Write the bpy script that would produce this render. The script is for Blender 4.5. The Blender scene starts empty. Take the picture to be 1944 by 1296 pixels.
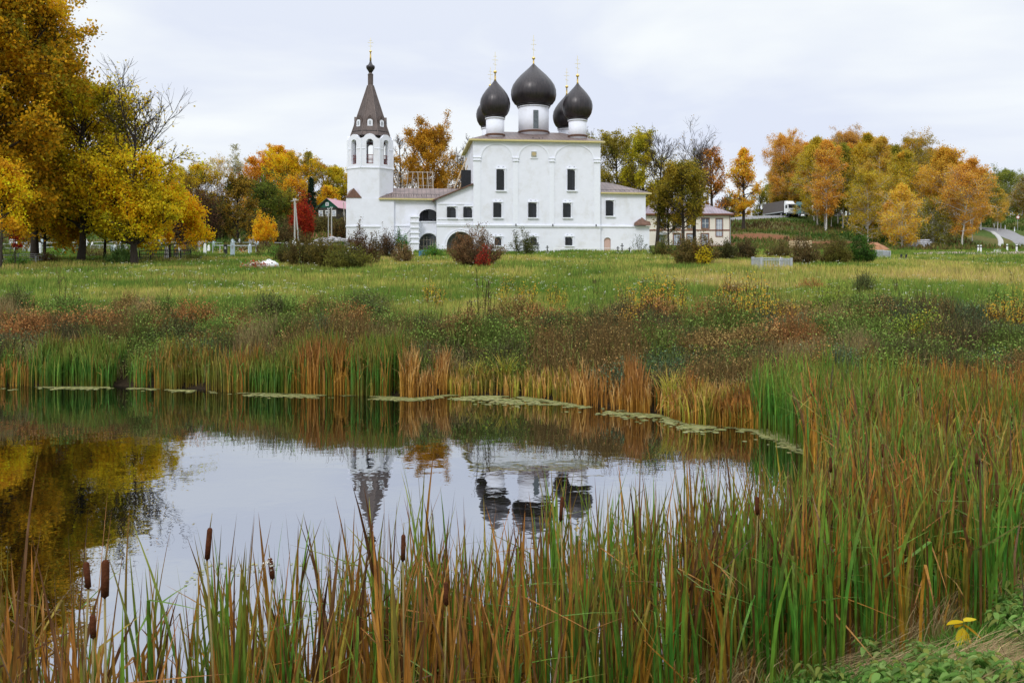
import bpy, math, random
import numpy as np
from mathutils import Vector, geometry

# ------------------------------------------------------------------ camera, sky, sun, exposure
S = bpy.context.scene
COL = S.collection
F = 1750.0          # focal length in photo pixels (photo 1944 wide)
CX, HY = 972.0, 528.0
H = 3.7             # eye above the pond
cd = bpy.data.cameras.new('camera')
cam = bpy.data.objects.new('camera', cd)
COL.objects.link(cam)
S.camera = cam
cam.location = (0, 0, H)
cam.rotation_euler = (math.radians(90), 0, 0)
cd.sensor_width = 36.0
cd.lens = 36.0 * F / 1944.0
cd.shift_y = (HY - 648.0) / 1944.0
cd.clip_start = 0.05
cd.clip_end = 6000.0
S.view_settings.view_transform = 'Standard'
S.view_settings.look = 'None'
S.view_settings.exposure = 0.0
S.view_settings.gamma = 1.0

SUN_EL, SUN_AZ = math.radians(42), math.radians(205)   # behind the camera, a little to its left
wd = bpy.data.worlds.new('World')
S.world = wd
wd.use_nodes = True
nt = wd.node_tree
nt.nodes.clear()
def N(t, typ, **kw):
    n = t.nodes.new(typ)
    for k, v in kw.items():
        setattr(n, k, v)
    return n
def setup_world():
    L = nt.links.new
    out = N(nt, 'ShaderNodeOutputWorld')
    sky = N(nt, 'ShaderNodeTexSky', sky_type='NISHITA')
    sky.sun_disc = False
    sky.sun_elevation = SUN_EL
    sky.sun_rotation = SUN_AZ
    b1 = N(nt, 'ShaderNodeBackground')
    b1.inputs['Strength'].default_value = 0.1
    L(sky.outputs[0], b1.inputs['Color'])
    tc = N(nt, 'ShaderNodeTexCoord')
    sep = N(nt, 'ShaderNodeSeparateXYZ')
    L(tc.outputs['Generated'], sep.inputs[0])
    # cloud deck: wider and flatter towards the horizon
    mp = N(nt, 'ShaderNodeMapping')
    mp.inputs['Scale'].default_value = (2.0, 2.0, 7.0)
    mp.inputs['Location'].default_value = (0.35, 0.2, 0.15)
    L(tc.outputs['Generated'], mp.inputs['Vector'])
    nz = N(nt, 'ShaderNodeTexNoise')
    nz.inputs['Scale'].default_value = 1.25
    nz.inputs['Detail'].default_value = 5.0
    nz.inputs['Roughness'].default_value = 0.5
    nz.inputs['Distortion'].default_value = 0.3
    L(mp.outputs[0], nz.inputs['Vector'])
    cr = N(nt, 'ShaderNodeValToRGB')
    e = cr.color_ramp.elements
    e[0].position = 0.40; e[0].color = (0.74, 0.79, 0.96, 1)
    e[1].position = 0.60; e[1].color = (1.0, 1.03, 1.04, 1)
    L(nz.outputs[0], cr.inputs[0])
    # higher part of the visible sky is whiter
    mr = N(nt, 'ShaderNodeMapRange')
    mr.inputs['From Min'].default_value = 0.02
    mr.inputs['From Max'].default_value = 0.32
    mr.inputs['To Min'].default_value = 0.0
    mr.inputs['To Max'].default_value = 0.45
    L(sep.outputs['Z'], mr.inputs['Value'])
    mx = N(nt, 'ShaderNodeMix', data_type='RGBA')
    mx.inputs['B'].default_value = (0.95, 1.0, 1.03, 1)
    L(mr.outputs[0], mx.inputs['Factor'])
    L(cr.outputs[0], mx.inputs['A'])
    # an overcast sky is brightest overhead
    mz = N(nt, 'ShaderNodeMapRange')
    mz.inputs['From Min'].default_value = 0.38
    mz.inputs['From Max'].default_value = 1.0
    mz.inputs['To Min'].default_value = 1.0
    mz.inputs['To Max'].default_value = 2.3
    L(sep.outputs['Z'], mz.inputs['Value'])
    b2 = N(nt, 'ShaderNodeBackground')
    L(mx.outputs['Result'], b2.inputs['Color'])
    L(mz.outputs[0], b2.inputs['Strength'])
    ms = N(nt, 'ShaderNodeMixShader')
    ms.inputs[0].default_value = 0.93
    L(b1.outputs[0], ms.inputs[1])
    L(b2.outputs[0], ms.inputs[2])
    L(ms.outputs[0], out.inputs['Surface'])
setup_world()
sd_ = bpy.data.lights.new('sun', 'SUN')
sd_.energy = 1.5
sd_.angle = math.radians(14)
sd_.color = (1.0, 0.98, 0.95)
sun = bpy.data.objects.new('sun', sd_)
COL.objects.link(sun)
# direction towards the sun: Blender sky rotation measured from +Y, clockwise
_d = Vector((math.sin(SUN_AZ) * math.cos(SUN_EL), math.cos(SUN_AZ) * math.cos(SUN_EL), math.sin(SUN_EL)))
sun.rotation_euler = _d.to_track_quat('Z', 'Y').to_euler()

rng = np.random.default_rng(11)
random.seed(5)

# ------------------------------------------------------------------ small tools
def lin(c):
    c = c / 255.0
    return c / 12.92 if c <= 0.04045 else ((c + 0.055) / 1.055) ** 2.4
def rgb(h):
    h = h.lstrip('#')
    return tuple(lin(int(h[i:i + 2], 16)) for i in (0, 2, 4))

def hash2(ix, iy, seed):
    h = (ix.astype(np.int64) * 374761393 + iy.astype(np.int64) * 668265263 + seed * 982451653) & 0x7fffffff
    h = ((h ^ (h >> 13)) * 1274126177) & 0x7fffffff
    return ((h ^ (h >> 16)) & 0xffff) / 65535.0
def vnoise(x, y, s, seed=0):
    x = np.asarray(x, float) / s; y = np.asarray(y, float) / s
    ix = np.floor(x); iy = np.floor(y)
    fx = x - ix; fy = y - iy
    fx = fx * fx * (3 - 2 * fx); fy = fy * fy * (3 - 2 * fy)
    a = hash2(ix, iy, seed); b = hash2(ix + 1, iy, seed)
    c = hash2(ix, iy + 1, seed); d = hash2(ix + 1, iy + 1, seed)
    return (a * (1 - fx) + b * fx) * (1 - fy) + (c * (1 - fx) + d * fx) * fy
def fbm(x, y, s, seed=0, o=3):
    t = 0; a = 0.5; n = 0
    for i in range(o):
        t = t + a * vnoise(x, y, s / 2 ** i, seed + i * 17); n += a; a *= 0.5
    return t / n
def sstep(a, b, x):
    t = np.clip((np.asarray(x, float) - a) / (b - a), 0, 1)
    return t * t * (3 - 2 * t)

# ------------------------------------------------------------------ terrain
def wp(px, py, z=0.0):
    d = F * (H - z) / (py - HY)
    return ((px - CX) / F * d, d)
POND = [(-34, 31), ] + [wp(px, py) for px, py in [(-250, 729), (0, 731), (200, 731), (470, 742), (700, 748), (790, 752), (850, 746),
        (1000, 750), (1100, 766), (1250, 784), (1300, 800), (1450, 812)]] + [
        (8.4, 21.6), (11, 21.5), (14, 20.5), (15, 18.5), (13.4, 16.2), (10, 13.9), (6.7, 11.6), (5.4, 10.55), (4.1, 9.6), (3.0, 8.95), (1.6, 8.2), (0, 6.5),
        (-2, 5.0), (-4.5, 3.6), (-9, 2.6), (-16, 3.5), (-34, 10)]
PA = np.array(POND)
def pond_sdf(x, y):
    x = np.asarray(x, float).ravel(); y = np.asarray(y, float).ravel()
    out = np.full(x.shape, 1e9); ins = np.zeros(x.shape, bool)
    n = len(PA)
    for i in range(n):
        a = PA[i]; b = PA[(i + 1) % n]
        e = b - a
        t = np.clip(((x - a[0]) * e[0] + (y - a[1]) * e[1]) / (e @ e), 0, 1)
        dx = x - a[0] - t * e[0]; dy = y - a[1] - t * e[1]
        out = np.minimum(out, dx * dx + dy * dy)
        c = (a[1] > y) != (b[1] > y)
        with np.errstate(divide='ignore', invalid='ignore'):
            xi = a[0] + (y - a[1]) / (b[1] - a[1] if b[1] != a[1] else 1e-9) * e[0]
        ins ^= c & (x < xi)
    d = np.sqrt(out)
    return np.where(ins, -d, d)
def base_z(y):
    return np.interp(y, [-60, 0, 12, 38, 131, 165, 235, 320, 500, 3000], [2.6, 2.15, 2.1, 2.15, 7.45, 9.3, 19.3, 21.5, 22, 22])
def terrain(x, y):
    x = np.asarray(x, float); y = np.asarray(y, float)
    shp = x.shape
    x = x.ravel(); y = y.ravel()
    sd = pond_sdf(x, y)
    near = 1 - sstep(11, 22, y - 0.35 * np.maximum(x, 0))
    T = base_z(y)
    wB = (8 + 9 * sstep(1, 12, x)) * (1 - near) + 5.2 * near
    s = np.clip(sd / wB, 0, 1)
    prof = (1 - (1 - s) ** 1.5) * (1 - near) + (s ** 1.45) * near
    z = T * prof
    z = np.where(sd < 0, -np.minimum(0.9, 0.22 * -sd), z)
    amp = sstep(1, 12, sd)
    z = z + amp * ((fbm(x, y, 9, 3) - 0.5) * 0.5 + (fbm(x, y, 28, 8) - 0.5) * 0.7) * sstep(24, 50, y)
    z = z + sstep(0.2, 3, sd) * (fbm(x, y, 1.6, 5) - 0.5) * 0.22 * (1 - sstep(60, 110, y))
    # grassy mounds in front of the churchyard wall
    z = z + 0.45 * sstep(108, 118, y) * (1 - sstep(124, 128, y)) * sstep(1, 6, x) * fbm(x, y, 5, 21)
    # hillside is uneven
    z = z + sstep(160, 190, y) * (fbm(x, y, 40, 14) - 0.5) * 3.0
    return z.reshape(shp)
def tz(x, y):
    return float(terrain(np.array([x]), np.array([y]))[0])
_ys = np.concatenate([np.linspace(3, 60, 400), np.linspace(60.2, 420, 1400)])
def ground(px, py):
    """point of the ground seen at a photo pixel"""
    x = (px - CX) / F * _ys
    z = terrain(x, _ys)
    row = HY + F * (H - z) / _ys
    k = np.where(row <= py)[0]
    i = int(k[0]) if len(k) else len(_ys) - 1
    return float(x[i]), float(_ys[i]), float(z[i])
def spot(px, Y):
    x = (px - CX) / F * Y
    return x, Y, tz(x, Y)
def mpp(Y):
    return Y / F

# ------------------------------------------------------------------ meshes and objects
def tag(o, label=None, cat=None, group=None, kind=None):
    if label: o['label'] = label
    if cat: o['category'] = cat
    if group: o['group'] = group
    if kind: o['kind'] = kind
    return o
def empty(name, loc=(0, 0, 0), rz=0.0, label=None, cat=None, group=None):
    o = bpy.data.objects.new(name, None)
    COL.objects.link(o)
    o.location = loc
    o.rotation_euler = (0, 0, rz)
    o.empty_display_size = 0.3
    return tag(o, label, cat, group)
def np_mesh(name, V, faces, cols=None, mat=None, smooth=False):
    """faces: list of integer arrays (n,3) or (n,4)"""
    me = bpy.data.meshes.new(name)
    V = np.asarray(V, np.float32).reshape(-1, 3)
    me.vertices.add(len(V))
    me.vertices.foreach_set('co', V.ravel())
    li = np.concatenate([np.asarray(f, np.int32).ravel() for f in faces])
    sizes = np.concatenate([np.full(len(f), np.asarray(f).shape[1], np.int32) for f in faces])
    st = np.concatenate([[0], np.cumsum(sizes)[:-1]]).astype(np.int32)
    me.loops.add(len(li))
    me.loops.foreach_set('vertex_index', li)
    me.polygons.add(len(sizes))
    me.polygons.foreach_set('loop_start', st)
    me.polygons.foreach_set('loop_total', sizes)
    if smooth:
        me.polygons.foreach_set('use_smooth', np.ones(len(sizes), bool))
    me.update(calc_edges=True)
    if cols is not None:
        at = me.color_attributes.new('Col', 'FLOAT_COLOR', 'POINT')
        c = np.ones((len(V), 4), np.float32)
        c[:, :3] = np.asarray(cols, np.float32).reshape(-1, 3)
        at.data.foreach_set('color', c.ravel())
    if mat: me.materials.append(mat)
    return me
def link(name, me, parent=None, loc=None):
    o = bpy.data.objects.new(name, me)
    COL.objects.link(o)
    if parent is not None: o.parent = parent
    if loc is not None: o.location = loc
    return o
class MB:
    def __init__(s):
        s.v = []; s.f = []
    def add(s, vs, fs):
        b = len(s.v)
        s.v += [tuple(p) for p in vs]
        s.f += [tuple(b + i for i in f) for f in fs]
        return s
    def box(s, x0, x1, y0, y1, z0, z1):
        return s.add([(x0, y0, z0), (x1, y0, z0), (x1, y1, z0), (x0, y1, z0), (x0, y0, z1), (x1, y0, z1), (x1, y1, z1), (x0, y1, z1)],
                     [(0, 3, 2, 1), (4, 5, 6, 7), (0, 1, 5, 4), (1, 2, 6, 5), (2, 3, 7, 6), (3, 0, 4, 7)])
    def hexa(s, p):           # eight corners, same order as box
        return s.add(p, [(0, 3, 2, 1), (4, 5, 6, 7), (0, 1, 5, 4), (1, 2, 6, 5), (2, 3, 7, 6), (3, 0, 4, 7)])
    def bar(s, a, b, r, n=6, r2=None):
        a = Vector(a); b = Vector(b); d = (b - a).normalized()
        u = d.orthogonal().normalized(); w = d.cross(u)
        r2 = r if r2 is None else r2
        vs = []
        for p, q in ((a, r), (b, r2)):
            for i in range(n):
                t = 2 * math.pi * (i + 0.5) / n
                vs.append(p + u * (q * math.cos(t)) + w * (q * math.sin(t)))
        fs = [(i, (i + 1) % n, n + (i + 1) % n, n + i) for i in range(n)] + [tuple(range(n))[::-1], tuple(range(n, 2 * n))]
        return s.add(vs, fs)
    def lathe(s, prof, n=32, c=(0, 0, 0), ph=0.0):
        vs = []; fs = []
        for r, z in prof:
            for i in range(n):
                t = 2 * math.pi * i / n + ph
                vs.append((c[0] + r * math.cos(t), c[1] + r * math.sin(t), c[2] + z))
        m = len(prof)
        for j in range(m - 1):
            for i in range(n):
                fs.append((j * n + i, j * n + (i + 1) % n, (j + 1) * n + (i + 1) % n, (j + 1) * n + i))
        fs.append(tuple(range(n))[::-1]); fs.append(tuple(range((m - 1) * n, m * n)))
        return s.add(vs, fs)
    def plate(s, outline, holes, P3, T):
        """wall with openings: 2-D outline and holes, P3(a,b,w) maps to 3-D, thickness T"""
        loops = [outline] + list(holes)
        tri = geometry.tessellate_polygon([[Vector((p[0], p[1], 0)) for p in lp] for lp in loops])
        flat = [p for lp in loops for p in lp]
        n = len(flat)
        vs = [P3(p[0], p[1], 0) for p in flat] + [P3(p[0], p[1], T) for p in flat]
        fs = [tuple(t) for t in tri] + [tuple(n + i for i in reversed(t)) for t in tri]
        k = 0
        for lp in loops:
            m = len(lp)
            for i in range(m):
                a = k + i; b = k + (i + 1) % m
                fs.append((a, b, n + b, n + a))
            k += m
        return s.add(vs, fs)
    def build(s, name, mat, parent=None, smooth=False, loc=None):
        me = bpy.data.meshes.new(name)
        me.from_pydata(s.v, [], s.f)
        me.materials.append(mat)
        if smooth:
            for p in me.polygons: p.use_smooth = True
        me.update()
        return link(name, me, parent, loc)
def arch(cx, z0, z1, w, n=10, rise=None):
    r = w / 2
    rise = r if rise is None else rise
    pts = [(cx - r, z0), (cx + r, z0)]
    for i in range(n + 1):
        t = math.pi * i / n
        pts.append((cx + r * math.cos(t), z1 - rise + rise * math.sin(t)))
    return pts
def rect(x0, x1, z0, z1):
    return [(x0, z0), (x1, z0), (x1, z1), (x0, z1)]

# ------------------------------------------------------------------ materials
MATS = {}
def mat_basic(name, col, rough=0.8, metal=0.0, var=0.12, scale=6.0, spec=0.3, bump=0.0, stretch=(1, 1, 1), dark=None, darkamt=0.0, dscale=1.0):
    if name in MATS: return MATS[name]
    m = bpy.data.materials.new(name)
    m.use_nodes = True
    t = m.node_tree; L = t.links.new
    b = t.nodes['Principled BSDF']
    b.inputs['Roughness'].default_value = rough
    b.inputs['Metallic'].default_value = metal
    b.inputs['Specular IOR Level'].default_value = spec
    tc = N(t, 'ShaderNodeTexCoord')
    mp = N(t, 'ShaderNodeMapping')
    mp.inputs['Scale'].default_value = stretch
    L(tc.outputs['Object'], mp.inputs['Vector'])
    nz = N(t, 'ShaderNodeTexNoise')
    nz.inputs['Scale'].default_value = scale
    nz.inputs['Detail'].default_value = 6
    nz.inputs['Roughness'].default_value = 0.6
    L(mp.outputs[0], nz.inputs['Vector'])
    mr = N(t, 'ShaderNodeMapRange')
    mr.inputs['From Min'].default_value = 0.3; mr.inputs['From Max'].default_value = 0.7
    mr.inputs['To Min'].default_value = 1 - var; mr.inputs['To Max'].default_value = 1 + var
    L(nz.outputs[0], mr.inputs['Value'])
    mx = N(t, 'ShaderNodeMix', data_type='RGBA', blend_type='MULTIPLY')
    mx.inputs['Factor'].default_value = 1.0
    mx.inputs['A'].default_value = (*col, 1)
    L(mr.outputs[0], mx.inputs['B'])
    src = mx.outputs['Result']
    if dark is not None:
        n2 = N(t, 'ShaderNodeTexNoise')
        n2.inputs['Scale'].default_value = dscale
        n2.inputs['Detail'].default_value = 8
        n2.inputs['Roughness'].default_value = 0.65
        L(mp.outputs[0], n2.inputs['Vector'])
        r2 = N(t, 'ShaderNodeMapRange')
        r2.inputs['From Min'].default_value = 0.5; r2.inputs['From Max'].default_value = 0.75
        r2.inputs['To Min'].default_value = 0.0; r2.inputs['To Max'].default_value = darkamt
        L(n2.outputs[0], r2.inputs['Value'])
        m2 = N(t, 'ShaderNodeMix', data_type='RGBA')
        m2.inputs['B'].default_value = (*dark, 1)
        L(r2.outputs[0], m2.inputs['Factor']); L(src, m2.inputs['A'])
        src = m2.outputs['Result']
    L(src, b.inputs['Base Color'])
    if bump:
        bp = N(t, 'ShaderNodeBump')
        bp.inputs['Strength'].default_value = bump
        bp.inputs['Distance'].default_value = 0.03
        L(nz.outputs[0], bp.inputs['Height']); L(bp.outputs[0], b.inputs['Normal'])
    MATS[name] = m
    return m
def mat_leaf(name, trans=0.45, rough=0.7, spec=0.15):
    """foliage coloured by its own leaf colours (Col), lets light through"""
    if name in MATS: return MATS[name]
    m = bpy.data.materials.new(name)
    m.use_nodes = True
    t = m.node_tree; L = t.links.new
    b = t.nodes['Principled BSDF']
    at = N(t, 'ShaderNodeAttribute', attribute_name='Col')
    b.inputs['Roughness'].default_value = rough
    b.inputs['Specular IOR Level'].default_value = spec
    L(at.outputs['Color'], b.inputs['Base Color'])
    tr = N(t, 'ShaderNodeBsdfTranslucent')
    L(at.outputs['Color'], tr.inputs['Color'])
    if name == 'reed_leaves':      # spotted, streaked blades
        tc = N(t, 'ShaderNodeTexCoord'); mp = N(t, 'ShaderNodeMapping'); mp.inputs['Scale'].default_value = (45, 45, 7)
        nz = N(t, 'ShaderNodeTexNoise'); nz.inputs['Scale'].default_value = 1.0; nz.inputs['Detail'].default_value = 4
        L(tc.outputs['Object'], mp.inputs['Vector']); L(mp.outputs[0], nz.inputs['Vector'])
        cr = N(t, 'ShaderNodeValToRGB')
        cr.color_ramp.elements[0].position = .3; cr.color_ramp.elements[0].color = (.52, .42, .34, 1)
        cr.color_ramp.elements[1].position = .58; cr.color_ramp.elements[1].color = (1.12, 1.1, 1.05, 1)
        L(nz.outputs[0], cr.inputs[0])
        mx = N(t, 'ShaderNodeMix', data_type='RGBA', blend_type='MULTIPLY'); mx.inputs['Factor'].default_value = 1
        L(at.outputs['Color'], mx.inputs['A']); L(cr.outputs[0], mx.inputs['B'])
        L(mx.outputs['Result'], b.inputs['Base Color']); L(mx.outputs['Result'], tr.inputs['Color'])
    ms = N(t, 'ShaderNodeMixShader')
    ms.inputs[0].default_value = trans
    L(b.outputs[0], ms.inputs[1]); L(tr.outputs[0], ms.inputs[2])
    L(ms.outputs[0], t.nodes['Material Output'].inputs['Surface'])
    MATS[name] = m
    return m
def mat_ground():
    m = bpy.data.materials.new('ground')
    m.use_nodes = True
    t = m.node_tree; L = t.links.new
    b = t.nodes['Principled BSDF']
    b.inputs['Roughness'].default_value = 1.0
    b.inputs['Specular IOR Level'].default_value = 0.05
    at = N(t, 'ShaderNodeAttribute', attribute_name='Col')
    tc = N(t, 'ShaderNodeTexCoord')
    n1 = N(t, 'ShaderNodeTexNoise'); n1.inputs['Scale'].default_value = 1.7; n1.inputs['Detail'].default_value = 9; n1.inputs['Roughness'].default_value = 0.7
    L(tc.outputs['Object'], n1.inputs['Vector'])
    mr = N(t, 'ShaderNodeMapRange')
    mr.inputs['From Min'].default_value = 0.3; mr.inputs['From Max'].default_value = 0.7
    mr.inputs['To Min'].default_value = 0.6; mr.inputs['To Max'].default_value = 1.35
    L(n1.outputs[0], mr.inputs['Value'])
    mx = N(t, 'ShaderNodeMix', data_type='RGBA', blend_type='MULTIPLY')
    mx.inputs['Factor'].default_value = 1.0
    L(at.outputs['Color'], mx.inputs['A']); L(mr.outputs[0], mx.inputs['B'])
    L(mx.outputs['Result'], b.inputs['Base Color'])
    bp = N(t, 'ShaderNodeBump'); bp.inputs['Strength'].default_value = 0.7; bp.inputs['Distance'].default_value = 0.12
    L(n1.outputs[0], bp.inputs['Height']); L(bp.outputs[0], b.inputs['Normal'])
    return m
def mat_water():
    m = bpy.data.materials.new('pond_water')
    m.use_nodes = True
    t = m.node_tree; L = t.links.new
    t.nodes.remove(t.nodes['Principled BSDF'])
    out = t.nodes['Material Output']
    tc = N(t, 'ShaderNodeTexCoord')
    n1 = N(t, 'ShaderNodeTexNoise'); n1.inputs['Scale'].default_value = 1.6; n1.inputs['Detail'].default_value = 3; n1.inputs['Roughness'].default_value = 0.5
    n2 = N(t, 'ShaderNodeTexNoise'); n2.inputs['Scale'].default_value = 0.35; n2.inputs['Detail'].default_value = 2
    L(tc.outputs['Object'], n1.inputs['Vector']); L(tc.outputs['Object'], n2.inputs['Vector'])
    # the breeze only touches parts of the pond
    mm = N(t, 'ShaderNodeMath', operation='MULTIPLY'); L(n1.outputs[0], mm.inputs[0]); L(n2.outputs[0], mm.inputs[1])
    bp = N(t, 'ShaderNodeBump'); bp.inputs['Strength'].default_value = 1.0; bp.inputs['Distance'].default_value = 0.0065
    L(mm.outputs[0], bp.inputs['Height'])
    gl = N(t, 'ShaderNodeBsdfGlossy'); gl.inputs['Roughness'].default_value = 0.012
    gl.inputs['Color'].default_value = (0.64, 0.66, 0.70, 1)
    L(bp.outputs[0], gl.inputs['Normal'])
    df = N(t, 'ShaderNodeBsdfDiffuse'); df.inputs['Color'].default_value = (0.012, 0.014, 0.008, 1)
    fr = N(t, 'ShaderNodeFresnel'); fr.inputs['IOR'].default_value = 1.33
    mr = N(t, 'ShaderNodeMapRange')
    mr.inputs['From Min'].default_value = 0.02; mr.inputs['From Max'].default_value = 0.6
    mr.inputs['To Min'].default_value = 0.66; mr.inputs['To Max'].default_value = 0.92
    L(fr.outputs[0], mr.inputs['Value'])
    ms = N(t, 'ShaderNodeMixShader')
    L(mr.outputs[0], ms.inputs[0]); L(df.outputs[0], ms.inputs[1]); L(gl.outputs[0], ms.inputs[2])
    L(ms.outputs[0], out.inputs['Surface'])
    return m
def mat_seam(name, col, step=0.5, axis='X', rough=0.45, metal=0.35, dark=0.55):
    """sheet-metal roofing with standing seams"""
    m = bpy.data.materials.new(name)
    m.use_nodes = True
    t = m.node_tree; L = t.links.new
    b = t.nodes['Principled BSDF']
    b.inputs['Roughness'].default_value = rough; b.inputs['Metallic'].default_value = metal
    tc = N(t, 'ShaderNodeTexCoord')
    sp = N(t, 'ShaderNodeSeparateXYZ'); L(tc.outputs['Object'], sp.inputs[0])
    a = N(t, 'ShaderNodeMath', operation='DIVIDE'); a.inputs[1].default_value = step; L(sp.outputs[axis], a.inputs[0])
    f = N(t, 'ShaderNodeMath', operation='FRACT'); L(a.outputs[0], f.inputs[0])
    g = N(t, 'ShaderNodeMath', operation='LESS_THAN'); g.inputs[1].default_value = 0.12; L(f.outputs[0], g.inputs[0])
    nz = N(t, 'ShaderNodeTexNoise'); nz.inputs['Scale'].default_value = 0.9; nz.inputs['Detail'].default_value = 7
    L(tc.outputs['Object'], nz.inputs['Vector'])
    mr = N(t, 'ShaderNodeMapRange'); mr.inputs['From Min'].default_value = 0.3; mr.inputs['From Max'].default_value = 0.7
    mr.inputs['To Min'].default_value = 0.7; mr.inputs['To Max'].default_value = 1.3
    L(nz.outputs[0], mr.inputs['Value'])
    mx = N(t, 'ShaderNodeMix', data_type='RGBA', blend_type='MULTIPLY'); mx.inputs['Factor'].default_value = 1
    mx.inputs['A'].default_value = (*col, 1); L(mr.outputs[0], mx.inputs['B'])
    m2 = N(t, 'ShaderNodeMix', data_type='RGBA'); m2.inputs['B'].default_value = (col[0] * dark, col[1] * dark, col[2] * dark, 1)
    L(g.outputs[0], m2.inputs['Factor']); L(mx.outputs['Result'], m2.inputs['A'])
    L(m2.outputs['Result'], b.inputs['Base Color'])
    bp = N(t, 'ShaderNodeBump'); bp.inputs['Strength'].default_value = 0.6; bp.inputs['Distance'].default_value = 0.03
    L(g.outputs[0], bp.inputs['Height']); L(bp.outputs[0], b.inputs['Normal'])
    return m
def mat_dome():
    m = bpy.data.materials.new('dome_copper')
    m.use_nodes = True
    t = m.node_tree; L = t.links.new
    b = t.nodes['Principled BSDF']
    b.inputs['Roughness'].default_value = 0.36; b.inputs['Metallic'].default_value = 0.25
    b.inputs['Specular IOR Level'].default_value = 0.55
    tc = N(t, 'ShaderNodeTexCoord')
    mp = N(t, 'ShaderNodeMapping'); mp.inputs['Scale'].default_value = (4.0, 4.0, 0.5)
    L(tc.outputs['Object'], mp.inputs['Vector'])
    nz = N(t, 'ShaderNodeTexNoise'); nz.inputs['Scale'].default_value = 1.3; nz.inputs['Detail'].default_value = 7
    L(mp.outputs[0], nz.inputs['Vector'])
    cr = N(t, 'ShaderNodeValToRGB')
    cr.color_ramp.elements[0].position = 0.3; cr.color_ramp.elements[0].color = (0.014, 0.012, 0.015, 1)
    cr.color_ramp.elements[1].position = 0.75; cr.color_ramp.elements[1].color = (0.045, 0.035, 0.037, 1)
    L(nz.outputs[0], cr.inputs[0])
    L(cr.outputs[0], b.inputs['Base Color'])
    bp = N(t, 'ShaderNodeBump'); bp.inputs['Strength'].default_value = 0.25; bp.inputs['Distance'].default_value = 0.05
    L(nz.outputs[0], bp.inputs['Height']); L(bp.outputs[0], b.inputs['Normal'])
    return m

WHITE = mat_basic('whitewash', (0.76, 0.775, 0.85), 0.9, var=0.03, scale=1.2, spec=0.1, bump=0.12, dark=(0.56, 0.55, 0.53), darkamt=0.6, dscale=0.5)
TRIMW = mat_basic('white_trim', (0.78, 0.80, 0.87), 0.85, var=0.03, scale=3, spec=0.1)
DOME = mat_dome()
SEAM = mat_seam('copper_sheet', (0.20, 0.145, 0.13), 0.62)
SEAMY = mat_seam('copper_sheet_cross', (0.20, 0.145, 0.13), 0.62, 'Y')
TENT = mat_basic('tent_copper', (0.095, 0.072, 0.064), 0.5, 0.3, var=0.35, scale=2.2, stretch=(2.5, 2.5, 0.4), spec=0.4, bump=0.25)
RUST = mat_basic('rust_copper', (0.155, 0.085, 0.06), 0.55, 0.25, var=0.3, scale=3)
GOLD = mat_basic('gilding', (0.85, 0.6, 0.2), 0.3, 0.85, var=0.05)
GOLDP = mat_basic('thin_gilding', (0.8, 0.72, 0.5), 0.4, 0.5, var=0.05)
OCHRE = mat_basic('ochre_eave', (0.55, 0.47, 0.22), 0.8, var=0.1)
IRON = mat_basic('iron_shutter', (0.022, 0.024, 0.028), 0.65, 0.1, var=0.3, scale=3, stretch=(1, 1, 6))
DARKG = mat_basic('dark_glass', (0.02, 0.024, 0.03), 0.12, spec=0.5, var=0.2)
DARKIN = mat_basic('dark_interior', (0.03, 0.03, 0.03), 0.95)
WOODG = mat_basic('grey_timber', (0.42, 0.37, 0.31), 0.9, var=0.25, scale=8, stretch=(1, 1, 6))
WOODN = mat_basic('new_timber', (0.55, 0.42, 0.27), 0.85, var=0.2, scale=8)
REDW = mat_basic('red_railing', (0.16, 0.04, 0.03), 0.7, var=0.2)
ICON = mat_basic('icon_panel', (0.33, 0.34, 0.30), 0.7, var=0.5, scale=5)
PINK = mat_basic('pink_door', (0.55, 0.38, 0.33), 0.85, var=0.12)
BARK = mat_basic('bark', (0.055, 0.045, 0.038), 0.95, var=0.4, scale=6, stretch=(3, 3, 0.6), spec=0.05)
TWIG = mat_basic('twig_bark', (0.12, 0.095, 0.08), 0.95, var=0.3, scale=6, spec=0.05)
BIRCHB = mat_basic('birch_bark', (0.55, 0.53, 0.5), 0.85, var=0.15, scale=4, stretch=(1, 1, 3), spec=0.1, dark=(0.05, 0.045, 0.04), darkamt=1.0, dscale=1.6)
LEAF = mat_leaf('leaves', 0.5)
REED = mat_leaf('reed_leaves', 0.3, rough=0.5, spec=0.25)
GRASSM = mat_leaf('grass_blades', 0.3, rough=0.75, spec=0.1)

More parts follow.
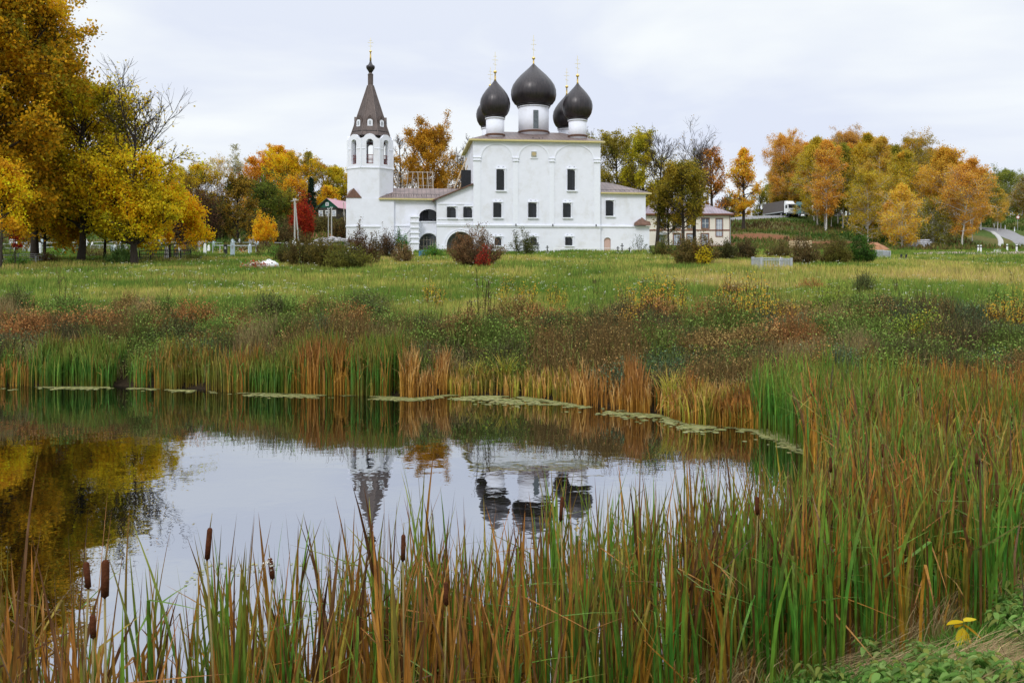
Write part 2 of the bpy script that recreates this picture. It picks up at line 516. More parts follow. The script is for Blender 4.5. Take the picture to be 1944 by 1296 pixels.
# ------------------------------------------------------------------ ground, water
ROADC = rgb('#a9a4a0')
def hill_road_mask(x, y):
    # asphalt road that climbs in from the right edge
    return np.zeros_like(x)
def ground_colour(x, y):
    sd = pond_sdf(x, y)
    n1 = fbm(x, y, 7, 31); n2 = fbm(x, y, 2.2, 47); n3 = fbm(x, y, 19, 59)
    def L3(a, b, t):
        return a + (b - a) * np.clip(t, 0, 1)[:, None]
    g1 = np.array(rgb('#5c6a28')); g2 = np.array(rgb('#7c7c38')); g3 = np.array(rgb('#4c5f24')); br = np.array(rgb('#5a4632')); mud = np.array(rgb('#2e261c'))
    straw = np.array(rgb('#8f8358')); red = np.array(rgb('#7c563e')); hillg = np.array(rgb('#4a5a2c')); dry = np.array(rgb('#6a5e3c'))
    c = np.repeat(g1[None], len(x), 0)
    c = L3(c, g2[None], sstep(0.42, 0.62, n1))
    c = L3(c, g3[None], sstep(0.5, 0.7, n2) * 0.6)
    # drier right-hand meadow
    c = L3(c, straw[None], sstep(10, 30, x) * sstep(0.35, 0.6, n3) * 0.6 * (1 - sstep(70, 90, y)))
    # bank
    bank = 1 - sstep(5, 12, sd - 6 * (n1 - 0.5))
    c = L3(c, br[None], bank * (0.45 + 0.55 * n2))
    c = L3(c, mud[None], 1 - sstep(0.3, 1.6, sd))
    near = (1 - sstep(11, 18, y))
    c = L3(c, np.array(rgb('#4a4427'))[None], near * 0.7 * sstep(0.5, 2, sd))
    # hillside
    hl = sstep(150, 175, y)
    c = L3(c, hillg[None], hl); c = L3(c, dry[None], hl * sstep(0.45, 0.65, n1) * 0.7)
    # bare red earth of the cutting, right of the church
    r1 = np.exp(-((x - 48) / 9.0) ** 2 - ((y - 181) / 7.0) ** 2) + np.exp(-((x - 60) / 10.0) ** 2 - ((y - 169) / 4.5) ** 2) + np.exp(-((x - 36) / 6.0) ** 2 - ((y - 168) / 5) ** 2)
    r1 = r1 + 0.9 * np.exp(-((x + 38) / 6.0) ** 2 - ((y - 190) / 10) ** 2)
    c = L3(c, red[None], sstep(0.35, 0.62, r1 + (n2 - 0.5) * 0.45))
    # wheel tracks in the meadow on the left
    trk = np.exp(-((y - (88 + 0.04 * x)) / 0.5) ** 2) * sstep(-32, -20, -x) * 0.5
    for off in (0, 2.2):
        cx = -20.5 + (y - 90) * -0.10 + off
        trk = np.maximum(trk, np.exp(-((x + 0.0 - (-22 + (y - 92) * 0.22 + off)) / 0.42) ** 2) * sstep(87, 89, y) * (1 - sstep(98, 101, y)) * 0.8)
    c = L3(c, np.array(rgb('#94816a'))[None], trk)
    return c
def build_ground():
    def axis(segs):
        out = [segs[0][0]]
        for a, b, st in segs:
            k = max(1, int(round((b - a) / st)))
            out += list(np.linspace(a, b, k + 1)[1:])
        return np.array(out)
    xs = axis([(-1500, -400, 160), (-400, -120, 20), (-120, -50, 2.5), (-50, -24, 0.9), (-24, 24, 0.34), (24, 60, 0.9), (60, 140, 2.5), (140, 400, 20), (400, 1500, 160)])
    ys = axis([(-80, -8, 6), (-8, 0, 0.8), (0, 48, 0.34), (48, 130, 0.8), (130, 260, 1.8), (260, 420, 8), (420, 1000, 60), (1000, 3500, 400)])
    X, Y = np.meshgrid(xs, ys)
    Z = terrain(X, Y)
    ny, nx = X.shape
    V = np.stack([X.ravel(), Y.ravel(), Z.ravel()], 1)
    i = np.arange(ny * nx).reshape(ny, nx)
    q = np.stack([i[:-1, :-1].ravel(), i[:-1, 1:].ravel(), i[1:, 1:].ravel(), i[1:, :-1].ravel()], 1)
    me = np_mesh('meadow_ground', V, [q], ground_colour(X.ravel(), Y.ravel()), mat_ground(), True)
    tag(link('ground', me), kind='structure')
    # water sheet a little larger than the pond, its rim lies under the bank
    MB().add([(-36, 0, 0), (17, 0, 0), (17, 34, 0), (-36, 34, 0)], [(0, 1, 2, 3)])
    w = MB()
    c = PA.mean(0)
    P = [(p[0] + (p[0] - c[0]) * 0.02, p[1] + (p[1] - c[1]) * 0.02, 0.0) for p in PA]
    tri = geometry.tessellate_polygon([[Vector(p) for p in P]])
    w.add(P, [tuple(t) for t in tri])
    o = w.build('pond_water', mat_water())
    tag(o, kind='structure')
build_ground()

# ------------------------------------------------------------------ the church
A7 = math.radians(7.0)
CA, SA = math.cos(A7), math.sin(A7)
OX, OY = (1018 - CX) / F * 131.0, 131.0
OZ = 7.45
def fu(px, v=0.0):
    k = (px - CX) / F
    return (k * (OY + v * CA) - OX + v * SA) / (CA - k * SA)
def fz(py, px, v=0.0):
    u = fu(px, v)
    Yw = OY + u * SA + v * CA
    return H - (py - HY) / F * Yw - OZ
def front(v):
    return lambda a, b, w: (a, v + w, b)

def window_part(root, cu, z0, z1, w, v, shut='left', kok=True, glass=DARKG, frame=True, scale=1.0, shw=0.62, ajar=0.0):
    """arched opening filled with a barred dark pane; white surround, iron shutter"""
    m = MB()
    m.plate(arch(cu, z0, z1, w * 0.995), [], front(v + 0.22), 0.05)
    wo = m.build('window', glass, root)
    g = MB()
    k = max(2, int((z1 - z0) / 0.32))
    for i in range(1, k):
        z = z0 + (z1 - z0) * i / k
        g.box(cu - w / 2 + .01, cu + w / 2 - .01, v + 0.165, v + 0.195, z - 0.02, z + 0.02)
    for i in (-1, 0, 1):
        g.box(cu + i * w / 4 - 0.018, cu + i * w / 4 + 0.018, v + 0.170, v + 0.200, z0, z1 - w * 0.12)
    g.build('grille', IRON, wo)
    if frame:
        f = MB()
        e = 0.2 * scale
        # side rolls, lintel, sill
        f.box(cu - w / 2 - e, cu - w / 2 - 0.02, v - 0.15, v + 0.05, z0, z1 + 0.05)
        f.box(cu + w / 2 + 0.02, cu + w / 2 + e, v - 0.15, v + 0.05, z0, z1 + 0.05)
        f.box(cu - w / 2 - e - .06, cu + w / 2 + e + .06, v - 0.2, v + 0.05, z1 + 0.052, z1 + 0.20)
        f.box(cu - w / 2 - e - .1, cu + w / 2 + e + .1, v - 0.24, v + 0.05, z0 - 0.17, z0 - 0.003)
        if kok:
            for s in (-1, 1):
                c = cu + s * (w / 4 + e / 2)
                q = (w / 2 + e) / 2
                zb = z1 + 0.203
                hh = 0.42 * scale
                m3 = [(c - q, zb), (c + q, zb), (c + q * .75, zb + hh * .35), (c + q * .25, zb + hh * .6), (c, zb + hh), (c - q * .25, zb + hh * .6), (c - q * .75, zb + hh * .35)]
                hole = [(c - q * .55, zb + .06), (c + q * .55, zb + .06), (c, zb + hh * .62)]
                f.plate(m3, [hole], front(v - 0.10), 0.12)
        f.build('frame', TRIMW, wo)
    if shut:
        s = MB()
        sw = w * shw
        if shut == 'left':
            x0 = cu - w / 2 - w * 0.22
        else:
            x0 = cu + w / 2 + w * 0.22 - sw
        a = math.radians(ajar)
        zt = z1 - 0.02
        n = max(4, int((zt - z0) / 0.3))
        s.box(x0, x0 + sw, v - 0.205, v - 0.165, z0 + 0.03, zt)
        for i in range(n + 1):
            z = z0 + 0.05 + (zt - z0 - 0.08) * i / n
            s.box(x0 + .01, x0 + sw - .01, v - 0.235, v - 0.208, z - 0.03, z + 0.03)
        s.build('shutter', IRON, wo)
    return wo

def cross_mb(h, r, zt, pos=(0, 0)):
    """gilded stem, orb and three-barred cross"""
    m = MB()
    x, y = pos
    return m

def dome_set(root, px, py_tip, py_base, v, rb, prof, py_drum0, py_cross, py_orb, drum_r, window=False):
    u = fu(px, v)
    z_tip = fz(py_tip, px, v); z_b = fz(py_base, px, v); z0 = fz(py_drum0, px, v)
    s = (z_tip - z_b)
    d = MB()
    if window:
        # tall glazed slit towards the pond: drum is a round wall with a recess
        n = 48
        d.lathe([(drum_r, z0 - 0.8), (drum_r, z_b - 0.25)], n, (u, v, 0))
    else:
        d.lathe([(drum_r, z0 - 0.8), (drum_r, z_b - 0.22)], 40, (u, v, 0))
    d.lathe([(drum_r + .05, z_b - 0.42), (drum_r + .14, z_b - 0.36), (drum_r + .14, z_b - 0.26), (drum_r + .05, z_b - 0.2)], 40, (u, v, 0))
    dr = d.build('drum', WHITE, root, True)
    me = dr.data
    k = MB()
    k.lathe([(drum_r + .1, z0 - .25), (drum_r + .16, z0 - .02), (drum_r + .01, z0 + .06)], 40, (u, v, 0))
    k.build('drum_flashing', RUST, dr)
    if window:
        wz0, wz1 = fz(244, px, v - drum_r), fz(209, px, v - drum_r)
        m = MB(); m.box(u - .38, u + .38, v - drum_r - .06, v - drum_r + .3, wz0, wz1)
        wo = m.build('window', mat_basic('drum_glass', (0.10, 0.12, 0.13), 0.2, spec=0.5, var=.4, scale=3), dr)
    m = MB()
    m.lathe([(r * rb, z_b + t * s) for r, t in prof], 80, (u, v, 0))
    m.v = [((x - u) * (1.009 if i % 80 % 4 == 0 else 1) + u, (y - v) * (1.009 if i % 80 % 4 == 0 else 1) + v, z) for i, (x, y, z) in enumerate(m.v)]   # standing seams
    m.lathe([(prof[0][0] * rb + .03, z_b - .2), (prof[0][0] * rb + .1, z_b - .02), (prof[0][0] * rb - .02, z_b + .1)], 56, (u, v, 0))
    do = m.build('dome', DOME, root, True)
    if px == 1013:
        pass
    zc = fz(py_cross, px, v); zo = fz(py_orb, px, v)
    g = MB()
    g.lathe([(.20, z_tip - .25), (.10, z_tip + .1), (.13, z_tip + .3), (.08, zo - .25), (.2, zo - .14), (.26, zo), (.2, zo + .14), (.06, zo + .25)], 12, (u, v, 0))
    g.build('finial', GOLD, do, True)
    c = MB()
    hh = zc - zo
    c.box(u - .035, u + .035, v - .03, v + .03, zo + .2, zc)
    for f, w in ((.60, .42), (.78, .24)):
        c.box(u - w, u + w, v - .034, v + .034, zo + hh * f - .03, zo + hh * f + .03)
    c.hexa([(u - .27, v - .036, zo + hh * .40), (u + .27, v - .036, zo + hh * .33), (u + .27, v + .036, zo + hh * .33), (u - .27, v + .036, zo + hh * .40),
            (u - .27, v - .036, zo + hh * .40 + .06), (u + .27, v - .036, zo + hh * .33 + .06), (u + .27, v + .036, zo + hh * .33 + .06), (u - .27, v + .036, zo + hh * .40 + .06)])
    c.build('cross', GOLDP, do)
    return u

def build_church():
    root = empty('church', (OX, OY, OZ), A7, 'tall white five-domed church with black onion domes and iron shuttered windows', 'church')
    uL, uR = fu(898), fu(1140)
    D = 15.5
    zE = fz(268.5, 1018)
    zB = -1.2
    upper = [(951.0, 322, 361.5, 12.5), (1085.5, 322, 361.5, 12.5)]
    mid = [(945.5, 385, 413, 13), (1012, 385, 413, 13.5), (1077.5, 386, 413, 13)]
    low = [(945.5, 450, 466, 13), (1013, 450, 466, 13), (1081, 450, 466, 12)]
    pw = mpp(131)
    holes = []; wins = []
    for cx, y1, y0, w in upper + mid + low:
        cu = fu(cx); z0 = fz(y0, cx); z1 = fz(y1, cx); ww = w * pw
        holes.append(arch(cu, z0, z1, ww, rise=ww * .35 if (cx, y1, y0, w) in upper + mid else ww * .5)); wins.append((cu, z0, z1, ww))
    T = 0.55
    m = MB()
    m.plate(rect(uL, uR, zB, zE), holes, front(0), T)
    # side and back walls
    side_holes = [arch(v, fz(361, 898), fz(322, 898), 1.0, rise=.35) for v in (4.2, 11.0)] + [arch(v, fz(413, 898), fz(385, 898), 1.0, rise=.35) for v in (11.0,)]
    m.plate(rect(T, D, zB, zE), side_holes, lambda a, b, w: (uL + w, a, b), T)
    m.plate(rect(T, D, zB, zE), [], lambda a, b, w: (uR - w, a, b), T)
    m.box(uL + T, uR - T, D - T, D, zB, zE)
    wall = m.build('wall', WHITE, root)
    fl = MB(); fl.box(uL + T, uR - T, T, D - T, zE - 6, zE - 5.6); fl.build('floor_vault', DARKIN, root)
    # relief: pilasters, capitals, blind arches, string course, cornice
    m = MB()
    pil = [(899.2, 912), (974, 983.5), (1043, 1052), (1128, 1139)]
    zc = fz(307, 1018); zs = fz(427.5, 1018)
    for a, b in pil:
        m.box(fu(a), fu(b), -0.07, 0.02, zs + .003, zc)
        m.box(fu(a) - .08, fu(b) + .08, -0.20, 0.02, zc + .003, zc + .16)
        m.box(fu(a) - .02, fu(b) + .02, -0.16, 0.02, zc + .166, zc + .40)
        m.box(fu(a) - .1, fu(b) + .1, -0.22, 0.02, zc + .406, zc + .52)
    for a, b in ((912, 974), (983.5, 1043), (1052, 1128)):
        c = (fu(a) + fu(b)) / 2; R = (fu(b) - fu(a)) / 2 + .08
        zb = zc + .52
        top = zE - 0.3
        ky = (top - zb) / R
        for i in range(20):
            t0 = math.pi * i / 20; t1 = math.pi * (i + 1) / 20
            p = []
            for vv in (-0.075, 0.02):
                for rr in (R, R - .24):
                    for t in (t0, t1):
                        p.append((c + rr * math.cos(t), vv, zb + (ky * rr) * math.sin(t)))
            # order: outer t0,t1, inner t0,t1 at two depths
            o0, o1, i0, i1, O0, O1, I0, I1 = p
            m.hexa([i0, o0, O0, I0, i1, o1, O1, I1])
    m.box(uL - .12, uR + .12, -0.20, 0.03, zs - .14, zs)
    m.box(uL - .06, uR + .06, -0.13, 0.03, zs - .30, zs - .143)
    m.box(uL - .06, uR + .06, -0.14, 0.03, zE - .26, zE - .003)
    m.build('moulding', TRIMW, wall)
    # little iron pegs on the string course
    m = MB()
    for px in (909, 979, 1049, 1131):
        m.box(fu(px) - .07, fu(px) + .07, -.3, -.21, zs - .12, zs + .16)
    m.build('wall_bracket', IRON, wall)
    for i, (cu, z0, z1, ww) in enumerate(wins):
        if i < 2: window_part(root, cu, z0, z1, ww, 0, 'left', shw=0.95 if i == 0 else 0.45)
        elif i < 5: window_part(root, cu, z0, z1, ww, 0, 'left', shw=0.8 if i == 2 else 0.45, scale=.8)
        else: window_part(root, cu, z0, z1, ww, 0, 'left' if i == 7 else None, shw=0.36, scale=.75)
    # icon in a square niche
    m = MB(); c = fu(1013.5); zi = fz(294, 1013); q = 5.2 * pw
    m.box(c - q, c + q, -.07, .02, zi - q * 1.1, zi + q * 1.1); ic = m.build('icon_panel', ICON, root)
    m = MB()
    e = .12
    for s in (-1, 1):
        m.box(c + s * (q + e / 2) - e / 2, c + s * (q + e / 2) + e / 2, -.12, .02, zi - q * 1.1 - e, zi + q * 1.1 + e)
        m.box(c - q + .002, c + q - .002, -.12, .02, zi + s * (q * 1.1 + e / 2) - e / 2, zi + s * (q * 1.1 + e / 2) + e / 2)
    m.build('frame', TRIMW, ic)
    m = MB(); m.lathe([(.30, -.01), (.30, .012)], 20); 
    hal = m.build('halo', mat_basic('icon_ochre', (.45, .36, .2), .7), ic); hal.location = (c, -.075, zi + .12); hal.rotation_euler = (math.radians(90), 0, 0)
    # roof: low hipped copper roof with overhang
    ov = .55
    zr = fz(251, 1018, 7.5)
    ze = zE + .12
    a, b, c_, d = (uL - ov, -ov, ze), (uR + ov, -ov, ze), (uR + ov, D + ov, ze), (uL - ov, D + ov, ze)
    r0, r1 = (uL + 4.4, D / 2, zr), (uR - 4.4, D / 2, zr)
    m = MB()
    m.add([a, b, c_, d, r0, r1], [(0, 1, 5, 4), (1, 2, 5), (2, 3, 4, 5), (3, 0, 4)])
    roof = m.build('roof', SEAM, root)
    m = MB()
    m.box(uL - ov - .01, uR + ov + .01, -ov - .02, -ov + .1, ze - .22, ze + .02)
    m.box(uL - ov - .02, uL - ov + .1, -ov + .11, D + ov, ze - .22, ze + .02)
    m.box(uR + ov - .1, uR + ov + .02, -ov + .11, D + ov, ze - .22, ze + .02)
    m.box(uL - ov + .11, uR + ov - .11, D + ov - .1, D + ov, ze - .22, ze + .02)
    m.box(uL - ov + .11, uR + ov - .11, -ov + .11, D + ov - .11, ze - .2, ze - .15)
    m.build('eave', OCHRE, roof)
    m = MB()
    for px in (1012, 1024, 1030):
        u = fu(px, 1.0); z = ze + .22 * 1.6
        m.box(u - .1, u + .1, 1.0, 1.25, z - .2, z + .18)
    m.build('snow_stop', IRON, roof)
    # drums and domes
    big = [(.72, 0), (.84, .045), (.96, .14), (1.0, .25), (.985, .36), (.91, .48), (.76, .60), (.56, .72), (.36, .82), (.19, .905), (.08, .965), (.03, 1.0)]
    sm = [(.64, 0), (.80, .06), (.93, .16), (.99, .27), (1.0, .36), (.95, .47), (.82, .58), (.62, .70), (.41, .80), (.22, .885), (.09, .955), (.03, 1.0)]
    dome_set(root, 1013, 121, 201, 7.6, 43.2 * mpp(138.7), big, 251, 67, 111, 28.8 * mpp(138.7), True)
    rs = 28.6 * mpp(134.4); ds = 17.2 * mpp(134.4)
    dome_set(root, 940, 151, 222, 3.3, rs, sm, 256, 99, 137, ds)
    dome_set(root, 1096.5, 157, 226, 3.3, rs, sm, 258, 106, 144, ds)
    rk = rs
    dome_set(root, 931, 175, 241, 12.6, rk, sm, 268, 128, 163, ds)
    dome_set(root, 1076, 178, 243, 12.6, rk, sm, 269, 130, 165, ds)

    # --- east annex
    aR = fu(1227); aD = 10.5; azE = fz(366.5, 1180); zs2 = fz(429, 1180)
    v0 = .35
    cu = fu(1158.5, v0); z0 = fz(410, 1158, v0); z1 = fz(381, 1158, v0); ww = 13 * pw
    dcu = fu(1153, v0); dz0 = fz(481, 1153, v0); dz1 = fz(451, 1153, v0)
    m = MB()
    m.plate(rect(uR + .003, aR, zs2, azE), [arch(cu, z0, z1, ww, rise=ww * .35)], front(v0), .5)
    m.box(aR - .5, aR, v0 + .5, aD, zs2, azE)
    m.box(uR + .003, aR - .5, aD - .5, aD, zs2, azE)
    lR = fu(1234)
    m.plate([(uR + .003, zB), (dcu - .5, zB), (dcu - .5, dz1 - .4)] + [(dcu + .5 * math.cos(t), dz1 - .4 + .4 * math.sin(t)) for t in np.linspace(math.pi, 0, 9)[1:-1]] + [(dcu + .5, dz1 - .4), (dcu + .5, zB), (lR, zB), (lR, zs2 - .003), (uR + .003, zs2 - .003)], [], front(v0 - .06), .6)
    m.box(lR - .6, lR, v0 + .55, aD + .3, zB, zs2 - .003)
    aw = m.build('annex_wall', WHITE, root)
    m = MB(); m.box(uR + .13, lR + .1, v0 - .2, v0 + .05, zs2 - .14, zs2 + .02); m.box(uR + .003, aR + .06, v0 - .08, v0 + .1, azE - .25, azE - .003)
    m.build('moulding', TRIMW, aw)
    window_part(root, cu, z0, z1, ww, v0, 'left', kok=False, shw=.62, scale=.7)
    m = MB(); m.plate(arch(dcu, zB, dz1 - .02, .96, rise=.38), [], front(v0 + .15), .08)
    dr = m.build('door', PINK, root)
    o_ = .5
    E = (uR + .02, aD / 2 + .5, fz(342, 1141, 4.0))
    p = [(uR + .02, v0 - o_, azE + .06), (aR + .75, v0 - o_, azE + .06), (aR + .75, aD + o_, azE + .06), (uR + .02, aD + o_, azE + .06), E, (uR + 3.0, aD / 2 + .5, E[2] - .25)]
    m = MB(); m.add(p, [(0, 1, 5, 4), (1, 2, 5), (2, 3, 4, 5)])
    ar = m.build('annex_roof', SEAM, root)
    m = MB(); m.box(uR + .02, aR + .77, v0 - o_ - .02, v0 - o_ + .1, azE - .12, azE + .07); m.box(aR + .65, aR + .78, v0 - o_ + .11, aD + o_, azE - .12, azE + .07)
    m.box(uR + .02, aR + .64, v0 - o_ + .11, v0 - .01, azE - .08, azE - .03)
    m.build('eave', OCHRE, ar)
    m = MB()   # snow guard rail
    m.bar((uR + .2, v0 + .35, azE + .5), (aR - .1, v0 + .35, azE + .5), .025)
    for i in range(10):
        u = uR + .3 + (aR - uR - .6) * i / 9
        m.bar((u, v0 + .35, azE + .1), (u, v0 + .35, azE + .52), .02)
    m.build('snow_rail', IRON, ar)
    # corner buttress cap of copper
    b0, b1 = fu(1205, v0 - .6), fu(1235.5, v0 - .6)
    zb0, zb1 = fz(427.5, 1220, v0 - .6), fz(412, 1220, v0 - .6)
    bc = (b0 + b1) / 2
    m = MB()
    m.add([(b0, v0 - .75, zb0), (b1, v0 - .75, zb0), (b1 - .1, v0 - .65, zb0 + .5), (bc + .35, v0 - .35, zb0 + .72), (bc, v0 - .1, zb1), (bc - .35, v0 - .35, zb0 + .72), (b0 + .1, v0 - .65, zb0 + .38),
           (b0, v0 + .3, zb0), (b1, v0 + .3, zb0), (b1 - .1, v0 + .3, zb0 + .5), (bc, v0 + .3, zb1), (b0 + .1, v0 + .3, zb0 + .38)],
          [(0, 1, 2, 3, 4, 5, 6), (0, 7, 8, 1), (1, 8, 9, 2), (2, 9, 10, 4, 3), (4, 10, 11, 6, 5), (6, 11, 7, 0), (7, 11, 10, 9, 8)])
    m.build('buttress_cap', RUST, root)

    # --- west porch with lean-to roof and two arches
    pL = fu(829, .2); v1 = .2
    zpL, zpR = fz(379, 830, v1), fz(351, 898, v1)
    ps = fz(426, 860, v1)
    hs = []; pwn = []
    for cx in (858.5, 889.5):
        cu = fu(cx, v1); z0 = fz(413.5, cx, v1); z1 = fz(393, cx, v1); ww = 14 * pw
        hs.append(arch(cu, z0, z1, ww)); pwn.append((cu, z0, z1, ww))
    acu = fu(874, v1); az1 = fz(440, 874, v1); aw_ = 51 * pw
    arch_pts = [(acu + aw_ / 2 * math.cos(t), az1 - aw_ / 2 + aw_ / 2 * math.sin(t)) for t in np.linspace(math.pi, 0, 19)]
    outl = [(pL, zB), (acu - aw_ / 2, zB)] + arch_pts + [(acu + aw_ / 2, zB), (uL - .004, zB), (uL - .004, zpR), (pL, zpL)]
    m = MB()
    m.plate(outl, hs, front(v1), .5)
    m.plate([(v1 + .5, zB), (7, zB), (7, zpL), (v1 + .5, zpL)], [rect(1.2, 4.5, 4.1, 6.2)], lambda a, b, w: (pL + w, a, b), .45)
    m.box(pL + .45, uL - .004, 6.6, 7, zB, zpL)
    m.box(pL + .46, uL - .004, v1 + .51, 6.59, ps - .5, ps - .3)
    pwall = m.build('porch_wall', WHITE, root)
    m = MB()
    m.box(pL - .06, uL - .13, v1 - .16, v1 + .05, ps - .12, ps + .02)
    m.box(pL - .04, uL - .13, v1 - .10, v1 + .05, ps - .3, ps - .123)
    zt = fz(388, 860, v1); m.box(pL + .1, uL - .2, v1 - .08, v1 + .05, zt, zt + .14)
    zt = fz(417, 860, v1); m.box(pL + .1, uL - .2, v1 - .08, v1 + .05, zt, zt + .14)
    R0 = aw_ / 2
    for rr0, rr1, q in ((R0 + .02, R0 + .22, .10), (R0 + .3, R0 + .42, .07)):
        for i in range(18):
            t0, t1 = math.pi * i / 18, math.pi * (i + 1) / 18
            zc0 = az1 - R0
            f_ = lambda r, t, v: (acu + r * math.cos(t), v, zc0 + r * math.sin(t))
            m.hexa([f_(rr0, t0, v1 - q), f_(rr1, t0, v1 - q), f_(rr1, t0, v1 + .03), f_(rr0, t0, v1 + .03), f_(rr0, t1, v1 - q), f_(rr1, t1, v1 - q), f_(rr1, t1, v1 + .03), f_(rr0, t1, v1 + .03)])
    m.box(acu - R0 - .75, acu - R0 - .02, v1 - .12, v1 + .03, zB, az1 - R0 - .003)
    m.build('moulding', TRIMW, pwall)
    for cu, z0, z1, ww in pwn:
        window_part(root, cu, z0, z1, ww, v1, 'left', kok=False, shw=.42, scale=.4)
    x0, x1 = pL - .6, uL - .005
    sl = (zpR - zpL) / (uL - pL)
    za = zpL - .6 * sl
    m = MB()
    m.hexa([(x0, v1 - .5, za + .03), (x1, v1 - .5, zpR + .03), (x1, 7.4, zpR + .03), (x0, 7.4, za + .03), (x0, v1 - .5, za + .2), (x1, v1 - .5, zpR + .2), (x1, 7.4, zpR + .2), (x0, 7.4, za + .2)])
    m.build('porch_roof', RUST, root)
    # iron shutter standing open on the west side window, above the porch roof
    m = MB()
    z0, z1 = fz(357, 893, 3), fz(322, 893, 3)
    for du, vv in ((1.45, 3.55), (0.95, 4.9)):
        m.box(uL - du, uL - .02, vv, vv + .06, z0 + .1, z1)
        for i in range(9):
            z = z0 + .2 + (z1 - z0 - .3) * i / 8
            m.box(uL - du + .02, uL - .04, vv - .03, vv - .004, z - .05, z + .05)
    m.build('side_shutter', IRON, root)

    # --- link gallery between porch and bell tower
    v2 = 2.0
    gL, gR = fu(722, v2), fu(829, v2)
    gE = fz(378, 780, v2)
    gs = fz(428, 750, v2)
    lu = fu(814, v2); lw = 36 * mpp(131); lz1 = fz(397, 813, v2); lz0 = fz(420, 813, v2)
    l2z1 = fz(443, 813, v2)
    m = MB()
    hs = [arch(lu, lz0, lz1, lw, rise=lw * .38)]
    ap = [(lu + lw / 2 * math.cos(t), l2z1 - lw / 2 + lw / 2 * math.sin(t)) for t in np.linspace(math.pi, 0, 15)]
    outl = [(gL, zB), (lu - lw / 2, zB)] + ap + [(lu + lw / 2, zB), (gR + .3, zB), (gR + .3, gE), (gL, gE)]
    m.plate(outl, hs, front(v2), .5)
    m.box(gL, gR + .3, 7.6, 8.1, zB, gE)
    m.box(gL + .01, gR + .29, v2 + .51, 7.59, gs - .3, gs - .05)
    gw = m.build('gallery_wall', WHITE, root)
    m = MB()
    m.box(gL, lu - lw / 2 - .9, v2 - .12, v2 + .04, gs - .1, gs + .06)
    R0 = lw / 2
    zc0 = l2z1 - R0
    for i in range(16):
        t0, t1 = math.pi * i / 16, math.pi * (i + 1) / 16
        f_ = lambda r, t, v: (lu + r * math.cos(t), v, zc0 + r * math.sin(t))
        a_, b_ = R0 + .05, R0 + .25
        m.hexa([f_(a_, t0, v2 - .1), f_(b_, t0, v2 - .1), f_(b_, t0, v2 + .03), f_(a_, t0, v2 + .03), f_(a_, t1, v2 - .1), f_(b_, t1, v2 - .1), f_(b_, t1, v2 + .03), f_(a_, t1, v2 + .03)])
    m.box(lu - lw / 2 - .05, lu + lw / 2 + .05, v2 - .14, v2 + .05, lz0 - .16, lz0 - .01)
    m.build('moulding', TRIMW, gw)
    # black iron leaf half closing the loggia, timber props in the lower arch
    m = MB(); m.box(lu - .05, lu + lw / 2 + .15, v2 + .12, v2 + .2, lz0 + .25, lz1 + .1); m.box(lu - lw / 2 + .5, lu - .06, v2 + 1.0, v2 + 1.08, lz0, lz1 - .1)
    m.build('loggia_door', IRON, root)
    m = MB()
    for q in (-.75, -.3, .2, .55, .95):
        m.bar((lu + q, v2 + 1.0, -.5), (lu + q + .08, v2 + 1.0, l2z1 - .4), .06)
    for z in (.8, 1.7):
        m.bar((lu - 1.2, v2 + .9, z), (lu + 1.2, v2 + .9, z + .05), .05)
    m.build('timber_props', WOODG, root)
    # gallery roof
    ry = fz(357.5, 800, 5.0)
    e0 = gE + .05
    x0, x1 = fu(719, v2 - .6), fu(834, v2 - .6)
    m = MB()
    m.add([(x0, v2 - .6, e0), (x1 + 2, v2 - .6, e0), (x1 + 2, 8.7, e0), (x0, 8.7, e0), (fu(745, 5), 5.05, ry), (x1 + 6.2, 5.05, ry), (x1 + 6.2, v2 - .6 + 2, e0 + .9)],
          [(0, 1, 6, 5, 4), (2, 3, 4, 5), (3, 0, 4)])
    gr = m.build('gallery_roof', SEAM, root)
    m = MB(); m.box(x0, x1, v2 - .62, v2 - .5, e0 - .2, e0 + .01); m.box(x0 + .002, x1, v2 - .49, v2 - .01, e0 - .17, e0 - .12)
    m.build('eave', OCHRE, gr)
    m = MB()
    m.bar((x0 + 1, v2 + .1, e0 + .65), (x1, v2 + .1, e0 + .65), .025)
    for i in range(22):
        u = x0 + 1 + (x1 - x0 - 1) * i / 21
        m.bar((u, v2 + .1, e0 + .2), (u, v2 + .1, e0 + .67), .02)
    m.build('snow_rail', IRON, gr)
    # bare rafters of the unfinished roof behind the gallery
    vr = 9.5
    m = MB()
    zt, zb = fz(327, 785, vr), fz(362, 785, vr)
    xa, xb = fu(745, vr), fu(822, vr)
    m.bar((xa, vr, zt), (xb, vr, zt), .06); m.bar((xa, vr + .3, zb + .8), (xb, vr + .3, zb + .8), .05)
    m.bar((xa, vr, (zt * 2 + zb) / 3), (xb, vr, (zt * 2 + zb) / 3), .035)
    for i in range(9):
        u = xa + (xb - xa) * (i + .25) / 8.4
        m.bar((u - .28 * (1 if i < 5 else -.4), vr - 1.2, zb), (u, vr, zt + .1), .055)
        m.bar((u, vr, zt + .1), (u - .1, vr + 3.2, zb - .8), .05)
    m.bar((xb, vr, zb - .5), (xb, vr, zt + .1), .07)
    m.build('bare_rafters', WOODG, root)
    m = MB()
    m.bar((fu(862, 9), 9, fz(358, 862, 9)), (fu(886, 9), 9, fz(300, 886, 9)), .10)
    m.bar((fu(872, 10), 10, fz(358, 872, 10)), (fu(894, 10), 10, fz(298, 894, 10)), .07)
    m.build('leaning_beam', WOODN, root)
    # outside stair climbing towards the loggia
    v3 = .6
    m = MB()
    sx0, sx1 = fu(757, v3), fu(778, v3)
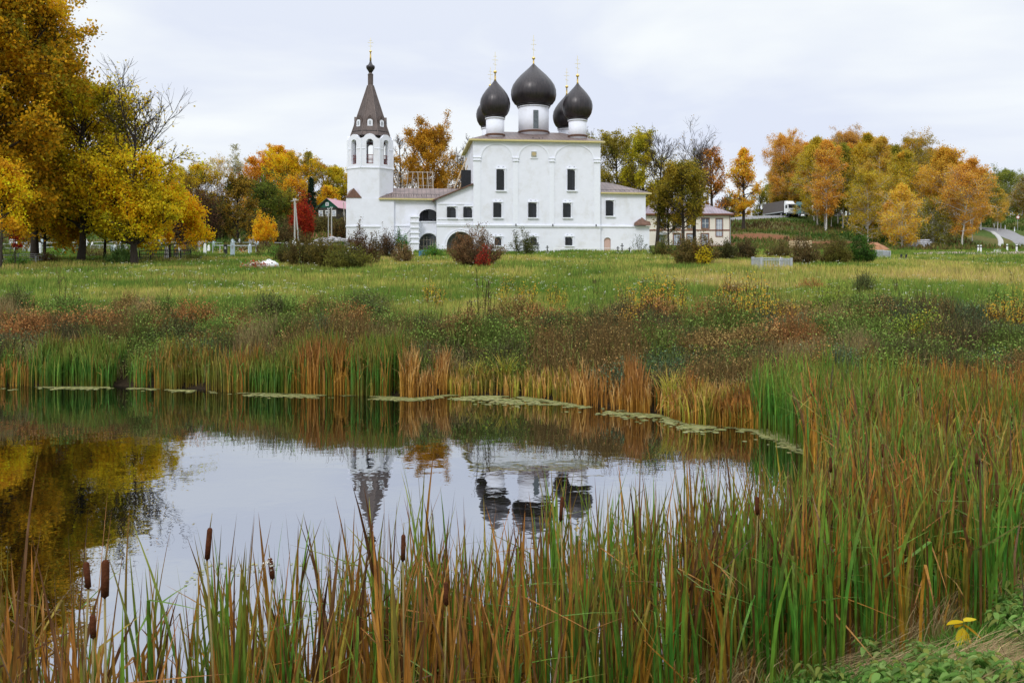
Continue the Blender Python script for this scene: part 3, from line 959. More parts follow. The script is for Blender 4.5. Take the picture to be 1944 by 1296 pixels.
    m.hexa([(sx0, v3, -1), (sx1, v3, -1), (sx1, v2 - .01, -1), (sx0, v2 - .01, -1), (sx0, v3, fz(462, 757, v3)), (sx1, v3, fz(436, 778, v3)), (sx1, v2 - .01, fz(436, 778, v3)), (sx0, v2 - .01, fz(462, 757, v3))])
    px0, px1 = fu(779, v3), fu(795, v3)
    m.box(px0, px1, v3 - .15, v2 - .01, -1, fz(412, 785, v3))
    st = m.build('stair', WHITE, root)
    m = MB()
    for y in (413, 423, 433, 443, 452, 462):
        z = fz(y, 787, v3); m.box(px0 - .12, px1 + .12, v3 - .27, v3 - .10, z, z + .16)
    m.hexa([(sx0 - .1, v3 - .12, fz(462, 757, v3)), (sx1, v3 - .12, fz(436, 778, v3)), (sx1, v3 + .05, fz(436, 778, v3)), (sx0 - .1, v3 + .05, fz(462, 757, v3)),
            (sx0 - .1, v3 - .12, fz(462, 757, v3) + .14), (sx1, v3 - .12, fz(436, 778, v3) + .14), (sx1, v3 + .05, fz(436, 778, v3) + .14), (sx0 - .1, v3 + .05, fz(462, 757, v3) + .14)])
    m.build('moulding', TRIMW, st)
    return root
build_church()

def build_tower():
    vt = 1.7                                   # front face of the tower, in the church's frame
    flat = 85.5 * mpp(132.0) / 2               # half width across flats
    cu = fu(702.5, vt + flat * .3); cv = vt + flat
    root = empty('bell_tower', (OX + cu * CA - cv * SA, OY + cu * SA + cv * CA, OZ), A7,
                 'white octagonal bell tower under a brown tent spire with arched bell openings', 'bell tower')
    Z = lambda py: fz(py, 702, vt)
    side = flat * math.tan(math.radians(22.5))
    zb = -1.2
    zsq = Z(376)
    # square base
    bl = fu(657, vt) - cu; br = fu(748, vt) - cu
    m = MB()
    m.box(bl, br, -flat - .05, flat + .1, zb, zsq)
    base = m.build('base_wall', WHITE, root)
    m = MB()
    z = Z(430); m.box(bl - .08, fu(722, vt) - cu, -flat - .17, flat + .2, z - .08, z + .08)
    m.build('moulding', TRIMW, base)
    # corner caps where the square turns into the octagon
    for s in (-1,):            # the gallery roof covers the other corner
        m = MB()
        x0 = s * (flat + .12); x1 = s * side * .82
        y0 = -flat - .14; y1 = -side
        zt = Z(357.5)
        xm = (x0 + x1) / 2
        m.add([(x0, y0, zsq), (x1, y0, zsq), (xm, y0 + .05, zt), (x0 - s * .4, y1, zt - .2), (x0, y1 + .3, zsq)],
              [(0, 1, 2), (0, 2, 3), (0, 3, 4), (1, 4, 3, 2), (0, 4, 1)])
        m.build('corner_cap', RUST, root)
    # octagon: eight wall panels, each with a tall arched opening and a rounded top
    z0 = zsq - .3
    zc = Z(318); zt = Z(262.5)
    m = MB()
    rail = MB()
    ow = 13.6 * mpp(132)
    o0, o1 = Z(310.5), Z(263.5)
    trim = MB()
    for k in range(8):
        a = math.radians(45 * k)
        def P3(p, q, w, a=a):
            r = flat - w
            sc = r / flat
            x, y = p * sc, -r
            return (x * math.cos(a) - y * math.sin(a), x * math.sin(a) + y * math.cos(a), q)
        top = [(side * math.cos(t) * .62, zt + .05 + .62 * math.sin(t)) for t in np.linspace(0.25, math.pi - .25, 9)]
        outl = [(-side, z0), (side, z0), (side, zt)] + [(side * .84, zt + .02)] + top + [(-side * .84, zt + .02)] + [(-side, zt)]
        m.plate(outl, [arch(0, o0, o1, ow)], P3, .62)
        for zz, hh, pr in ((zc, .16, .10), (Z(282), .09, .05)):
            for seg in ([(-side - .04, side + .04)] if zz == zc else [(-side, -ow / 2 - .1), (ow / 2 + .1, side)]):
                p = [P3(seg[0], zz - hh / 2, -pr), P3(seg[1], zz - hh / 2, -pr), P3(seg[1], zz - hh / 2, .02), P3(seg[0], zz - hh / 2, .02),
                     P3(seg[0], zz + hh / 2, -pr), P3(seg[1], zz + hh / 2, -pr), P3(seg[1], zz + hh / 2, .02), P3(seg[0], zz + hh / 2, .02)]
                trim.hexa(p)
        trim.hexa([P3(-side, zt - 9, -.09), P3(-side + .16, zt - 9, -.09), P3(-side + .16, zt - 9, .02), P3(-side, zt - 9, .02)] and
                  [P3(-side, zc + .1, -.06), P3(-side + .2, zc + .1, -.06), P3(-side + .2, zc + .1, .02), P3(-side, zc + .1, .02),
                   P3(-side, zt - .02, -.06), P3(-side + .2, zt - .02, -.06), P3(-side + .2, zt - .02, .02), P3(-side, zt - .02, .02)])
        # railing
        for zz in (o0 + .1, o0 + .75, o0 + 1.28):
            p0, p1 = P3(-ow / 2 - .02, zz, .3), P3(ow / 2 + .02, zz, .3)
            rail.bar(p0, p1, .045)
        for i in range(5):
            x = -ow / 2 + ow * (i + .5) / 5
            rail.bar(P3(x, o0, .3), P3(x, o0 + 1.25, .3), .032)
    w = m.build('belfry_wall', WHITE, root)
    trim.build('moulding', TRIMW, w)
    rail.build('railing', REDW, root)
    m = MB(); m.lathe([(flat - .4, z0), (flat - .4, o0 - .02)], 8, ph=math.radians(22.5)); m.lathe([(flat - .4, o1 + 1.2), (flat - .4, o1 + 1.3)], 8, ph=math.radians(22.5))
    m.build('belfry_floor', DARKIN, root)
    m = MB()
    m.bar((-2.2, 0, o1 - .2), (2.2, 0, o1 - .2), .1)
    bb = m.build('bell_beam', REDW, root)
    m = MB()
    m.lathe([(.44, o1 - 1.55), (.40, o1 - 1.4), (.30, o1 - 1.1), (.25, o1 - .8), (.15, o1 - .65), (.05, o1 - .5), (.03, o1 - .25)], 20, (.75, .2, 0))
    m.build('bell', mat_basic('bronze', (.12, .07, .03), .5, .7), bb, True)
    # tent
    zb0, zm, zt1 = Z(253.5), Z(213), Z(154)
    R = lambda px: px * mpp(135) / math.cos(math.radians(22.5))
    m = MB()
    m.lathe([(R(37), zb0 - .12), (R(36), zb0), (R(34), Z(248)), (R(31), Z(238)), (R(23.5), zm), (R(15.5), Z(187)), (R(5.6), zt1), (R(5.2), zt1 + .05)], 8, ph=math.radians(22.5))
    for k in range(8):   # ridge rolls
        a = math.radians(45 * k + 22.5)
        pts = [(R(36), zb0), (R(31), Z(238)), (R(23.5), zm), (R(15.5), Z(187)), (R(5.6), zt1)]
        for (r0, h0), (r1, h1) in zip(pts[:-1], pts[1:]):
            m.bar((r0 * math.cos(a), r0 * math.sin(a), h0), (r1 * math.cos(a), r1 * math.sin(a), h1), .07, 5)
    tent = m.build('tent_roof', TENT, root)
    # dormers
    for k in range(8):
        a = math.radians(45 * k)
        def Q(x, r, z, a=a):
            y = -r
            return (x * math.cos(a) - y * math.sin(a), x * math.sin(a) + y * math.cos(a), z)
        rr = 32.0 * mpp(135)
        zb_, zt_ = Z(240), Z(225.5)
        w2 = .36
        m = MB()
        # dark hood
        m.add([Q(-w2 - .22, rr - .15, zb_ - .15), Q(w2 + .22, rr - .15, zb_ - .15), Q(w2 + .22, rr - .25, zt_ + .1), Q(0, rr - .15, zt_ + .75), Q(-w2 - .22, rr - .25, zt_ + .1),
               Q(-w2 - .22, rr - 2.2, zb_ - .15), Q(w2 + .22, rr - 2.2, zb_ - .15), Q(w2 + .22, rr - 2.2, zt_ + .1), Q(0, rr - 2.2, zt_ + .75), Q(-w2 - .22, rr - 2.2, zt_ + .1)],
              [(0, 1, 2, 3, 4), (0, 5, 6, 1), (1, 6, 7, 2), (2, 7, 8, 3), (3, 8, 9, 4), (4, 9, 5, 0)])
        d = m.build('dormer', TENT, tent)
        m = MB()
        P3 = lambda p, q, w, Q=Q: Q(p, rr - .10 - w, q)
        m.plate(arch(0, zb_ - .05, zt_ + .12, w2 * 2, rise=w2 * .8), [arch(0, zb_ + .35, zt_ - .12, w2 * .95, rise=w2 * .4)], P3, .06)
        m.build('dormer_frame', TRIMW, tent)
        m = MB(); m.plate(rect(-w2 * .6, w2 * .6, zb_ + .2, zt_ - .1), [], lambda p, q, w, Q=Q: Q(p, rr - .125 - w, q), .015)
        m.build('dormer_daylight', mat_basic('painted_daylight', (.36, .38, .41), .3, var=.05), tent)  # pale sheet, its colour stands in for daylight through the open dormer
    m = MB()
    r = lambda px: px * mpp(135)
    m.lathe([(r(5.6), Z(155)), (r(5.3), Z(152)), (r(5.3), Z(134)), (r(5.8), Z(133)), (r(3.0), Z(129))], 8, ph=math.radians(22.5))
    neck = m.build('spire_neck', TENT, root)
    m = MB()
    m.lathe([(r(2.2), Z(130)), (r(4.4), Z(126)), (r(7.6), Z(121)), (r(8.3), Z(118)), (r(7.8), Z(115.5)), (r(4.6), Z(113.5)), (r(2.6), Z(110)), (r(1.2), Z(104.5))], 24)
    sd = m.build('small_dome', DOME, root, True)
    m = MB()
    m.lathe([(r(1.9), Z(105.5)), (r(1.5), Z(97)), (r(1.2), Z(89.5)), (r(2.4), Z(88)), (r(2.4), Z(86.5)), (r(.8), Z(85))], 12)
    m.build('finial', GOLD, sd, True)
    m = MB()
    zx0, zx1 = Z(86), Z(61)
    m.box(-.035, .035, -.03, .03, zx0, zx1)
    hh = zx1 - zx0
    for f, w in ((.62, .4), (.80, .22), (.36, .26)):
        m.box(-w, w, -.034, .034, zx0 + hh * f - .03, zx0 + hh * f + .03)
    m.build('cross', GOLDP, sd)
build_tower()

# ------------------------------------------------------------------ trees
def tubes_np(P, R, S=5):
    """P (N,K,3) polylines, R (N,K) radii -> V, quads"""
    N_, K, _ = P.shape
    d = P[:, -1] - P[:, 0]
    d /= np.linalg.norm(d, axis=1, keepdims=True) + 1e-9
    h = np.where(np.abs(d[:, 2:3]) < 0.8, np.array([[0, 0, 1.0]]), np.array([[1.0, 0, 0]]))
    u = np.cross(d, h); u /= np.linalg.norm(u, axis=1, keepdims=True) + 1e-9
    w = np.cross(d, u)
    t = 2 * np.pi * np.arange(S) / S
    ring = u[:, None, :] * np.cos(t)[None, :, None] + w[:, None, :] * np.sin(t)[None, :, None]
    V = P[:, :, None, :] + R[:, :, None, None] * ring[:, None, :, :]
    i = np.arange(N_ * K * S).reshape(N_, K, S)
    a = i[:, :-1, :]; b = np.roll(i, -1, 2)[:, :-1, :]; c = np.roll(i, -1, 2)[:, 1:, :]; e = i[:, 1:, :]
    Q = np.stack([a.ravel(), b.ravel(), c.ravel(), e.ravel()], 1)
    return V.reshape(-1, 3), Q
def merge(parts):
    V = []; Q = []; b = 0
    for v, q in parts:
        V.append(v); Q.append(q + b); b += len(v)
    return np.concatenate(V), np.concatenate(Q)
def unit(n, r):
    v = r.normal(size=(n, 3))
    return v / (np.linalg.norm(v, axis=1, keepdims=True) + 1e-9)
def grow(st, dr, ln, K, r, wob=0.12, lift=0.0, droop=0.0):
    n = len(st)
    P = np.zeros((n, K, 3)); P[:, 0] = st
    d = dr.copy()
    for k in range(1, K):
        d = d + r.normal(size=(n, 3)) * wob
        d[:, 2] += lift - droop * k / K
        d /= np.linalg.norm(d, axis=1, keepdims=True) + 1e-9
        P[:, k] = P[:, k - 1] + d * (ln / (K - 1))[:, None]
    return P
def kids(P, ln, m, r, smin=0.25, spread=0.9, up=0.15, frac=(0.3, 0.6)):
    n, K, _ = P.shape
    idx = np.repeat(np.arange(n), m)
    s = r.uniform(smin, 1.0, len(idx)) * (K - 1)
    k = np.minimum(s.astype(int), K - 2); f = (s - k)[:, None]
    st = P[idx, k] * (1 - f) + P[idx, k + 1] * f
    pd = P[idx, k + 1] - P[idx, k]
    pd /= np.linalg.norm(pd, axis=1, keepdims=True) + 1e-9
    d = pd + unit(len(idx), r) * spread
    d[:, 2] += up
    d /= np.linalg.norm(d, axis=1, keepdims=True) + 1e-9
    l = ln[idx] * r.uniform(frac[0], frac[1], len(idx)) * (1.15 - 0.5 * s / (K - 1))
    return st, d, l, idx
def leaf_quads(C, size, r, cols, flat=0.0, aspect=0.75):
    n = len(C)
    a = unit(n, r); b = unit(n, r)
    if flat:
        nrm = unit(n, r); nrm[:, 2] = np.abs(nrm[:, 2]) + flat
        nrm /= np.linalg.norm(nrm, axis=1, keepdims=True)
        a = np.cross(nrm, b); a /= np.linalg.norm(a, axis=1, keepdims=True) + 1e-9
        b = np.cross(nrm, a)
    else:
        b = np.cross(a, b); b /= np.linalg.norm(b, axis=1, keepdims=True) + 1e-9
    s = (size * r.uniform(0.6, 1.3, n))[:, None] * 0.5
    V = np.stack([C - a * s, C - b * s * aspect, C + a * s, C + b * s * aspect], 1)
    V = V + r.normal(size=V.shape) * s[:, None] * 0.12
    Q = np.arange(n * 4).reshape(n, 4)
    return V.reshape(-1, 3), Q, np.repeat(cols, 4, 0)
def palette_cols(C, pal, r, s=1.6, seed=0, jit=0.22):
    """pal: list of hex; patches of neighbouring leaves share a hue"""
    P = np.array([rgb(h) for h in pal])
    q = fbm(C[:, 0] + 0.7 * C[:, 2] + seed * 3.1, C[:, 1] * 0.8 + 1.3 * C[:, 2], s, seed, 2)
    q = np.clip((q - 0.25) / 0.5 + r.normal(size=len(C)) * 0.13, 0, 0.999) * (len(P) - 1)
    k = q.astype(int); f = (q - k)[:, None]
    k2 = np.minimum(k + 1, len(P) - 1)
    c = P[k] * (1 - f) + P[k2] * f
    c = c * np.array([1.82, 1.86, 1.9])
    return np.minimum(c * np.clip(r.normal(1.0, jit, len(C)), 0.45, 1.7)[:, None], .8)
ENV = {
    'round': lambda t: np.sqrt(np.clip(1 - (2 * t - 0.9) ** 2 / 1.25, 0.02, 1)),
    'oval':  lambda t: np.clip(1.15 * np.sin(np.pi * np.clip(t * 0.88 + 0.12, 0, 1)) ** 0.75, 0.08, 1),
    'birch': lambda t: np.clip(1.25 * (1 - t) ** 0.65 * np.clip(0.35 + 2.2 * t, 0, 1), 0.1, 1),
    'cone':  lambda t: np.clip(1.02 - t, 0.03, 1),
    'wide':  lambda t: np.clip(1.0 - 0.75 * t ** 2.2, 0.15, 1),
    'vase':  lambda t: np.clip(0.45 + 0.75 * t, 0.2, 1.0),
    'column': lambda t: np.clip(1.1 * np.sin(np.pi * np.clip(t * 0.8 + 0.18, 0, 1)) ** 0.5, 0.1, 1),
}
def tree_meshes(kind, seed, h, cr, cb, n1=34, n2=6, n3=4, leaves=8000, ls=0.26, pal=('#a07818',), env='round', tr=None, bare=2.0,
                up=0.35, lift=0.06, droop=0.0, trunk_mat=BARK, sig=0.45, lean=(0, 0), wob=0.02, twig=0.022, pitch=None, thin=0.0):
    """returns (trunk mesh, crown mesh); bare: leaves thin out above this share of the height"""
    r = np.random.default_rng(seed)
    tr = tr or h * 0.016 + 0.06
    K = 9
    zz = np.linspace(0, 1, K)
    T = np.zeros((1, K, 3))
    T[0, :, 0] = lean[0] * zz ** 1.5 * h + np.cumsum(r.normal(0, wob, K)) * h * 0.25
    T[0, :, 1] = lean[1] * zz ** 1.5 * h + np.cumsum(r.normal(0, wob, K)) * h * 0.25
    T[0, :, :2] -= T[0, :1, :2]
    T[0, :, 2] = zz * h * 0.97 - 0.3 * (1 - zz)
    R = (tr * (1 - zz) ** 0.75 + 0.02)[None]
    R[0, 0] *= 1.35
    parts = [tubes_np(T, R, 8)]
    # first-order limbs
    t = np.sort(r.uniform(0, 1, n1)) ** 0.9
    s = (cb + (0.985 - cb) * t)
    si = s * (K - 1); k = np.minimum(si.astype(int), K - 2); f = (si - k)[:, None]
    st = T[0, k] * (1 - f) + T[0, k + 1] * f
    az = np.arange(n1) * 2.399 + r.uniform(0, .9, n1)
    el = (up + (1.0 - up) * t * 0.8 + r.normal(0, 0.13, n1)) if pitch is None else pitch + r.normal(0, .1, n1)
    d = np.stack([np.cos(az) * np.cos(el), np.sin(az) * np.cos(el), np.sin(el)], 1)
    ln = ENV[env](t) * cr * r.uniform(0.72, 1.12, n1)
    ln = np.minimum(ln, 0.2 * h + ln) / np.maximum(np.cos(el), 0.45) * np.where(t > .75, .8, 1)
    P1 = grow(st, d, ln, 6, r, 0.10, lift, droop)
    rad = tr * (1 - s) ** 0.7 * 0.42 + 0.025
    parts.append(tubes_np(P1, rad[:, None] * np.linspace(1, 0.25, 6)[None], 5))
    st, d, l2, i1 = kids(P1, ln, n2, r, 0.22, 0.85, 0.12)
    P2 = grow(st, d, l2, 5, r, 0.14, lift, droop)
    r2 = np.maximum(rad[i1] * 0.38, twig)
    parts.append(tubes_np(P2, r2[:, None] * np.linspace(1, 0.4, 5)[None], 4))
    src = [P2[:, 1:].reshape(-1, 3)]
    if n3:
        st, d, l3, i2 = kids(P2, l2, n3, r, 0.2, 0.9, 0.1, (0.35, 0.7))
        P3 = grow(st, d, l3, 4, r, 0.16, lift, droop * 1.5)
        parts.append(tubes_np(P3, np.full((len(P3), 4), twig * 0.8) * np.linspace(1, 0.45, 4)[None], 3))
        src.append(P3[:, 1:].reshape(-1, 3)); src.append(P3[:, 2:].reshape(-1, 3))
    V, Q = merge(parts)
    tm = np_mesh('trunk', V, [Q], None, trunk_mat, True)
    src = np.concatenate(src)
    if thin:
        keep = fbm(src[:, 0] + src[:, 2], src[:, 1] + src[:, 2] * .6, 1.7, seed + 9, 2) > thin
        src = src[keep] if keep.sum() > 20 else src
    n = leaves
    C = src[r.integers(0, len(src), n)] + r.normal(size=(n, 3)) * sig * r.uniform(0.3, 1, (n, 1))
    C[:, 2] = np.maximum(C[:, 2], 0.25)
    if bare < 1.5:
        keep = r.uniform(size=n) > sstep(bare - 0.14, bare + 0.08, C[:, 2] / h) * 0.985
        C = C[keep]
    V, Q, c = leaf_quads(C, np.full(len(C), ls), r, palette_cols(C, pal, r, 2.0 + cr * .12, seed))
    cm = np_mesh('crown', V, [Q], c, LEAF)
    return tm, cm
def put_tree(name, meshes, px, Y, label, cat='tree', group=None, s=1.0, rz=0.0, dz=0.0, py=None):
    x, y, z = spot(px, Y)
    o = empty(name, (x, y, z + dz), rz, label, cat, group)
    o.scale = (s, s, s)
    link('trunk', meshes[0], o); link('crown', meshes[1], o)
    return o
def hgt(py_top, px, Y):
    """height a tree needs so that its top reaches a photo row"""
    return H - (py_top - HY) / F * Y - spot(px, Y)[2]

GOLD1 = ('#6a6412', '#a07a10', '#c8900f', '#8a7a18', '#b87d10')
OLIVE = ('#4c4a12', '#77701c', '#5a5a18', '#968022')
LIMEY = ('#74701a', '#a49020', '#8c8420', '#c09a1c', '#5e6418')
ORNG = ('#a5651a', '#c98a1c', '#b06a20', '#d09a22')
BIRG = ('#8a7a28', '#a88a34', '#96782e', '#b08e38', '#7a762c')
BIRO = ('#a5762a', '#b88634', '#9a702c', '#b88e38')
BROWN = ('#5a4028', '#7a5428', '#6b4a2c', '#8a6428')
DGREEN = ('#2c3d18', '#3f4d1c', '#55591e', '#34431a')

def build_trees_west():
    # the great trees by the graveyard
    m = tree_meshes('big', 101, hgt(-95, 15, 84), 6.6, 0.12, 78, 8, 5, 120000, 0.33, ('#5e5812', '#846c14', '#a87814', '#6a6216', '#b48214', '#746816', '#ba8a16'), 'oval', up=0.15, lift=0.02, sig=0.6, tr=0.5)
    put_tree('maple_tree', m, -6, 84, 'tallest golden olive maple at the edge of the graveyard, its top out of frame')
    m = tree_meshes('a2', 110, hgt(52, 62, 95), 4.6, 0.15, 60, 8, 5, 70000, 0.28, ('#5e5a12', '#8a7212', '#b07c12', '#6a6414', '#b98012'), 'oval', up=0.2, sig=.55, tr=.36)
    put_tree('maple_tree', m, 66, 95, 'second tallest golden maple standing close behind the tallest one')
    m = tree_meshes('b', 102, hgt(152, 165, 92), 5.2, 0.14, 64, 7, 5, 60000, 0.25, ('#8a7c16', '#b09018', '#c89a18', '#948818', '#7a7418'), 'oval', up=0.2, bare=.97, sig=.45, tr=.36)
    put_tree('linden_tree', m, 152, 92, 'full yellow green linden between the tallest maple and the half bare tree')
    m = tree_meshes('c', 103, hgt(200, 272, 90), 4.6, 0.13, 64, 7, 6, 56000, 0.24, ('#8a8418', '#b89a18', '#a08c1a', '#c89a1a', '#cc9414'), 'column', up=0.3, bare=.70, sig=.4, tr=.34, lift=.1, lean=(.03, 0))
    put_tree('linden_tree', m, 256, 90, 'linden with a bare twiggy top and yellow lower boughs')
    m = tree_meshes('d', 104, hgt(366, 330, 101), 3.7, 0.22, 40, 7, 4, 24000, 0.22, ('#b87a10', '#d89a10', '#c8870e', '#a9720f'), 'wide', up=0.1, lift=-.01, sig=.35, tr=.13)
    put_tree('maple_tree', m, 322, 101, 'low bright golden maple spreading beside the half bare linden')
    m = tree_meshes('e', 105, hgt(300, 2, 76), 1.9, 0.15, 24, 6, 4, 9000, 0.2, ('#c08a12', '#d8a216', '#b07e14', '#98741a'), 'oval', up=.2, sig=.32, tr=.09)
    put_tree('maple_tree', m, 0, 76, 'small bright yellow maple in front of the tallest tree')
    m = tree_meshes('f', 106, hgt(330, 75, 97), 4.4, 0.2, 40, 7, 4, 34000, 0.25, ('#7a6416', '#a87a18', '#bc8418', '#8a7418'), 'wide', up=.1, sig=.45, tr=.16)
    put_tree('maple_tree', m, 85, 97, 'bronze maple low behind the graves under the tallest tree')
    m = tree_meshes('f2', 107, hgt(345, 205, 100), 4.2, 0.2, 40, 7, 4, 32000, 0.25, ('#6e6418', '#947a1a', '#a8841c', '#747018'), 'wide', up=.1, sig=.45, tr=.16)
    put_tree('maple_tree', m, 200, 100, 'dark olive low tree between the two lindens')
    # tiny red rowan at the far left
    m = tree_meshes('g', 108, hgt(418, 30, 80), .55, 0.4, 14, 5, 3, 900, 0.16, ('#6a1a14', '#8a2418', '#5a2018'), 'oval', sig=.18, tr=.035)
    put_tree('rowan_sapling', m, 28, 79, 'thin sapling with dark red leaves by the grave railings')

def build_trees_hill():
    """trees on the slope between the graveyard and the bell tower, and behind the church"""
    G = 'autumn trees on the western slope'
    rows = [
     # px, Y, top, crown half width px, base px?, kind, palette, label
     (322, 250, 348, 30, 'round', BROWN, 0.12, 'brown leafless looking tree low against the sky at the west end of the slope'),
     (345, 262, 338, 34, 'oval', ('#8a7a20', '#a89224', '#7a7020'), 0.15, 'pale yellow tree second from the west end of the slope'),
     (378, 255, 322, 34, 'round', ('#8a7a1c', '#b8941c', '#6e6a1c'), 0.15, 'olive yellow round tree rising beside the pale yellow one'),
     (412, 258, 308, 36, 'round', ('#7c7218', '#b89018', '#9a8018'), 0.15, 'mustard yellow tree below the tall wispy aspen'),
     (445, 250, 272, 13, 'column', ('#6a6a34', '#8a8244', '#5c5c34'), 0.12, 'tall wispy grey green aspen standing above its neighbours'),
     (468, 264, 300, 28, 'oval', ('#6e6620', '#9a7c22', '#b08022'), 0.12, 'olive and ochre tree just east of the wispy aspen'),
     (498, 258, 318, 40, 'round', ('#a86e1c', '#b87a1e', '#9a6a20'), 0.12, 'amber tree in the middle of the slope'),
     (531, 268, 276, 32, 'oval', ('#b8801a', '#cc9018', '#b0701c'), 0.12, 'tallest orange gold tree on the slope'),
     (545, 252, 312, 42, 'round', ('#c08a14', '#d49c14', '#b07c14', '#8a7a18'), 0.12, 'bright gold broad tree in front of the tallest orange one'),
     (588, 258, 284, 24, 'birch', ('#5c5a24', '#7c7028', '#8a7428'), 0.2, 'thin olive birch with a pale stem beyond the red bush'),
     (612, 270, 322, 30, 'round', ('#6a6020', '#8a7422', '#9a6e22'), 0.12, 'brownish tree behind the green house roof'),
     (640, 264, 328, 30, 'round', ('#8c801c', '#aa901c', '#70701c'), 0.12, 'yellow green tree behind the house beside the bell tower'),
     (665, 272, 340, 30, 'round', ('#a07a1e', '#8a7a1e', '#b8801e'), 0.12, 'ochre tree peeping past the edge of the bell tower'),
     (452, 170, 348, 33, 'round', ('#4a4218', '#6e561a', '#7a5e1a', '#3e3e16'), 0.06, 'dark olive brown round tree behind the graves'),
     (418, 178, 402, 22, 'round', ('#2e3518', '#4a4a1c', '#3a3c1a'), 0.06, 'dark green low tree beside the bare brown thicket'),
     (503, 205, 358, 34, 'round', ('#3e4a1a', '#5a601e', '#4a521c'), 0.05, 'green broad tree not yet turned, below the gold ones'),
     (540, 212, 380, 28, 'round', ('#4a4e1a', '#6c681e', '#8a741e'), 0.05, 'green and yellow bushy tree left of the red bush'),
     (553, 238, 352, 30, 'round', ('#a8781a', '#c08a1a', '#8a701c'), 0.08, 'gold tree low behind the concrete pole'),
     (623, 246, 362, 17, 'round', ('#c08a18', '#b08018', '#d09a1c'), 0.1, 'small gold tree over the gable of the green house'),
    ]
    for i, (px, Y, top, hw, env, pal, cb, lab) in enumerate(rows):
        h = hgt(top, px, Y)
        cr = hw * mpp(Y)
        bare = 2.0
        wisp = 'wispy' in lab
        n = int(np.clip(cr * h * 210, 5000, 26000))
        if wisp: n = 2600
        if 'birch' in lab: n = 6500
        if 'leafless' in lab: n = 2200
        m = tree_meshes('h', 200 + i, h, cr * 1.12, cb * .5, 40, 6, 4, n, 0.34 if not wisp else .26, pal, env, sig=.45, twig=.035, up=.3, lift=.05,
                        trunk_mat=BIRCHB if ('birch' in lab or wisp) else BARK, tr=.13 if wisp else None)
        put_tree('birch_tree' if 'birch' in lab else ('aspen_tree' if wisp else 'hillside_tree'), m, px, Y, lab, group=G)
    # dark spruces by the house
    for px, Y, top, hw, lab in ((592, 236, 335, 15, 'dark green spruce between the red bush and the green house'), (577, 240, 362, 13, 'lower dark spruce behind the red bush'), (634, 250, 352, 12, 'dark spruce tip behind the roof ridge of the green house')):
        m = tree_meshes('s', 260 + px, hgt(top, px, Y), hw * mpp(Y), 0.05, 60, 6, 2, 6000, 0.3, ('#17241a', '#22301e', '#1c2a20'), 'cone', pitch=-.05, lift=0, sig=.3, twig=.03)
        put_tree('spruce_tree', m, px, Y, lab, group='dark spruces by the green house')
    # behind the church
    B = [(762, 196, 262, 30, 'column', ('#6e5a1c', '#8a6a20', '#96702a'), .12, .86, 5000, 'thin ochre tree just right of the belfry'),
         (818, 190, 258, 56, 'round', ('#8a6418', '#a0741c', '#80641e', '#986c20'), .1, 2, 46000, 'broad golden tree with a grey twiggy crown behind the gallery roof'),
         (868, 205, 292, 30, 'round', ('#8a5e1c', '#7a5a24', '#6a5a2a'), .1, .85, 5200, 'bare brownish tree close behind the church wall'),
         (893, 210, 256, 26, 'column', ('#7a6024', '#6a5a24'), .2, .5, 700, 'leafless tree whose twigs show left of the rear dome'),
         (1120, 205, 252, 36, 'round', ('#7a6024', '#6a5a24'), .2, .45, 800, 'leafless tree whose twigs show right of the domes'),
         (1172, 188, 268, 46, 'column', ('#6a6420', '#86762a', '#5e5c20'), .1, 2, 20000, 'dull olive tree behind the annex roof'),
         (1222, 184, 262, 42, 'round', ('#86801a', '#a08e20', '#6c6c1c', '#94841c'), .06, 2, 24000, 'mossy yellow green tree behind the end of the annex'),
         (1196, 200, 330, 40, 'wide', ('#5a4a1a', '#6e561c', '#4a4418'), .06, 2, 9000, 'low bronze tree between annex roof and yellow green tree')]
    for i, (px, Y, top, hw, env, pal, cb, bare, n, lab) in enumerate(B):
        m = tree_meshes('b', 300 + i, hgt(top, px, Y), hw * mpp(Y), cb, 44, 7, 5, n, .28, pal, env, bare=bare, sig=.42, twig=.026, lift=.08, trunk_mat=TWIG if bare < .9 else BARK)
        put_tree('linden_tree', m, px, Y, lab, group='old trees behind the church')
    # beside the cream house
    B = [(1247, 146, 272, 38, 'vase', ('#6a6020', '#7c6c22', '#8a7020'), .36, .68, 7000, (.035, 0), 'slim linden with dark leaning trunk and bare top beside the annex corner'),
         (1296, 143, 330, 54, 'round', ('#5e581a', '#7a6a20', '#8a7222', '#665e1e'), .30, 2, 17000, (0, 0), 'bronze green bushy linden in front of the cream house, middle trunk'),
         (1318, 148, 286, 40, 'vase', ('#6a5a1c', '#8a6a20', '#5a5a1e'), .30, .66, 14000, (.02, 0), 'tall linden with grey bare twigs before the cream house'),
         (1268, 147, 352, 34, 'round', ('#545018', '#766218', '#4a4a16'), .26, 2, 7000, (-.03, 0), 'small olive linden half hidden behind the bronze one')]
    for i, (px, Y, top, hw, env, pal, cb, bare, n, ln, lab) in enumerate(B):
        m = tree_meshes('b', 330 + i, hgt(top, px, Y), hw * mpp(Y), cb, 42, 7, 5, n, .25, pal, env, bare=bare, sig=.42, twig=.022, lift=.1, lean=ln, tr=.3 if i != 3 else .16)
        put_tree('linden_tree', m, px, Y, lab, group='lindens round the cream house')
    m = tree_meshes('b', 340, hgt(286, 1350, 190), 30 * mpp(190), .2, 40, 6, 5, 8000, .28, ('#8a5a1c', '#a86a1e', '#7a5a1e', '#b07424'), 'round', sig=.42, twig=.024)
    put_tree('linden_tree', m, 1350, 190, 'rusty orange tree behind the cream house', group='lindens round the cream house')
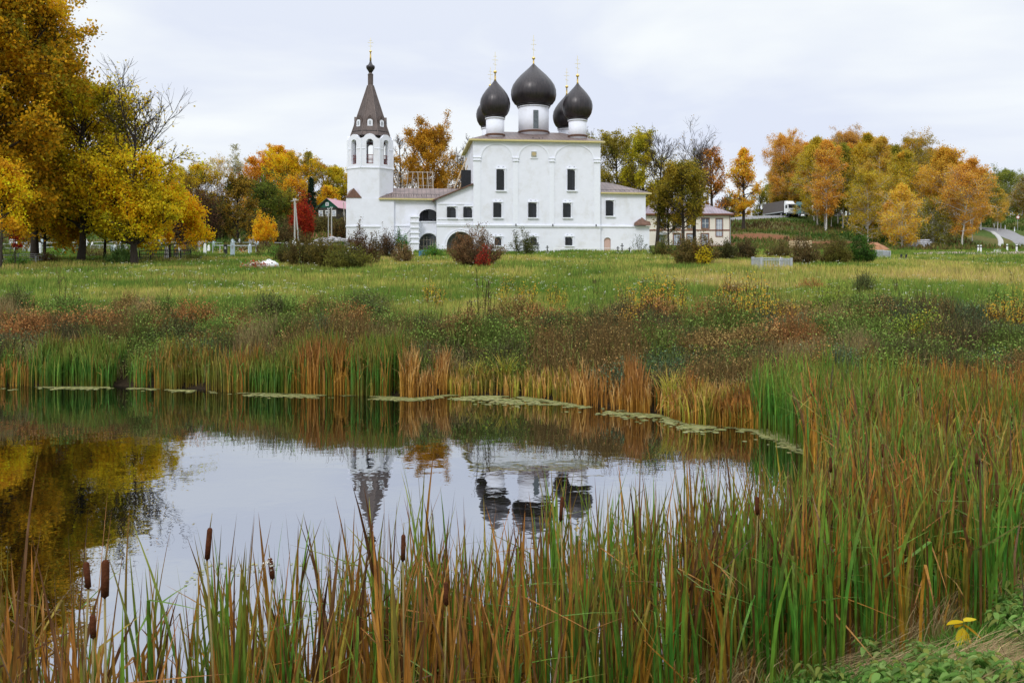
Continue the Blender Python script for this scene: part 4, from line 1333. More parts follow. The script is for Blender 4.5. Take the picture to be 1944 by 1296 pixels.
    m = tree_meshes('b', 341, hgt(300, 1338, 186), 34 * mpp(186), .2, 44, 7, 6, 600, .26, ('#7a6024', '#8a6a20'), 'vase', bare=.4, sig=.4, twig=.024, lift=.1, trunk_mat=TWIG)
    put_tree('linden_tree', m, 1330, 188, 'bare grey tree beside the rusty orange one', group='lindens round the cream house')
    m = tree_meshes('b', 342, hgt(281, 1411, 200), 33 * mpp(200), .2, 44, 6, 4, 11000, .3, ('#c08420', '#d4952a', '#b87a20', '#c98f30'), 'birch', sig=.42, twig=.025)
    put_tree('aspen_tree', m, 1411, 200, 'lone pale orange aspen standing between house and trucks')
    m = tree_meshes('b', 343, hgt(375, 1378, 195), 20 * mpp(195), .02, 30, 6, 4, 900, .25, ('#3c3020', '#4a3a24'), 'wide', sig=.4, twig=.03)
    put_tree('bare_shrub', m, 1376, 196, 'dark leafless thicket at the right end of the cream house', 'shrub')
    for i, (px, Y, top, hw, pal, lab) in enumerate([(1442, 262, 368, 22, OLIVE, 'low olive tree below the lone orange aspen, far along the road'), (1462, 268, 352, 20, ('#6a6e2a', '#8a8434', '#5c6428'), 'grey green distant tree left of the roadside trucks'), (1392, 258, 388, 26, OLIVE, 'low dull green distant tree right of the cream house')]):
        m = tree_meshes('b', 350 + i, hgt(top, px, Y), hw * mpp(Y), .08, 28, 5, 3, 3000, .34, pal, 'round', sig=.42, twig=.03)
        put_tree('hillside_tree', m, px, Y, lab, group='distant trees along the hill road')

def build_birches():
    G = 'birches in the stand by the road'
    fr = [ # px, Y, top, half width px, palette, label
     (1500, 248, 262, 26, BIRO, 'rusty birch at the left end of the stand, above the trucks'),
     (1478, 252, 312, 17, BIRG, 'shorter thin birch behind the truck cab'),
     (1552, 214, 258, 31, ('#8a7a24', '#a8902a', '#7a7024'), 'yellow olive birch with white stem, left part of the stand'),
     (1609, 226, 255, 26, ('#8e6a30', '#a07834', '#80662e'), 'bronze birch standing above the parked white car'),
     (1645, 204, 252, 30, ('#8c7c22', '#b08c24', '#7c7222'), 'mustard birch, highest in the middle of the stand'),
     (1672, 196, 256, 28, BIRG, 'tall birch next right of the highest one'),
     (1740, 200, 264, 28, ('#6a5e22', '#8a7424', '#a07a26'), 'dark ochre birch above the gap in the stand'),
     (1712, 170, 285, 34, ('#8a7e24', '#a88a2a', '#6e7024', '#b0842a'), 'wide yellow green birch at the front middle of the stand'),
     (1714, 150, 352, 27, ('#b0842c', '#c09234', '#a0802c'), 'short orange birch at the very front of the stand'),
     (1648, 168, 330, 24, ('#8c7a20', '#a08626', '#6e6a20'), 'low yellow birch at the front left of the stand'),
     (1792, 164, 280, 38, ('#a8802a', '#b88a30', '#8e762a', '#ac8228'), 'big orange birch with full crown, right half of the stand'),
     (1826, 155, 302, 34, ('#ac7e32', '#a0762e', '#b88a36', '#8e722e'), 'copper birch with leaning white trunk at the right end'),
     (1772, 158, 400, 24, ('#5e5e1e', '#7a7020', '#50541e'), 'low green birch under the big orange one'),
     (1862, 200, 328, 25, ('#5c6022', '#78742a', '#6a6a24'), 'dull green birch closing the right end of the stand'),
     (1912, 262, 322, 26, ('#5a6428', '#74762c', '#4c5826'), 'green pointed tree beyond the road bend'),
     (1888, 270, 336, 18, ('#6a6428', '#84742c', '#5a5e28'), 'thin brown green tree left of the pointed one beyond the bend'),
     (1941, 250, 350, 16, ('#7a5a24', '#8a6a28', '#5c5e26'), 'brown green tree cut by the right edge of the picture'),
     (1962, 240, 335, 24, ('#6a5a24', '#7a6a28', '#5c5e26'), 'dull tree just past the right edge'),
    ]
    for i, (px, Y, top, hw, pal, lab) in enumerate(fr):
        h = hgt(top, px, Y); cr = hw * mpp(Y)
        low = 'low' in lab or 'short orange' in lab
        lean = (.11, 0) if 'leaning' in lab else (r0(i), 0)
        n = int(np.clip(cr * h * 400, 8000, 30000))
        m = tree_meshes('b', 400 + i, h, cr * 1.38, (.27 if px < 1640 else .19) if not low else .08, 58, 8, 4, int(n * 1.5), .21, pal, 'birch' if i % 3 else 'column', sig=.4, up=.35, lift=.03, droop=.14, trunk_mat=BIRCHB, tr=.13, lean=lean, twig=.015, thin=.12)
        put_tree('birch_tree', m, px, Y, lab, group=G)
    # the rank behind: cannot be told apart
    r = np.random.default_rng(77)
    var = [tree_meshes('v', 450 + k, 17, 3.3, .22, 52, 7, 4, 20000, .24, pal, 'birch', sig=.42, up=.35, lift=.03, droop=.12, trunk_mat=BIRCHB, tr=.14, twig=.02, thin=.15) for k, pal in enumerate([BIRG, BIRO, ('#6a6a22', '#8a7a26', '#5c5c20'), ('#8a6422', '#9a7426', '#6e5c22')])]
    tops = np.interp
    for i in range(64):
        px = r.uniform(1545, 1900) if i < 44 or i >= 54 else r.uniform(1465, 1560)
        Y = r.uniform(196, 262) if i < 44 else r.uniform(240, 275)
        top = np.interp(px, [1480, 1540, 1650, 1740, 1830, 1885], [300, 275, 268, 280, 312, 345]) + r.uniform(-10, 20)
        s = hgt(top, px, Y) / 17
        put_tree('birch_tree', var[i % 4], px, Y, 'ochre birch deep inside the stand, seen only between nearer birches', group='birches deep inside the stand', s=s, rz=r.uniform(0, 6.28))
    # undergrowth trunks at the front foot of the stand
    for i in range(9):
        px = [1566, 1578, 1655, 1668, 1690, 1700, 1768, 1785, 1846][i]
        Y = [205, 207, 176, 180, 160, 175, 172, 168, 172][i]
        top = [330, 345, 340, 330, 380, 335, 330, 345, 372][i]
        s = hgt(top, px, Y) / 17
        put_tree('birch_tree', var[(i + 1) % 4], px, Y, 'slender birch with a bare white lower stem at the foot of the stand', group='slender birches at the foot of the stand', s=s, rz=i * 1.7)
def r0(i):
    return ((i * 37) % 11 - 5) * 0.006

# ------------------------------------------------------------------ shrubs
def shrub_meshes(seed, w, h, stems, leaves, ls, pal, stemcol='#4a3a2a', d=None, bottom=0.0, shape='dome', sig=.12, sr=.012):
    r = np.random.default_rng(seed)
    d = d or w
    n = stems
    az = r.uniform(0, 6.28, n); rad = np.sqrt(r.uniform(0, 1, n))
    ex = np.cos(az) * rad; ey = np.sin(az) * rad
    top = h * (1 - 0.55 * rad ** 2.2) * r.uniform(.72, 1.06, n) if shape == 'dome' else h * r.uniform(.7, 1.05, n)
    top = top * (.62 + .75 * fbm(ex * w + seed, ey * w, .9, seed % 97, 2))
    K = 5
    t = np.linspace(0, 1, K)[None, :]
    P = np.zeros((n, K, 3))
    P[:, :, 0] = (ex * w / 2)[:, None] * (0.35 + 0.65 * t ** .8)
    P[:, :, 1] = (ey * d / 2)[:, None] * (0.35 + 0.65 * t ** .8)
    P[:, :, 2] = top[:, None] * t - .1
    P[:, 1:, :2] += r.normal(size=(n, K - 1, 2)) * w * .03
    R = np.full((n, K), sr) * np.linspace(1, .5, K)[None]
    parts = [tubes_np(P, R, 4)]
    st, dd, l2, _ = kids(P, top * .5, 4, r, .25, .75, .35, (.25, .6))
    P2 = grow(st, dd, l2, 4, r, .15, .05)
    parts.append(tubes_np(P2, np.full((len(P2), 4), sr * .55), 3))
    V, Q = merge(parts)
    c = np.repeat(np.array([rgb(stemcol)]), len(V), 0) * r.uniform(.7, 1.3, (len(V), 1))
    sm = np_mesh('stem', V, [Q], c, LEAF)
    src = np.concatenate([P2.reshape(-1, 3), P[:, 2:].reshape(-1, 3)])
    src = src[src[:, 2] > bottom * h]
    C = src[r.integers(0, len(src), leaves)] + r.normal(size=(leaves, 3)) * sig
    C[:, 2] = np.maximum(C[:, 2], .03)
    V, Q, c = leaf_quads(C, np.full(leaves, ls), r, palette_cols(C, pal, r, .8, seed))
    fm = np_mesh('foliage', V, [Q], c, LEAF)
    return sm, fm
def put_shrub(name, ms, x, y, label, cat='shrub', group=None, s=1.0, rz=0.0, z=None):
    o = empty(name, (x, y, (tz(x, y) if z is None else z)), rz, label, cat, group)
    o.scale = (s, s, s)
    link('stem', ms[0], o); link('foliage', ms[1], o)
    return o
def build_shrubs():
    W = lambda px, Y: px * mpp(Y)
    def sh(name, px, Y, top, wpx, leaves, ls, pal, lab, stems=60, foot=None, group=None, stemcol='#4a3a2a', bottom=0.0, shape='dome', seed=None, cat='shrub', sig=.14, sr=.014):
        if foot: Y = ground(px, foot)[1]
        x, y, z = spot(px, Y)
        h = (H - (top - HY) / F * Y - z) * (1.5 if name == 'scrub_bush' else 1.3 if name in ('bush', 'thicket') else 1.15)
        leaves = int(leaves * 1.5)
        put_shrub(name, shrub_meshes(seed or int(px * 7 + Y), W(wpx, Y) * 1.12, h, stems, leaves, ls, pal, stemcol, bottom=bottom, shape=shape, sig=sig, sr=sr), x, y, lab, cat, group)
    # in front of the church
    sh('brown_bush', 905, 108, 441, 100, 9000, .11, ('#4a3a28', '#5e4a30', '#6e4e34', '#3e3424'), 'large brown bush in front of the porch arch', 130, foot=507)
    sh('red_bush', 918, 106.5, 474, 30, 700, .1, ('#7a1e1a', '#8a2a1e', '#5a2a1e'), 'small clump of crimson leaves at the foot of the large brown bush', 30, foot=510)
    sh('tall_weed', 993, 112, 443, 50, 2000, .13, ('#3a4020', '#4e4a26', '#2e361c'), 'thin dark green shrub right of the large brown bush', 40, stemcol='#3a3424')
    sh('tall_weed', 1214, 118, 446, 34, 240, .11, ('#3a4a24', '#2c3a1e'), 'wispy weeds standing before the annex corner', 16)
    for i, (px, Y, top, w, n, pal, lab) in enumerate([
        (1318, 109, 458, 84, 7000, ('#3c3a1c', '#5c4a26', '#4a4420', '#6a5224'), 'wide dark olive bush in front of the lindens'),
        (1336, 107.5, 468, 22, 900, ('#a08a14', '#8a7c18', '#b8981c'), 'yellow patch of leaves on the wide dark olive bush'),
        (1378, 116, 462, 40, 3000, ('#33361c', '#4a4424', '#2a3018'), 'dark bush right of the wide olive bush'),
        (1416, 118, 462, 40, 3000, ('#3c361e', '#57452a', '#302e1a'), 'brown dark bush left of the white grave fence'),
        (1262, 120, 460, 50, 3200, ('#34401c', '#4a4e22', '#5a4c26'), 'green brown bush at the foot of the leaning linden'),
        (1478, 124, 462, 50, 2600, ('#4a4426', '#5c4e2a', '#3c3c20'), 'dull bush behind the white grave fence'),
        (1530, 119, 462, 50, 3000, ('#4a402a', '#5e4c2c', '#3e3c22'), 'brownish bush right of the white grave fence'),
        (1584, 117, 460, 56, 4200, ('#40441e', '#5a5422', '#4a4020'), 'olive bush third along the hedge row'),
        (1636, 116, 462, 48, 5000, ('#2e4a18', '#3e5a1c', '#2a4018'), 'deep green bush at the right end of the hedge row')]):
        sh('bush', px, Y, top, w, n, .12, pal, lab, 70, foot={1318: 506, 1336: 508, 1378: 495, 1416: 494, 1262: 488, 1478: 492, 1530: 505, 1584: 504, 1636: 503}[px], group='dark bushes along the churchyard edge')
    # slope on the left
    x = 'bushes on the western slope'
    sh('red_bush', 573, 172, 388, 40, 9000, .22, ('#7a2014', '#8e2a16', '#6a1e14', '#9a3a1a'), 'egg shaped brick red bush beside the concrete pole', 120, shape='dome', sig=.3, sr=.02, group=x)
    sh('golden_bush', 500, 150, 413, 46, 4200, .2, ('#c08010', '#d4941a', '#b07412'), 'small bright orange gold bush behind the graves', 60, group=x, sig=.22)
    for i, (px, Y, top, w, n, pal, lab) in enumerate([
        (352, 150, 395, 60, 1500, ('#4a3426', '#3c2c22'), 'bare brown thicket behind the golden maple'),
        (395, 165, 372, 56, 1800, ('#4a3226', '#5a3c28', '#3c2c22'), 'purple brown leafless thicket on the slope'),
        (335, 190, 372, 50, 1600, ('#4a3a2a', '#5a442c'), 'brown twiggy thicket behind the golden maple top'),
        (365, 200, 360, 60, 1800, ('#5a3c28', '#6a4a2c', '#4a3626'), 'russet thicket below the yellow trees'),
        (425, 195, 360, 50, 1600, ('#5a3a28', '#6e4a2c', '#4a3424'), 'reddish brown thicket left of the olive brown tree'),
        (535, 160, 428, 70, 3000, ('#4a3e24', '#5c4a28', '#3e3a20'), 'low brown scrub behind the concrete pole'),
        (610, 190, 412, 60, 3000, ('#4e4a26', '#5e5228', '#44421f'), 'dull green scrub below the green house'),
        (648, 178, 420, 40, 1600, ('#5a4a2a', '#4a4424', '#6e4e2c'), 'scrub at the foot of the tower side slope'),
        (480, 185, 418, 40, 2000, ('#3c3a1e', '#4c4622', '#34341c'), 'dark scrub behind the small orange bush')]):
        sh('thicket', px, Y, top, w, n, .2, pal, lab, 170, group=x, stemcol='#3c2c24', sig=.3, sr=.022)
    # overgrown hedge along the graveyard, in front of the gallery
    for i, (px, Y, top, w, n, pal, lab) in enumerate([
        (572, 106, 462, 60, 3600, ('#3c3c1c', '#54481f', '#4a3e22'), 'dark scrub left part of the overgrown churchyard hedge'),
        (620, 104, 468, 70, 4200, ('#46421f', '#5e5022', '#3a3a1c'), 'olive scrub below the stone heap'),
        (690, 107, 458, 70, 4000, ('#3c3826', '#544428', '#46301f'), 'brown weedy scrub under the bell tower'),
        (736, 109, 456, 44, 2600, ('#3a2e22', '#4e3a28', '#2f2a1c'), 'dark brown weeds left of the stair'),
        (762, 110, 450, 26, 1600, ('#34601a', '#2c5018', '#3c6a1e'), 'fresh green bush at the foot of the stair'),
        (765, 105, 474, 40, 1500, ('#5a4a30', '#6a5636'), 'dry brown weeds before the blue fence'),
        (660, 101, 478, 80, 3600, ('#4a4a1e', '#5e5a22', '#3c3e1a'), 'olive green scrub in front of the wooden pickets'),
        (545, 108, 470, 40, 2000, ('#37401a', '#48481f', '#3e341e'), 'green brown scrub below the concrete pole'),
        (820, 112, 474, 40, 1200, ('#3c5a1e', '#466822'), 'low green growth before the lower gallery arch')]):
        sh('scrub_bush', px, Y, top, w, n, .12, pal, lab, 80, foot={572: 506, 620: 509, 690: 506, 736: 491, 762: 482, 765: 501, 660: 512, 545: 501, 820: 491}[px], group='overgrown hedge of the churchyard')
    for i, (px, ft, hp, wp_) in enumerate(((18, 492, 26, 50), (60, 478, 18, 46), (110, 488, 20, 40), (150, 482, 16, 44), (185, 490, 18, 40), (262, 480, 20, 44), (300, 476, 16, 50), (365, 480, 18, 44), (408, 476, 14, 40), (452, 478, 16, 44), (505, 486, 24, 50), (528, 498, 26, 50), (372, 496, 12, 40), (90, 500, 16, 40), (35, 508, 18, 46))):
        Yb = ground(px, ft)[1]
        sh('scrub_bush', px, Yb, ft - hp, wp_, 900, .11, [('#3c4a1e', '#54602a', '#46401f'), ('#4a3a24', '#5e4a2c', '#54502a'), ('#4c6a28', '#5c7a30', '#3e5a22')][i % 3], ['dull green scrub bush growing among the graves', 'brown scrub bush growing among the graves', 'fresh green scrub bush growing among the graves'][i % 3], 40, group=['dull scrub among the graves', 'brown scrub among the graves', 'fresh scrub among the graves'][i % 3])
    sh('pale_bush', 228, 91, 468, 56, 3200, .11, ('#54703a', '#6a8448', '#486230'), 'grey green rounded bush by the dark grave railing', 40)
def build_distant_wood():
    r = np.random.default_rng(90)
    parts = []
    for i in range(150):
        px = r.uniform(-250, 2200); Y = r.uniform(290, 350)
        top = np.interp(px, [-250, 300, 520, 700, 1300, 1400, 1470, 1560, 1800, 1870, 2200], [330, 372, 345, 372, 380, 392, 388, 340, 345, 362, 362]) + r.uniform(0, 26)
        x, y, z = spot(px, Y); zt = H - (top - HY) / F * Y
        h = max(4, zt - z); cr = r.uniform(2.6, 5.0); n = 900
        u = unit(n, r); rad = r.uniform(0, 1, n) ** .35
        C = np.stack([x + u[:, 0] * cr * rad, y + u[:, 1] * cr * rad, z + h * .5 + u[:, 2] * h * .52 * rad], 1)
        pal = [OLIVE, BIRG, BROWN, ('#5c6a2c', '#6e7434', '#4a5626'), ('#8a6a22', '#9a7426', '#6e5c22')][i % 5]
        parts.append(leaf_quads(C, np.full(n, .75), r, palette_cols(C, pal, r, 2.5, i)))
    V = np.concatenate([p[0] for p in parts]); Cc = np.concatenate([p[2] for p in parts])
    o = link('distant_wood', np_mesh('distant_wood', V, [np.arange(len(V)).reshape(-1, 4)], Cc, LEAF)); tag(o, kind='stuff')
build_distant_wood()
build_trees_west()
build_trees_hill()
build_birches()
build_shrubs()

# ------------------------------------------------------------------ houses, roads, vehicles, poles, graves
CREAM = mat_basic('cream_render', (.78, .72, .64), .9, var=.05)
BRWNT = mat_basic('brown_trim', (.22, .10, .065), .8, var=.15)
GLASS = mat_basic('window_glass', (.10, .13, .17), .15, spec=.6, var=.3, scale=2)
CURT = mat_basic('curtained_glass', (.36, .40, .48), .4, spec=.4, var=.25, scale=2)
LILAC = mat_seam('lilac_sheet', (.26, .21, .24), .5)
GREENP = mat_basic('green_paint', (.012, .09, .055), .7, var=.12)
LOGW = mat_basic('dark_logs', (.05, .045, .04), .9, var=.3, scale=2, stretch=(1, 1, 8))
PINKR = mat_basic('pink_roof_sheet', (.48, .26, .30), .6, var=.08)
GREYC = mat_basic('concrete', (.42, .41, .39), .9, var=.12, scale=4)
WPAINT = mat_basic('white_paint', (.78, .79, .80), .6, var=.06)
GREYP = mat_basic('grey_paint', (.34, .36, .37), .6, var=.12)
BLACKP = mat_basic('black_paint', (.02, .022, .022), .5, var=.2)
BLUEP = mat_basic('blue_paint', (.07, .20, .36), .6, var=.15)
PALEB = mat_basic('pale_blue_paint', (.46, .56, .64), .6, var=.1)
SILVER = mat_basic('silver_paint', (.40, .42, .45), .45, .3, var=.1)
RUBBER = mat_basic('rubber', (.018, .018, .018), .8)
TARP = mat_basic('truck_tarp', (.12, .105, .10), .8, var=.2)
TEAL = mat_basic('teal_cab_paint', (.10, .22, .24), .4, var=.1)
REDP = mat_basic('red_paint', (.42, .03, .025), .5)
ASPH = mat_basic('asphalt', (.24, .235, .24), .9, var=.12, scale=1.5)
TRACKM = mat_basic('gravel_track', (.33, .25, .21), 1.0, var=.2, scale=1.2)

def ribbon(name, pts, width, mat, dz=.1, sub=14):
    P = []
    for (a, b) in zip(pts[:-1], pts[1:]):
        for k in range(sub):
            t = k / sub
            P.append((a[0] + (b[0] - a[0]) * t, a[1] + (b[1] - a[1]) * t))
    P.append(pts[-1][:2])
    P = np.array(P)
    for _ in range(30):
        P[1:-1] = (P[:-2] + 2 * P[1:-1] + P[2:]) / 4
    d = np.gradient(P, axis=0); d /= np.linalg.norm(d, axis=1, keepdims=True)
    nrm = np.stack([-d[:, 1], d[:, 0]], 1)
    cols = [-1, -.66, -.33, 0, .33, .66, 1]
    V = []
    cz = terrain(P[:, 0], P[:, 1])
    for c in cols:
        q = P + nrm * (c * width / 2)
        z = terrain(q[:, 0], q[:, 1]) + dz - (.25 if abs(c) == 1 else 0)
        V.append(np.concatenate([q, z[:, None]], 1))
    V = np.stack(V, 1)
    n, k = V.shape[:2]
    i = np.arange(n * k).reshape(n, k)
    Q = np.stack([i[:-1, :-1].ravel(), i[:-1, 1:].ravel(), i[1:, 1:].ravel(), i[1:, :-1].ravel()], 1)
    return link(name, np_mesh(name, V, [Q], None, mat, True))

def house_window(root, x, z0, z1, w, y, frame, glass, bars=(1, 1), e=.1):
    m = MB(); m.box(x - w / 2, x + w / 2, y + .06, y + .1, z0, z1)
    wo = m.build('window', glass, root)
    f = MB()
    f.box(x - w / 2 - e, x - w / 2 - .002, y - .06, y + .11, z0 - e, z1 + e); f.box(x + w / 2 + .002, x + w / 2 + e, y - .06, y + .11, z0 - e, z1 + e)
    f.box(x - w / 2, x + w / 2, y - .07, y + .11, z1 + .002, z1 + e); f.box(x - w / 2, x + w / 2, y - .08, y + .11, z0 - e, z0 - .002)
    f.build('frame', frame, wo)
    b = MB()
    for i in range(bars[0]):
        xx = x - w / 2 + w * (i + 1) / (bars[0] + 1); b.box(xx - .035, xx + .035, y + .02, y + .058, z0, z1)
    for i in range(bars[1]):
        zz = z0 + (z1 - z0) * (i + 1) / (bars[1] + 1); b.box(x - w / 2, x + w / 2, y + .024, y + .054, zz - .03, zz + .03)
    b.build('glazing_bar', WPAINT, wo)
    return wo

def build_cream_house():
    Y = 166.0; s = mpp(Y)
    x0 = (1228 - CX) * s; x1 = (1385 - CX) * s
    z = lambda py: H - (py - HY) * s
    root = empty('cream_house', (x0, Y, 0), 0, 'two storey cream house with brown trim behind the lindens', 'house')
    W = x1 - x0; D = 11.0
    X = lambda px: (px - CX) * s - x0
    zb = 7.5; ze = z(406)
    ups = [(1256, 415, 433, 13), (1285, 415, 433, 12), (1311, 415, 433, 12), (1339, 415, 433, 13)]
    los = [(1285, 444, 465, 12), (1310, 444, 465, 11), (1338, 444, 465, 13)]
    tall = [(1365.5, 415.5, 448, 11.5)]
    door = [(1256, 446, 474, 12)]
    allw = ups + los + tall + door
    m = MB()
    m.plate(rect(0, W, zb, ze), [rect(X(c) - w * s / 2, X(c) + w * s / 2, z(b), z(t)) for c, t, b, w in allw], front(0), .35)
    m.box(0, .35, .35, D, zb, ze); m.box(W - .35, W, .35, D, zb, ze); m.box(.35, W - .35, D - .35, D, zb, ze)
    wall = m.build('wall', CREAM, root)
    m = MB()
    zc = z(437)
    m.box(-.04, W + .04, -.06, .02, zc - .12, zc + .12); m.box(-.1, W + .1, -.16, .02, ze - .35, ze - .02)
    m.box(W - .02, W + .05, -.065, .4, zb, ze - .36)
    m.build('trim', BRWNT, wall)
    for c, t, b, w in ups + los: house_window(root, X(c), z(b), z(t), w * s, 0, BRWNT, CURT if t > 430 else GLASS, (1, 1), .16)
    for c, t, b, w in tall: house_window(root, X(c), z(b), z(t), w * s, 0, BRWNT, CURT, (2, 3), .14)
    m = MB(); c, t, b, w = door[0]; m.box(X(c) - w * s / 2, X(c) + w * s / 2, .1, .16, z(b), z(t)); m.build('door', CURT, root)
    m = MB(); n = 10; r = .95
    m.plate(arch(X(c), z(446), z(446) + .55, 2 * r, rise=.5), [], front(-1.0), 1.0)
    m.build('door_canopy', GREYP, root)
    zr = z(377); o = .7
    m = MB()
    m.add([(-o, -o, ze), (W + o, -o, ze), (W + o, D + o, ze), (-o, D + o, ze), (2, D / 2, zr), (W - 4.8, D / 2, zr)], [(0, 1, 5, 4), (1, 2, 5), (2, 3, 4, 5), (3, 0, 4)])
    rf = m.build('roof', LILAC, root)
    m = MB(); m.box(-o, W + o, -o - .02, -o + .1, ze - .22, ze + .02); m.box(W + o - .1, W + o + .02, -o + .1, D + o, ze - .22, ze + .02); m.box(-o + .02, W + o - .11, -o + .11, -.17, ze - .2, ze - .14)
    m.build('eave', BRWNT, rf)
    m = MB(); m.box(9.5, 10.3, 4.5, 5.2, zr - .8, zr + .7); m.build('chimney', GREYC, rf)
    m = MB(); m.bar((W + .1, -.15, zb), (W + .1, -.15, ze - .3), .06); m.build('downpipe', GREYP, root)
build_cream_house()

def build_green_house():
    Y = 226.0; s = mpp(Y)
    z = lambda py: H - (py - HY) * s
    xc = (622 - CX) * s
    root = empty('log_house', (xc, Y, z(413)), math.radians(-16), 'dark log house with green gable and pink roof beyond the bell tower', 'house')
    zz = lambda py: z(py) - z(413)
    W = 40 * s / 2; D = 9
    ze = zz(394); za = zz(377.5)
    m = MB(); m.box(-W, W, 0, D, -1.2, ze); wall = m.build('log_wall', LOGW, root)
    m = MB(); m.add([(-W - .1, -.05, ze + .002), (W + .1, -.05, ze + .002), (0, -.05, za - .1), (-W - .1, .25, ze + .002), (W + .1, .25, ze + .002), (0, .25, za - .1)], [(0, 1, 2), (3, 5, 4), (0, 3, 4, 1), (1, 4, 5, 2), (2, 5, 3, 0)])
    m.build('gable', GREENP, root)
    for s_ in (-1, 1):
        m = MB(); o = .5
        a = (0, -o, za); b = (s_ * (W + o), -o, ze - .25)
        m.hexa([a, b, (b[0], D + o, b[2]), (0, D + o, za), (0, -o, za + .14), (b[0], -o, b[2] + .14), (b[0], D + o, b[2] + .14), (0, D + o, za + .14)])
        m.build('roof', PINKR, root)
    m = MB()
    for s_ in (-1, 1): m.bar((0, -.55, za + .05), (s_ * (W + .5), -.55, ze - .22), .09)
    m.build('barge_board', GREENP, root)
    for x in (-1.75, 0, 1.75): house_window(root, x, zz(409.5), zz(401), .72, -.12, WPAINT, CURT, (1, 1), .2)
    house_window(root, 0, zz(390), zz(385.5), .6, -.2, WPAINT, GLASS, (1, 1), .12)
    m = MB(); m.box(W, W + .06, 3, 4, .2, 1.5); m.build('side_window', CURT, root)
    m = MB(); m.box(-.9, -.3, 5, 5.6, za - .8, za + .5); m.build('chimney', GREYC, root)
build_green_house()

# roads on the hillside
g = lambda px, py: ground(px, py)[:2]
tag(ribbon('hill_road', [spot(1330, 230)[:2], spot(1420, 232)[:2], spot(1520, 238)[:2], spot(1600, 262)[:2], spot(1660, 300)[:2]], 8.0, ASPH, .12), kind='structure')
tag(ribbon('road', [g(1862, 432), g(1882, 434), g(1905, 441), g(1930, 451), g(1962, 463), g(2020, 480)], 6.5, ASPH, .1), kind='structure')
tag(ribbon('gravel_track', [g(1735, 482), g(1800, 481), g(1880, 481), g(1960, 480), g(2080, 479)], 3.4, TRACKM, .08), kind='structure')
tag(ribbon('concrete_gutter', [g(1884, 440), g(1896, 449), g(1901, 459), g(1897, 470), g(1892, 480)], 1.1, GREYC, .12), 'pale curved concrete gutter running down the verge below the road bend', 'gutter')

def wheel(root, x, y, r, w=.3, rim=SILVER):
    m = MB(); m.lathe([(r * .55, -w / 2), (r * .9, -w / 2), (r, -w / 2 + .05), (r, w / 2 - .05), (r * .9, w / 2), (r * .55, w / 2)], 18)
    o = m.build('wheel', RUBBER, root); o.location = (x, y, r); o.rotation_euler = (math.radians(90), 0, 0)
    m = MB(); m.lathe([(r * .54, -w / 2 - .01), (r * .5, w / 2 + .01)], 14); m.build('rim', rim, o)
def build_truck(px, Y, rz, cabm, label, trailer=True):
    x, y, z = spot(px, Y)
    root = empty('parked_truck', (x, y, z + .2), rz, label, 'truck')
    m = MB()   # cab, local +X is forward
    m.add([(0, -1.22, .75), (2.1, -1.22, .75), (2.1, 1.22, .75), (0, 1.22, .75), (0, -1.22, 3.0), (1.75, -1.15, 3.0), (1.75, 1.15, 3.0), (0, 1.22, 3.0), (2.12, -1.2, 1.75), (2.12, 1.2, 1.75)],
          [(0, 3, 2, 1), (4, 5, 6, 7), (0, 1, 8, 5, 4), (1, 2, 9, 8), (8, 9, 6, 5), (2, 3, 7, 6, 9), (3, 0, 4, 7)])
    m.add([(0, -1.15, 3.0), (1.3, -1.05, 3.02), (1.3, 1.05, 3.02), (0, 1.15, 3.0), (0, -1.15, 3.75), (.45, -1.05, 3.75), (.45, 1.05, 3.75), (0, 1.15, 3.75)], [(4, 5, 6, 7), (0, 1, 5, 4), (1, 2, 6, 5), (2, 3, 7, 6), (3, 0, 4, 7)])
    m.build('cab', cabm, root)
    m = MB(); m.add([(2.10, -1.05, 1.85), (2.10, 1.05, 1.85), (1.82, 1.0, 2.8), (1.82, -1.0, 2.8)], [(0, 1, 2, 3)]); v = np.array(m.v) + [.035, 0, .01]; m.v = [tuple(q) for q in v]
    m.build('windscreen', DARKG, root)
    for s in (-1, 1):
        m = MB(); m.box(.7, 1.75, s * 1.232 - .008, s * 1.232 + .008, 1.85, 2.7); m.build('side_window', DARKG, root)
        m = MB(); m.box(2.1, 2.2, s * .85 - .2, s * .85 + .2, .95, 1.15); m.build('headlight', mat_basic('lamp_glass', (.7, .7, .66), .2), root)
    m = MB(); m.box(2.11, 2.24, -1.2, 1.2, .5, .9); m.box(2.12, 2.17, -.6, .6, 1.2, 1.6); m.build('bumper', GREYP, root)
    m = MB(); m.box(-11.0 if trailer else -4.5, 1.9, -.5, .5, .62, .9); m.build('chassis', BLACKP, root)
    if trailer:
        m = MB(); m.box(-12.0, -.5, -1.25, 1.25, 1.05, 3.9); t = m.build('trailer', TARP, root)
        m = MB(); m.box(-12.0, -.5, -1.29, -1.26, 1.0, 1.25); m.box(-12.0, -.5, 1.26, 1.29, 1.0, 1.25); m.build('side_rail', GREYP, t)
        xs = (1.3, -1.6, -8.6, -9.9, -11.1)
    else:
        m = MB(); m.box(-4.6, -.3, -1.2, 1.2, .95, 2.2); m.build('cargo_bed', mat_basic('bed_red', (.16, .05, .04), .7), root)
        xs = (1.3, -3.2)
    for xx in xs:
        for s in (-1, 1): wheel(root, xx, s * 1.05, .5)
    return root
build_truck(1497, 233, math.radians(-80), WPAINT, 'white cabbed truck with grey brown trailer standing on the hill road')
build_truck(1519, 231, math.radians(-74), TEAL, 'teal cabbed truck just right of the white cab', False)

